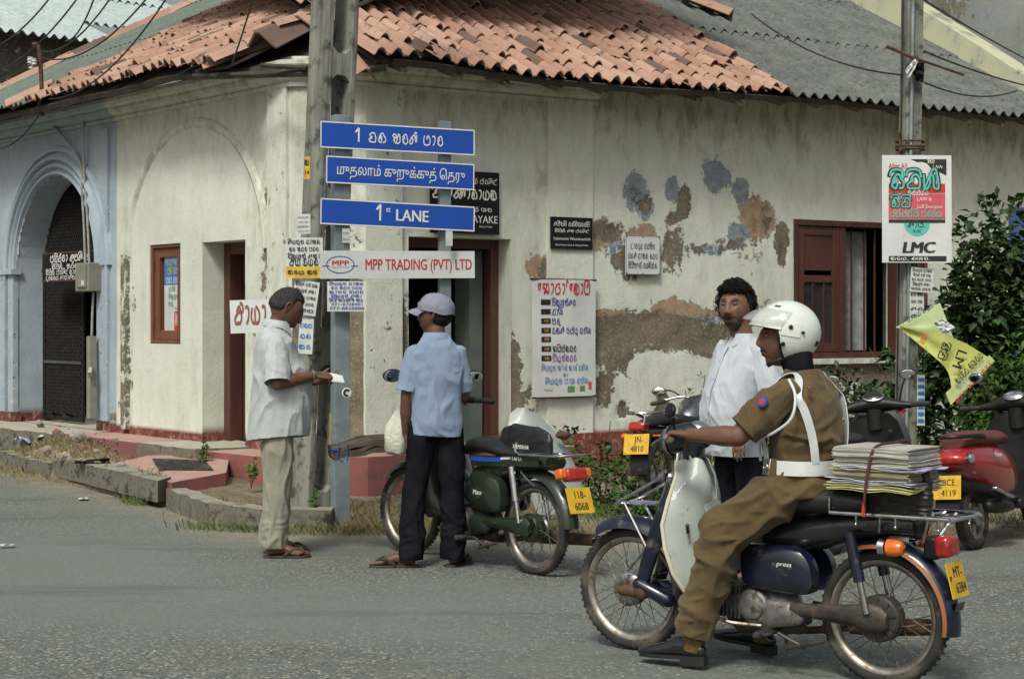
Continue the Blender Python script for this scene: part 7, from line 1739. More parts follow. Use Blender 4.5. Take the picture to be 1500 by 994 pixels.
# wall boards
def wallboard(name, label, cat, side, px, py, w_, h_, m, lines, d=.052, **k):
    fn, u, nn, rz = (onR, uR, nR, math.atan2(uR.y, uR.x)) if side == 'R' else (onL, uL, nL, math.atan2(-uL.y, -uL.x))
    t, z = uz(px, py, side); return board(name, label, cat, fn(t, z, d), rz, w_, h_, m, .008, lines, **k)
gp = dict(align='c')
wallboard('wall_sign', 'black lawyer name board above the open doorway behind the blue signs', 'sign', 'R', 677, 297, .708, .55, M_('sign_black'),
  [(wt, 'නීතිඥ රජයේ ප්‍රසිද්ධ', .33, .17, .035, dict(align='r', wd=.5)), (wt, 'තිස්ස', -.33, .035, .072, dict(bold=.2)), (wt, 'සානායක', .335, .035, .075, dict(align='r', wd=.40, bold=.2)), (wt, 'රජයේ ගම', .28, -.075, .03, dict(align='r', wd=.3)), (wt, 'NAYAKE', .335, -.175, .068, dict(align='r', wd=.33, bold=.02)), (wt, 'Notary Public', .28, -.215, .018, dict(align='r'))])
wallboard('wall_sign', 'small black board with a woman lawyer\'s name above the photocopy banner', 'sign', 'R', 833, 342, .467, .292, M_('sign_black'),
  [(wt, 'සජීවනි වන්නිආරච්චි', 0, .065, .032, dict(align='c', wd=.40)), (wt, 'නීතිඥ සහ ප්‍රසිද්ධ', 0, .008, .022, dict(align='c', wd=.38)), (wt, 'Sajeewanie Wanniarachchi', 0, -.062, .027, dict(align='c', wd=.41, bold=.02)), (wt, 'Attorney-at-Law & Notary Public', 0, -.115, .017, dict(align='c', wd=.37))])
nb_ = wallboard('wall_sign', 'white no-parking board with three black Sinhala lines on the peeling wall', 'sign', 'R', 937, 374, .405, .367, M_('sign_white'),
  [(bk, 'දොරටුව අවහිර', 0, .06, .042, dict(align='c', wd=.29)), (bk, 'වනසේ වාහන නතර', 0, -.03, .042, dict(align='c', wd=.35)), (bk, 'කිරීමෙන් වළකින්න', 0, -.12, .042, dict(align='c', wd=.34))], border=(bk, .004, .002))
for x in (-.19, 0, .19):
    for z in (-.172, .172):
        g = G(); g.lathe([(0, -.006), (.006, -.005), (.007, 0)], n=8); g.obj('screw', M_('rust'), nb_, loc=(x, 0, z))
ph = wallboard('banner', 'white photocopy shop banner with red heading and picture list hanging on the wall', 'banner', 'R', 820, 495, .70, 1.06, M_('banner'),
  [(M_('red_print'), 'ෙෆාටා් ෙකාපි', 0, .405, .085, dict(align='c', wd=.58, bold=.19))]+[(M_(mm), t, -.14, z, .045, dict(bold=.19, wd=w9)) for mm, t, z, w9 in (('blue_print', 'චිකුණුම්සර', .30, .26), ('blue_print', 'තැගි', .215, .12), ('blue_print', 'බඩු', .13, .09), ('blue_print', 'උකස් ඔප්පු වර්ග', .045, .44), ('black_print', 'ෆයිල්කවර', -.12, .27), ('violet_print', 'ලියුම්කවර', -.205, .27))]+
  [(M_('cyan_print'), 'සියලුම ෆෝන් කාඩ් වර්ග', 0, -.29, .04, dict(align='c', wd=.52)), (M_('cyan_print'), 'හා', 0, -.345, .025, gp), (M_('cyan_print'), 'සියලුම පොළ වර්ග', .02, -.41, .04, dict(align='c', wd=.48)),
   (M_('green_print'), 'Mobitel', -.19, -.475, .022, dict(align='c')), (M_('green_print'), 'ෂ', .06, -.475, .03, {})],
  d=.07, bulge=.02, warp=.02, rects=[(bk, -.26, z, -.155, z+.05) for z in (.30, .215, .13, .045, -.035, -.12, -.205)]+[(M_('orange_print'), -.225, z+.012, -.175, z+.04) for z in (.13, .045, -.035, -.12, -.205)]+[(M_('green_print'), .02, -.49, .10, -.435), (M_('pink_print'), .26, -.47, .30, -.40), (M_('green_print'), .16, -.485, .22, -.435)])
g = G(); g.tube([(-.37, 0, .535), (.36, 0, .53)], .009, 8); g.tube([(-.35, 0, -.535), (.36, 0, -.53)], .009, 8); g.obj('batten', M_('rust'), ph)
notice('torn remains of a printed notice on the wall left of the curly-haired man', 893, 440, 16.0, 30, 32, ['කඩ සල', 'වන ගම', 'හතර', ('716769', .11)], rz=R(33), m='notice', fs=.12, pm='black_print').location += Vector((-.02, .12, 0))
bpy.data.objects[-1] if False else None
board('shop_sign', 'worn white hanging board with large brown Sinhala letters beside the left door', 'sign', W(368, 463, 14.15), R(-12), .37, .275, M_('sign_white'), .012, [(M_('brown_print'), 'ජායා', 0, -.055, .13, dict(align='c', wd=.29, bold=.24)), (M_('cyan_print'), 'ර', .13, -.12, .03, {})], tilt=R(-2))
g = G(); g.tube([W(380, 441, 14.2), W(430, 437, 14.5)], .01, 6); tag(g.obj('sign_bracket', M_('rust')), 'thin iron bracket holding the hanging white shop board at the corner', 'bracket')
wallboard('wall_sign', 'black board with white Sinhala lines hung across the blue archway', 'sign', 'L', 103, 390, 1.25, .31, M_('sign_black'),
  [(wt, 'පවිත්‍රා සුබසිංහ', -.42, .055, .06, dict(bold=.2, wd=.95)), (wt, '( නීතිඥ - හතර )', -.42, -.02, .04, dict(wd=.7)), (wt, 'නීතිඥ .ප්‍රසිද්ධ නොතාරිස්', -.53, -.08, .042, dict(wd=.95)), (wt, 'දුරකථනය සොලොස්මස්සාන්', -.53, -.135, .036, dict(wd=.95))], d=.03, border=(M_('brown_wood'), .018, 0))
wallboard('wall_sign', 'black board at the far left edge beside the blue archway', 'sign', 'L', -14, 418, .8, .30, M_('sign_black'), [(wt, 'හතර', .3, 0, .05, dict(align='r')), (wt, 'කඩ', .3, -.08, .04, dict(align='r'))], d=.12)
wallboard('window_poster', 'blue and white photocopy poster inside the narrow brown window', 'poster', 'L', 247, 431, .335, .71, M_('notice'),
  [(M_('yellow_print'), 'ෙෆාටා් ෙකාපි', 0, .28, .045, dict(align='c', wd=.28)), (M_('yellow_print'), 'බුක් ලබ', 0, .20, .05, dict(align='c', wd=.2)), (wt, 'පරප වරප', 0, .11, .05, dict(align='c', wd=.26)), (M_('green_print'), 'තැගි', -.08, .03, .035, {}), (M_('green_print'), 'චිකුණුම්', -.08, -.04, .035, dict(wd=.2)), (M_('green_print'), 'බඩු', -.08, -.11, .035, {}), (wt, 'විදුලි', .10, -.23, .035, dict(align='c', wd=.1)), (wt, 'බිල්', .10, -.29, .035, gp), (M_('violet_print'), 'Dialog', .09, -.145, .025, dict(align='c', wd=.1))],
  d=-.045, rects=[(M_('cyan_print'), -.165, .09, .165, .35), (M_('red_print'), .03, -.35, .165, -.16)])
# ------------------------------------------------------------------ meter box, conduits, service drop
mat('box_grey', (.24, .245, .20), (.19, .195, .16), 5, .5, 0, .1, 60, .001, dirt=(.12, .11, .09), dsc=8, dth=.6)
mat('pvc', (.33, .34, .31), (.25, .26, .24), 8, .5, dirt=(.16, .15, .12), dsc=6, dth=.55); mat('cable', (.018, .018, .018), None, 9, .6)
mb = thing('meter_box', 'grey electricity meter box with two conduits on the blue pillar by the archway', 'meter box', onL(3.70, 2.0, .10), math.atan2(-uL.y, -uL.x))
g = G(); g.box((0, 0, -.09), (.30, .15, .29)); g.obj('case', M_('box_grey'), mb, bev=.012, smooth=False)
g = G(); g.box((.02, -.085, -.08), (.20, .02, .23)); g.obj('cover', M_('box_grey'), mb, bev=.006, smooth=False)
g = G(); g.box((.08, -.1, -.15), (.05, .006, .05)); g.obj('badge', M_('sign_white'), mb, smooth=False)
inv = mb.matrix_basis.inverted() if False else (Matrix.Translation(mb.location) @ Matrix.Rotation(mb.rotation_euler.z, 4, 'Z')).inverted()
for pts in (((133, 388), (131, 330), (128, 280), (126, 240), (100, 200), (62, 165)), ((139, 388), (136, 320), (131, 250), (130, 190), (131, 150)), ((145, 428), (143, 470), (141, 560))):
    g = G(inv); out = []
    for (px, py) in pts:
        t, z = uz(px, py, 'L'); out.append(onL(t, z, .06))
    g.tube(catmull(out, 4), .013, 8); g.obj('conduit', M_('pvc'), mb)
g = G(); a = W(133, 500, 17.2); g.tube([W(134, 612, 17.2), W(134, 492, 17.25)], .05, 4); g.tube([W(131, 545, 17.15), W(136, 545, 17.15)], .06, 6); tag(g.obj('gate_post', M_('box_grey')), 'short grey metal bollard standing beside the archway gate', 'bollard')
sv = thing('service_mast', 'bent pipe mast with white insulators rising from the left eave', 'service mast', W(60, 132, 17.3))
I0 = Matrix.Translation(sv.location).inverted(); g = G(I0); g.tube(catmull([W(62, 170, 17.3), W(58, 155, 17.3), W(61, 132, 17.3), W(59, 90, 17.3), W(57, 72, 17.3), W(53, 65, 17.3), W(48, 66, 17.3)], 5), .022, 8); g.obj('pipe', M_('rust'), sv)
for (px, py) in ((44, 88), (46, 96), (50, 90)):
    g = G(I0); c_ = W(px, py, 17.25); g.lathe([(.0, -.03), (.03, -.03), (.018, -.01), (.035, 0), (.018, .012), (.03, .03), (0, .03)], c_, 'z', 12); g.obj('insulator', M_('sign_white'), sv)
wires = [((-30, 76, 16), (85, -18, 13), .1), ((-30, 110, 16), (125, -18, 13), .15), ((58, 75, 17.2), (172, -18, 13), .15), ((58, 84, 17.2), (228, -18, 13), .2), ((-30, 126, 17), (46, 94, 17.2), .03), ((96, 60, 16), (142, -14, 13), .1), ((340, 93, 14.3), (374, -14, 12.8), .02), ((62, 160, 17.2), (-20, 215, 18), .15), ((72, 145, 16.7), (252, -14, 12.8), .2)]
labs = ['top left power cable crossing the pale sheet roof corner', 'second power cable over the pale sheet roof', 'cable rising from the service mast, upper of two', 'cable rising from the service mast, lower of two', 'short cable reaching the white insulators from the left', 'thin slanting wire crossing the other roof cables', 'wire dropping to the broken eave left of the lattice pole', 'cable sagging under the blue eave from the mast', 'long cable crossing the left tile slope']
for (a, b, d), lb_ in zip(wires, labs):
    g = G(); g.tube(sag(W(*a), W(*b), d), .0075, 5); tag(g.obj('power_cable', M_('cable')), lb_, 'cable', 'power cables over the roofs')
# ------------------------------------------------------------------ pole on the right with banners
rp = thing('utility_pole', 'weathered square pole with pale conduit carrying the law class banner', 'utility pole', (3.03, 13.05, 0), R(14)); rp.matrix_local = Matrix.Translation((3.0, 13.05, 0)) @ Matrix.Rotation(R(.9), 4, 'Y') @ Matrix.Rotation(R(14), 4, 'Z')
g = G(); rings = []
for i in range(30): z = -.1+i*.2; h = .065+.002*noise.noise(Vector((z*2, 0, 0))); rings.append([(sx_*h, sy*h, z) for sx_, sy in ((-1, -1), (1, -1), (1, 1), (-1, 1))])
g.loft(rings); g.obj('shaft', M_('pole_concrete'), rp, smooth=False, bev=.01)
g = G(); g.tube([(-.035, -.082, .6), (-.035, -.082, 5.5)], .014, 10); g.obj('conduit', M_('galvanised'), rp)
g = G(); g.tube(sag((-.085, -.01, .6), (-.08, 0, 5.5), 0), .007, 5); g.obj('cable', M_('cable'), rp)
for z in (2.80, 2.84, 2.78):
    g = G(); g.torus((0, 0, z), .105, .009, 'z', 24, 6); g.obj('rope', M_('rust'), rp)
g = G(); g.tube([(-.09, -.04, 2.84), (-.13, -.05, 2.92), (-.1, -.05, 2.78), (-.13, -.04, 2.72)], .008, 5); g.obj('rope_end', M_('rust'), rp)
bn = board('banner', 'white and red law class banner tied across the right pole', 'banner', W(1343, 306, 12.88), R(2), .53, .81, M_('banner'), .003,
 [(M_('red_print'), 'After A/L', -.215, .305, .042, dict(wd=.15, bold=.01)), (wt, 'නීති', .08, .345, .02, {}), (wt, 'LAW', .12, .305, .026, {}), (bk, 'නීතිඥ', -.205, .155, .10, dict(wd=.40, bold=.34)), (M_('teal_print'), 'නීතිඥ', -.20, .155, .10, dict(wd=.39, bold=.17, y=-.0068)), (wt, 'වෘත්තියට', -.07, .105, .03, dict(wd=.16)), (bk, 'නීති', -.20, .015, .065, dict(wd=.165, bold=.34)), (M_('teal_print'), 'නීති', -.197, .015, .065, dict(wd=.16, bold=.17, y=-.0068)), (wt, 'LAW &', 0, .06, .03, dict(wd=.11, bold=.01)), (wt, 'LLB Entrance', 0, .005, .028, dict(wd=.19)), (M_('teal_print'), 'එල්.එල්.බී ප්‍රවේශය', -.20, -.058, .04, dict(wd=.39, bold=.2, y=-.0060)), (bk, 'සැප්.02', 0, -.135, .033, gp), (bk, '9.00', 0, -.18, .026, gp), (bk, 'LMC', -.115, -.33, .085, dict(wd=.25, bold=.16, italic=.15)), (wt, 'කඩය, නගර. Tel: 0777 92 93 63', 0, -.385, .02, dict(align='c', wd=.40))],
 warp=.012, rects=[(M_('red_print'), -.215, .12, .215, .19), (M_('pink_print'), -.215, -.075, .215, .115), (bk, -.215, -.105, .215, -.08), (bk, -.215, -.395, .225, -.355)])
g = G()
a_ = [(-.05, -.0035, .375), (.225, -.0035, .375), (.225, -.0035, .255)]; g.add(a_, [(0, 1, 2)]); g.add([(-.10, -.0026, -.105)]+[(.0+.10*math.cos(PI+PI*k/16), -.0026, -.105+.10*math.sin(PI+PI*k/16)) for k in range(17)], [tuple(range(18))])
link('print', G().add(a_, [(0, 1, 2)]).mesh(fix=False), bk, bn, smooth=False, loc=(0, .002, 0))
link('print', G().add([(.10*math.cos(PI+PI*k/16), -.0022, -.105+.10*math.sin(PI+PI*k/16)) for k in range(17)], [tuple(range(17))]).mesh(fix=False), M_('teal_print'), bn, smooth=False)
notice('white printed notice on the right pole just below the law class banner', 1350, 410, 12.92, 34, 36, [SI[0], SI[3], SI[1], SI[2], SI[4]], tilt=4, pm='black_print', fs=.09, rz=R(8))
notice('long narrow printed notice lower on the right pole', 1343, 457, 12.93, 23, 66, ['කඩ හල', 'ගම ලක', 'සත', 'වන කඩ', 'තර', 'හල'], rz=R(12), pm='black_print', fs=.055)
notice('strip of blue and white labels pasted low on the right pole', 1349, 586, 12.92, 12, 74, [('ලක', .06, 'cyan_print')]*7, rz=R(12), fs=.06, rects=[(M_('cyan_print'), -.027, -.17+.052*k, .027, -.145+.052*k) for k in range(7)])
# twisted yellow pennant
pn = thing('torn_banner', 'yellow and pale green pennant twisted round the right pole', 'banner', W(1340, 480, 12.7)); IV = Matrix.Translation(pn.location).inverted()
def patch(q, n=8, m=8, amp=.012, sd=1):
    a, b, c, d = [Vector(v) for v in q]; return [[(a.lerp(b, i/n)).lerp(d.lerp(c, i/n), j/m)+Vector((0, amp*noise.noise(Vector((i*.5, j*.5, sd))), 0)) for j in range(m+1)] for i in range(n+1)]
g = G(IV); g.sheet(patch([W(1312, 479, 12.75), W(1377, 443, 12.7), W(1398, 498, 12.68), W(1335, 488, 12.74)]), .002); a1 = g.obj('cloth', M_('pale_green_cloth'), pn)
tp = catmull([W(1318, 477, 12.66), W(1362, 484, 12.62), W(1412, 502, 12.6), W(1457, 530, 12.6)], 5); bt = catmull([W(1318, 482, 12.68), W(1346, 505, 12.66), W(1388, 545, 12.63), W(1391, 593, 12.62)], 5)
g = G(IV); g.sheet([[a_.lerp(b_, j/8)+Vector((0, .03*noise.noise(Vector((i*.35, j*.3, 1)))-.015, 0)) for j in range(9)] for i, (a_, b_) in enumerate(zip(tp, bt))], .002); a2 = g.obj('cloth', M_('yellow_cloth'), pn)
g = G(IV); g.sheet(patch([W(1392, 592, 12.60), W(1457, 528, 12.585), W(1449, 520, 12.585), W(1385, 575, 12.6)], amp=0), .001); g.obj('hem', M_('pale_green_cloth'), a2)
def pen(txt, px, py, h, ang, mm, wd=None):
    q = G(); put(q, txt, 0, 0, h, bold=.05 if not is_si(txt) else .2, wd=wd); link('lettering', q.mesh(fix=False), M_(mm), a2, smooth=False, loc=IV @ W(px, py, 12.56), rot=(0, -R(ang), 0))
pen('LM', 1404, 510, .075, -110, 'black_print', .14); pen('නීති', 1382, 500, .045, -110, 'black_print', .14); pen('පහසු', 1352, 488, .035, -110, 'red_print', .08); pen('071 2256871', 1402, 590, .03, 48, 'red_print', .38); pen('කඩවත නගරය', 1404, 562, .04, 48, 'black_print', .28); pen('විභාගය සඳහා', 1330, 472, .028, 30, 'black_print', .22)
g = G(IV); g.sheet(patch([W(1368, 473, 12.6), W(1382, 466, 12.6), W(1400, 480, 12.58), W(1384, 490, 12.6)], amp=.05, sd=4), .002); g.obj('rag', M_('sign_white'), pn)
st_ = G(); st_.tube([W(1299, 68, 12.9), W(1338, 85, 12.93)], .014, 6); st_.tube([W(1345, 87, 12.95), W(1412, 110, 13.1)], .010, 6); tag(st_.obj('wooden_stick', M_('rust')), 'broken wooden stick lashed high across the right pole', 'stick')
g = G(); g.sheet(patch([W(1337, 90, 12.9), W(1354, 92, 12.9), W(1353, 121, 12.9), W(1339, 118, 12.9)], amp=.05), .003); sb_ = g.obj('plastic_scrap', M_('sign_black')); tag(sb_, 'black and white plastic scrap caught on the right pole', 'plastic scrap')
g = G(); g.sheet(patch([W(1326, 103, 12.88), W(1340, 86, 12.88), W(1345, 92, 12.88), W(1330, 119, 12.88)], amp=.05, sd=7), .003); link('tail', g.mesh(), M_('sign_white'), sb_)
for (a, b, d, lb_) in (((1100, 20, 17), (1322, 110, 13), .12, 'thin cable crossing the grey corrugated slope to the right pole'), ((1353, 75, 13), (1530, 131, 16), .03, 'cable from right pole over the cream parapet'), ((1353, 0, 13), (1530, 100, 20), .02, 'upper cable from right pole to the grey wall'), ((1354, 121, 13), (1490, 133, 17), .08, 'lower cable from right pole to the parapet end')):
    g = G(); g.tube(sag(W(*a), W(*b), d), .0075, 5); tag(g.obj('power_cable', M_('cable')), lb_, 'cable', 'power cables over the roofs')
# ------------------------------------------------------------------ load on the two motorcycles
def onbike(bk_, x, y, z): return Matrix.LocRotScale(bk_.location, bk_.rotation_euler, (1, 1, 1)) @ Vector((x, y, z))
RZB = bikeB.rotation_euler.z; RZA = bikeA.rotation_euler.z
mat('newsprint', (.42, .41, .36), (.34, .33, .28), 8, .9, dirt=(.25, .23, .19), dsc=12, dth=.6); mat('violet_paper', (.42, .40, .62), None, 8, .8); mat('yellow_card', (.60, .52, .10), None, 8, .7); mat('manila', (.36, .31, .20), (.3, .25, .16), 8, .8)
def pile(name, label, cat, n, z0, z1, mats_, lx=.33, ly=.29, cx=-.02, cy=.02, jit=.006, seed=1, wavy=.003, rot=0):
    rr = random.Random(seed); o = thing(name, label, cat, onbike(bikeB, cx, cy, z0), RZB+rot)
    per = {}
    for i in range(n):
        z = (z1-z0)*i/n; h = (z1-z0)/n*.72; dx, dy = rr.gauss(0, jit), rr.gauss(0, jit); a, b_ = lx/2*(1+rr.gauss(0, .012)), ly/2*(1+rr.gauss(0, .012)); m = mats_[i % len(mats_)] if len(mats_) < 3 else rr.choice(mats_)
        q = per.setdefault(m, G()); top = []
        nn = 10
        rows = [[(dx+lerp(-a, a, u/nn), dy+lerp(-b_, b_, v/6), z+h+wavy*noise.noise(Vector((u*.4, v*.4, seed*.7+i*.12)))) for v in range(7)] for u in range(nn+1)]
        q.sheet(rows, h)
    for m, q in per.items(): q.obj('sheets', M_(m), o, kind='stuff', smooth=False)
    return o
bg_ = thing('document_bag', 'crumpled black bag lying flat on the rear rack under the paper pile', 'bag', onbike(bikeB, -.035, .02, .712), RZB)
g = G(); g.tube([(-.15, 0, .035), (-.08, 0, .04), (.07, 0, .04), (.15, 0, .035)], [(.033, .14), (.038, .15), (.038, .15), (.032, .14)], 22, rnd=True); 
me = remesh(g, .008, 2, 'shell'); wrinkle(me, .008, (7, 7, 40), 3); link('shell', me, M_('vinyl'), bg_)
pile('file_bundle', 'mixed violet, yellow and white files pressed flat above the black bag', 'files', 13, .795, .838, ['violet_paper', 'sign_white', 'manila', 'sign_white', 'yellow_card'], .36, .30, jit=.012, seed=3, wavy=.014)
pile('file_bundle', 'tan bundle of folders with thin yellow covers in the middle of the paper pile', 'files', 9, .838, .875, ['manila', 'newsprint', 'manila'], .32, .28, jit=.004, seed=5, wavy=.004)
pile('folder', 'bright yellow card folder near the middle of the paper pile', 'folder', 2, .875, .881, ['yellow_card', 'yellow_card'], .36, .30, jit=.003, seed=6)
pile('folder', 'violet paper folder sticking out to the right of the pile', 'folder', 2, .881, .886, ['violet_paper', 'violet_paper'], .33, .29, cx=-.06, jit=.003, seed=8, wavy=.012)
pile('newspaper_bundle', 'thick bundle of grey newspapers tied on top of the rack load', 'newspapers', 15, .886, .968, ['newsprint', 'notice'], .33, .29, jit=.005, seed=9, wavy=.007)
g = G(); pts = [onbike(bikeB, -.0, .175, .69), onbike(bikeB, -.01, .195, .78), onbike(bikeB, -.02, .178, .9), onbike(bikeB, -.035, .15, .973), onbike(bikeB, -.045, 0, .983), onbike(bikeB, -.05, -.14, .97), onbike(bikeB, -.1, -.16, .80), onbike(bikeB, -.09, -.15, .7)]
mat('cord', (.09, .02, .025), (.05, .02, .02), 30, .7); g.tube(catmull(pts, 6), .006, 8); cdd = g.obj('bungee_cord', M_('cord')); tag(cdd, 'dark red elastic cord strapping the paper pile to the rack', 'cord')
g = G(); g.tube([onbike(bikeB, .0, .19, .70), onbike(bikeB, -.005, .192, .76)], [.008, .005], 8); link('hook', g.mesh(), M_('scarlet'), cdd)
sb = thing('saddle_bag', 'black padded bag with YAMAHA lettering on the rear carrier of the green motorcycle', 'bag', onbike(bikeA, .10, 0, .695), RZA)
g = G(); g.tube([(-.20, 0, .032), (-.1, 0, .038), (.1, 0, .045), (.2, 0, .04)], [(.026, .10), (.035, .125), (.042, .13), (.03, .11)], 22, rnd=True)
me = remesh(g, .008, 2, 'shell'); wrinkle(me, .004, (7, 7, 14), 6); link('shell', me, M_('vinyl'), sb)
q = G(); put(q, 'YAMAHA', 0, 0, .026, bold=.03, align='c', italic=.15); link('lettering', q.mesh(fix=False), wt, sb, smooth=False, loc=(-.10, .134, .04), rot=(R(-10), 0, PI))
mat('cardboard', (.085, .065, .045), (.05, .038, .028), 6, .9, 0, .6, 40, .004, dirt=(.05, .04, .03), dsc=7, dth=.5)
fb = thing('folded_sacks', 'stack of old folded sacks tied flat on the front of the green motorcycle', 'sacks', W(540, 652, 10.85), R(12)); fb.rotation_euler = (0, R(-9), R(12))
for i in range(3):
    g = G(); n = 12; rows = [[(lerp(-.24, .22, u/n)+.012*noise.noise(Vector((v*.6, i, 2))), lerp(-.17, .17, v/n), -.03+i*.027+.022*noise.noise(Vector((u*.3, v*.3, i*.5)))-.03*abs(u/n-.5)) for v in range(n+1)] for u in range(n+1)]
    g.sheet(rows, .024); g.obj('sack', M_('cardboard'), fb)
g = G(); g.tube(catmull([(-.2, -.18, .05), (-.22, -.175, -.03), (-.17, -.18, -.055), (-.15, -.175, .05)], 4), .004, 5); g.tube([(-.22, -.18, .02), (-.26, -.18, .035)], .005, 5); g.obj('string', M_('blue_tape'), fb)
m, nt, b = new_mat('carrier_plastic'); MATS['carrier_plastic'] = m; b.inputs['Base Color'].default_value = (.56, .56, .48, 1); b.inputs['Roughness'].default_value = .45; b.inputs['Alpha'].default_value = .93
b.inputs['Subsurface Weight'].default_value = .2; bump(nt, b, nz(nt, 14, 5, .6, dist=1.5), .6, .02)
pb = thing('carrier_bag', 'pale plastic carrier bag hanging beside the arm of the man in the cap', 'bag', W(583, 588, 10.5), 0)
g = G(); rings = []
for (z, rx, ry, xo) in ((0, .008, .008, .02), (-.04, .018, .015, .015), (-.09, .045, .03, .01), (-.15, .072, .05, 0), (-.22, .085, .065, -.005), (-.28, .083, .065, -.005), (-.315, .065, .05, -.005), (-.325, .02, .02, 0)): rings.append([(xo+rx*math.cos(t)*(1+.10*math.sin(t*3+z*20)), ry*math.sin(t)*(1+.14*math.sin(t*4)), z+.01*math.sin(t*2)) for t in [2*PI*j/28 for j in range(28)]])
g.loft(rings); g.obj('sack', M_('carrier_plastic'), pb)
for sx_ in (-1, 1):
    g = G(); g.tube(catmull([(.015+sx_*.03, 0, -.09), (.02+sx_*.012, 0, -.02), (.02, .0, .03)], 4), [(.004, .014)]*9, 6); g.obj('handle', M_('carrier_plastic'), pb)
# ------------------------------------------------------------------ plants
def leaf_mat(name, c1, c2, tr=.25):
    m, nt, b = new_mat(name); MATS[name] = m; b.inputs['Roughness'].default_value = .55; b.inputs['Specular IOR Level'].default_value = .3
    ge = node(nt, 'ShaderNodeNewGeometry'); col = mix(nt, ge.outputs['Random Per Island'], c1, c2)
    col = mix(nt, ramp(nt, nz(nt, 3, 4, .6, coord='World'), 0, .6, .4, .65), col, tuple(v*.45 for v in c1))
    nt.links.new(col, b.inputs['Base Color']); return m
leaf_mat('leaf_dark', (.022, .052, .014), (.05, .10, .025)); leaf_mat('leaf_mid', (.035, .085, .018), (.075, .14, .03)); leaf_mat('leaf_bright', (.08, .17, .03), (.12, .22, .04)); leaf_mat('straw', (.28, .22, .11), (.20, .17, .08)); leaf_mat('grass_green', (.07, .12, .03), (.14, .17, .06))
mat('stem', (.09, .08, .05), None, 10, .9)
def leaf(g, p, d, L, w_, rr, n=3):
    d = Vector(d).normalized(); s = d.cross(Vector((rr.gauss(0, .4), rr.gauss(0, .4), 1))); s = s.normalized() if s.length > .1 else Vector((1, 0, 0)); up = s.cross(d)
    m_ = p+d*L*.45+up*L*.08; t = p+d*L-Vector((0, 0, L*.25)); g.add([p, m_+s*w_/2-up*w_*.12, t, m_-s*w_/2-up*w_*.12, m_], [(0, 1, 4), (1, 2, 4), (2, 3, 4), (3, 0, 4)])
def bush(name, label, cat, base, blobs_, n, L, w_, m, seed, stems=6, group=None):
    rr = random.Random(seed); o = thing(name, label, cat, base, 0, group); g = G(); st = G(); tot = sum(b_[3]*b_[4]*b_[5] for b_ in blobs_)
    for (x, y, z, rx, ry, rz_) in blobs_:
        k = int(n*rx*ry*rz_/tot); cl = [Vector((rr.gauss(0, .5), rr.gauss(0, .5), rr.gauss(0, .5))) for _ in range(max(3, k//22))]
        for i in range(k):
            c_ = rr.choice(cl)+Vector((rr.gauss(0, .17), rr.gauss(0, .17), rr.gauss(0, .17)))
            if c_.length > 1.15: c_ = c_.normalized()*rr.uniform(.8, 1.1)
            p = Vector((x+c_.x*rx, y+c_.y*ry, max(.01, z+c_.z*rz_))); leaf(g, p, c_+Vector((rr.gauss(0, .6), rr.gauss(0, .6)-.2, rr.gauss(0, .5))), L*rr.uniform(.6, 1.25), w_*rr.uniform(.7, 1.2), rr)
        for c_ in cl[:stems]: st.tube(catmull([(x*.3, y*.3, 0), (x*.8+c_.x*rx*.3, y, z*.6), (x+c_.x*rx, y+c_.y*ry, z+c_.z*rz_)], 3), [.010]*3+[.004]*4, 5)
    g.obj('leaves', M_(m), o, kind='stuff', smooth=False); st.obj('stems', M_('stem'), o); return o
b1 = W(1440, 600, 15.3); bush('leafy_shrub', 'tall dark leafy shrub against the wall right of the law class pole', 'shrub', (4.30, 15.3, 0), [(.0, 0, 2.1, .35, .3, .45), (-.05, 0, 1.5, .45, .35, .5), (.45, .1, 1.7, .3, .3, .5), (.15, 0, .9, .6, .4, .6), (.6, 0, 1.0, .5, .4, .6), (.1, -.1, .35, .6, .4, .35), (.75, .2, 1.9, .3, .3, .5), (-.25, .3, 1.1, .35, .3, .5)], 8500, .12, .075, 'leaf_dark', 4, 8)
bush('leafy_shrub', 'feathery green shrub low beside the red scooter at the right edge', 'shrub', (4.35, 14.2, 0), [(.0, 0, 1.0, .35, .25, .35), (.35, 0, .7, .4, .3, .5), (-.3, 0, .6, .35, .3, .4), (.1, 0, 1.35, .25, .2, .2), (.55, .1, 1.1, .3, .3, .3)], 3200, .09, .03, 'leaf_mid', 8)
bush('wall_plant', 'broad-leaved climber in front of the peeling wall behind the pale conduit', 'plant', (3.75, 15.6, 0), [(.0, 0, 1.0, .3, .2, .5), (-.25, 0, .5, .45, .3, .4), (.1, 0, 1.5, .15, .12, .2)], 900, .12, .08, 'leaf_dark', 15)
bush('weed_patch', 'bright green weeds between the parked roadster and the green motorcycle', 'weeds', (.78, 13.2, 0), [(-.1, 0, .25, .3, .3, .25), (.25, .1, .2, .35, .35, .2), (-.3, .3, .3, .3, .3, .3), (.6, 0, .15, .4, .4, .14), (.2, -.55, .1, .5, .3, .1)], 2600, .06, .038, 'leaf_mid', 22, 5)
bush('weed_patch', 'weeds growing at the wall foot behind the roadster handlebars', 'weeds', (1.75, 15.2, 0), [(0, 0, .35, .5, .25, .35), (.6, 0, .3, .5, .25, .3), (-.5, .1, .2, .4, .2, .2)], 1500, .08, .035, 'leaf_mid', 28, 5)
bush('weed_patch', 'dark weeds under the brown window behind the rider', 'weeds', (3.0, 15.4, 0), [(0, 0, .5, .5, .3, .5), (-.5, 0, .3, .4, .3, .3), (.5, 0, .4, .4, .3, .4)], 1500, .10, .05, 'leaf_dark', 33, 5)
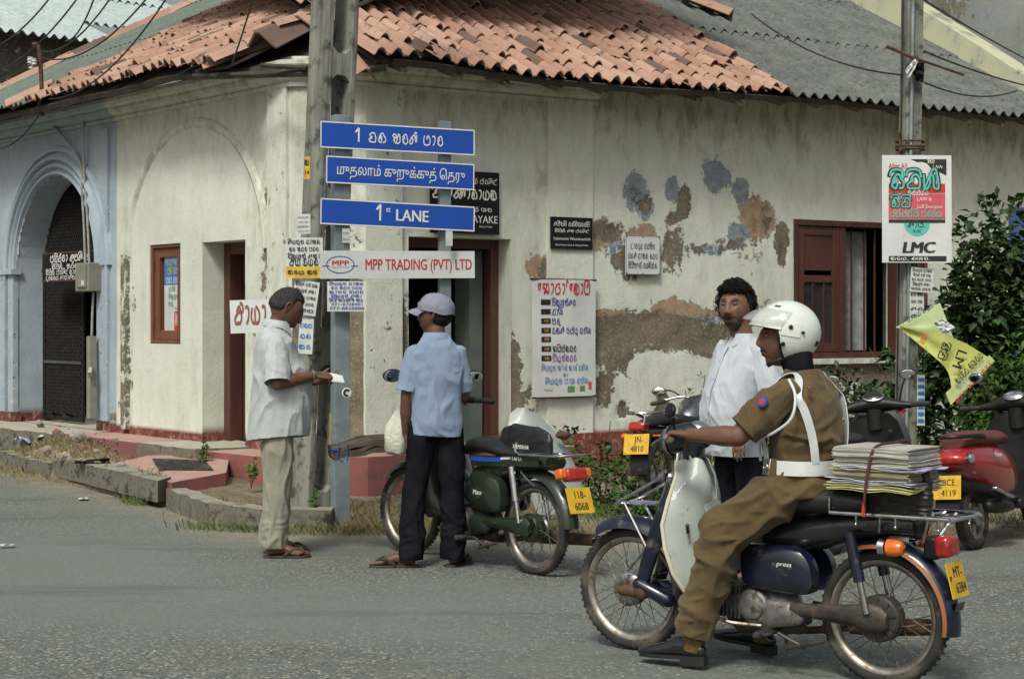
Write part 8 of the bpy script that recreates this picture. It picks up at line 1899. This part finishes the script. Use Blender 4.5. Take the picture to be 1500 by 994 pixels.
for i, (px, py, Y, h, lab) in enumerate(((1010, 590, 15.4, .3, 'left tall weed sprig sticking up beside the curly-haired man'), (1026, 580, 15.5, .38, 'right tall weed sprig sticking up beside the curly-haired man'))):
    rr = random.Random(i+50); o = thing('weed_sprig', lab, 'weed', W(px, py+30, Y)); g = G(); s_ = G(); s_.tube(catmull([(0, 0, -.5), (.01, 0, 0), (.04*(1 if i else -1), 0, h)], 4), .004, 4)
    for k in range(26): z = rr.uniform(-.2, h); leaf(g, Vector((.02*z, 0, z)), (rr.uniform(-1, 1), rr.uniform(-.4, .4), .7), .07, .014, rr)
    g.obj('leaves', M_('leaf_mid'), o, kind='stuff', smooth=False); s_.obj('stem', M_('stem'), o)
for (x, y, z, lab, s) in ((-1.36, 12.0, 0, 'small bright green seedling at the foot of the left sign post', 1), (-2.62, 14.55, .15, 'small green seedling growing against the pink plinth', 1.1), (-2.10, 13.75, .12, 'green weed at the foot of the pink plinth by the ramp', 1)):
    rr = random.Random(int(x*100)); o = thing('seedling', lab, 'seedling', (x, y, z)); g = G(); s_ = G()
    for k in range(5): h = rr.uniform(.1, .26)*s; a = rr.uniform(0, 6); s_.tube([(0, 0, 0), (.03*math.cos(a), .03*math.sin(a), h)], .003, 4); [leaf(g, Vector((.03*math.cos(a), .03*math.sin(a), h*q_)), (rr.uniform(-1, 1), rr.uniform(-1, .3), .5), .06*s, .04*s, rr) for q_ in (.6, .8, 1) for _ in (0, 1)]
    g.obj('leaves', M_('leaf_bright'), o, smooth=False, kind='stuff'); s_.obj('stem', M_('stem'), o)
def H_(x, y):
    dx, dy = x-A0.x, y-A0.y; t = dx*uL.x+dy*uL.y; d = dx*nL.x+dy*nL.y
    if t > 1.75 and d < .52: return .355
    k = y-kerb_y(x)
    if x < -2.7 and x > -4.2 and 0 < k < .35: return .225
    return gz(x, y)+.16*math.exp(-((x+4.25)**2+(y-16.35)**2)/.35)*sstep(0, .2, k) if k > 0 else 0
# grass and straw on the verge: far too many blades to count
def blades(name, label, cat, spots, m, seed, h=(.03, .09), w_=.004):
    rr = random.Random(seed); g = G()
    for (x0, y0, x1, y1, n, spr) in spots:
        for i in range(n):
            t = rr.random(); x = lerp(x0, x1, t)+rr.gauss(0, spr); y = lerp(y0, y1, t)+rr.gauss(0, spr); z = H_(x, y)*.95
            if z > .3: continue
            H = rr.uniform(*h); a = rr.uniform(0, 6.28); dx, dy = math.cos(a)*H*rr.uniform(.2, 1), math.sin(a)*H*.6
            g.add([(x-w_/2, y, z), (x+w_/2, y, z), (x+dx*.5+w_/3, y+dy*.5, z+H*.7), (x+dx, y+dy, z+H)], [(0, 1, 2, 3)])
    o = g.obj(name, M_(m), None, kind='stuff', smooth=False); return tag(o, label, cat)
blades('dry_grass', 'dry straw grass round the pole bases and along the road edge', 'grass', [(-1.5, 12.0, 0.3, 11.85, 2500, .13), (-1.3, 12.6, .4, 12.9, 1700, .35), (-2.2, 12.7, -1.6, 12.2, 900, .15), (-3.7, 15.9, -4.6, 16.9, 2600, .3), (-3.3, 15.4, -2.9, 15.2, 700, .15)], 'straw', 3)
blades('green_grass', 'thin green grass tufts along the kerb and road edge', 'grass', [(-2.35, 12.1, -1.3, 11.75, 420, .05), (-1.3, 11.78, .2, 11.72, 380, .07), (-3.1, 13.9, -2.9, 13.6, 350, .06), (-4.4, 16.3, -5.2, 17.6, 400, .15), (1.3, 12.0, 3.6, 12.6, 2600, .3), (.3, 12.4, 1.6, 13.4, 1500, .25)], 'grass_green', 5, (.02, .075))
# rubble and litter
def hit(px, py):
    Y = 9.0
    while Y < 24:
        p = W(px, py, Y)
        if p.z <= H_(p.x, p.y): return p
        Y += .02
    return W(px, py, 16)
mat('stone', (.30, .28, .23), (.22, .20, .16), 6, .95, 0, .6, 30, .01, dirt=(.14, .12, .09), dsc=6, dth=.5); mat('brick_bit', (.25, .11, .07), (.2, .09, .06), 6, .95, 0, .5, 40, .006)
def rock(px, py, Y, s, lab, m='stone', z=None, flat=.55, name='stone'):
    rr = random.Random(int(px*7+py)); me_g = G(); me_g.ell((0, 0, 0), (s, s*rr.uniform(.6, .9), s*flat), 9, 7, (rr.random(), rr.random(), rr.random())); me = me_g.mesh()
    for v in me.vertices: v.co = v.co*(1+.45*noise.noise(v.co*(2.2/s)+Vector((px, py, 0))))
    p = hit(px, py+s*60); p.z += s*flat*.55; o = link(name, me, M_(m), None, smooth=False, loc=p); return tag(o, lab, 'stone' if name == 'stone' else name.replace('_', ' '))
for a in ((117, 640, 16.3, .17, 'largest grey rubble lump at the left end of the pink plinth'), (72, 660, 16.3, .12, 'angular stone slab beside the litter left of the plinth', 'stone'), (93, 668, 16.0, .11, 'rounded grey stone in the middle of the rubble heap'), (105, 675, 15.8, .09, 'pale stone with rag at the lower rubble heap'), (60, 622, 17.0, .1, 'stone wedged under the archway platform edge'), (98, 612, 17.0, .11, 'dark broken concrete chunk on the platform corner'), (127, 682, 15.4, .08, 'small stone beside the black plastic litter'), (45, 672, 16.5, .09, 'stone at the kerb left of the rubble heap'), (142, 662, 15.6, .07, 'small stone near the plinth front among straw')): rock(*(a[:3]+(a[3]*.62,)+a[4:]))
for a in ((84, 632, 16.6, .05, 'broken red brick bit on top of the rubble heap', 'brick_bit'), (122, 655, 15.9, .05, 'red brick bit below the plinth end', 'brick_bit')): rock(*a, name='brick_bit')
rr = random.Random(77); g = G()
for k in range(340):
    px = rr.uniform(18, 175); py = rr.gauss(662, 13)+abs(px-100)*.05; p = hit(px, py); s = rr.uniform(.006, .022)*(1.5 if rr.random() < .1 else 1); p.z += s*.3; g.ell(p, (s, s*.7, s*.6), 5, 4, (rr.random()*3, rr.random()*3, 0))
o = g.obj('rubble', mat('rubble_stone', (.22, .19, .15), (.13, .105, .08), 5, .95, coord='World'), None, kind='stuff', smooth=False); tag(o, 'scattered small rubble at the left end of the plinth', 'rubble')
mat('litter_blue', (.12, .2, .42), (.5, .5, .5), 30, .6)
def litter(px, py, Y, s, m, lab, name='litter', z=.01, cat='litter'):
    rr = random.Random(int(px)); p = hit(px, py); g = G(); g.sheet([[(s*(u/5-.5)*1.6, s*(v/4-.5), .25*s*noise.noise(Vector((u*.8, v*.8, px)))+.02) for v in range(5)] for u in range(6)], .001); o = g.obj(name, M_(m), None, loc=p, rot=(rr.uniform(-.3, .3), rr.uniform(-.3, .3), rr.uniform(0, 6))); return tag(o, lab, cat)
litter(50, 648, 16.6, .22, 'litter_blue', 'crumpled blue and white wrapper in the weeds left of the rubble'); litter(66, 640, 16.7, .14, 'sign_white', 'white wrapper scrap beside the blue one'); litter(135, 678, 15.5, .18, 'sign_black', 'black plastic scrap in front of the rubble')
litter(476, 757, 12.4, .13, 'sign_white', 'white paper scrap between the pole bases'); litter(468, 775, 12.0, .06, 'sign_white', 'tiny white scrap in the straw by the pole'); litter(122, 733, 14.1, .08, 'sign_white', 'white scrap on the sandy road edge by the kerb')
mat('dry_leaf', (.26, .13, .06), (.2, .1, .05), 12, .8); litter(222, 949, 3700/481, .06, 'dry_leaf', 'curled brown dry leaf lying on the road at lower left', 'dry_leaf', cat='leaf'); litter(77, 991, 3700/522, .02, 'yellow_card', 'tiny yellow leaf on the road at the bottom left edge', 'dry_leaf', cat='leaf'); litter(704, 965, 3700/497, .02, 'yellow_card', 'tiny yellow leaf on the road between bikes', 'dry_leaf', cat='leaf'); litter(10, 802, 3700/334, .06, 'sign_white', 'flat white scrap on the road at far left')
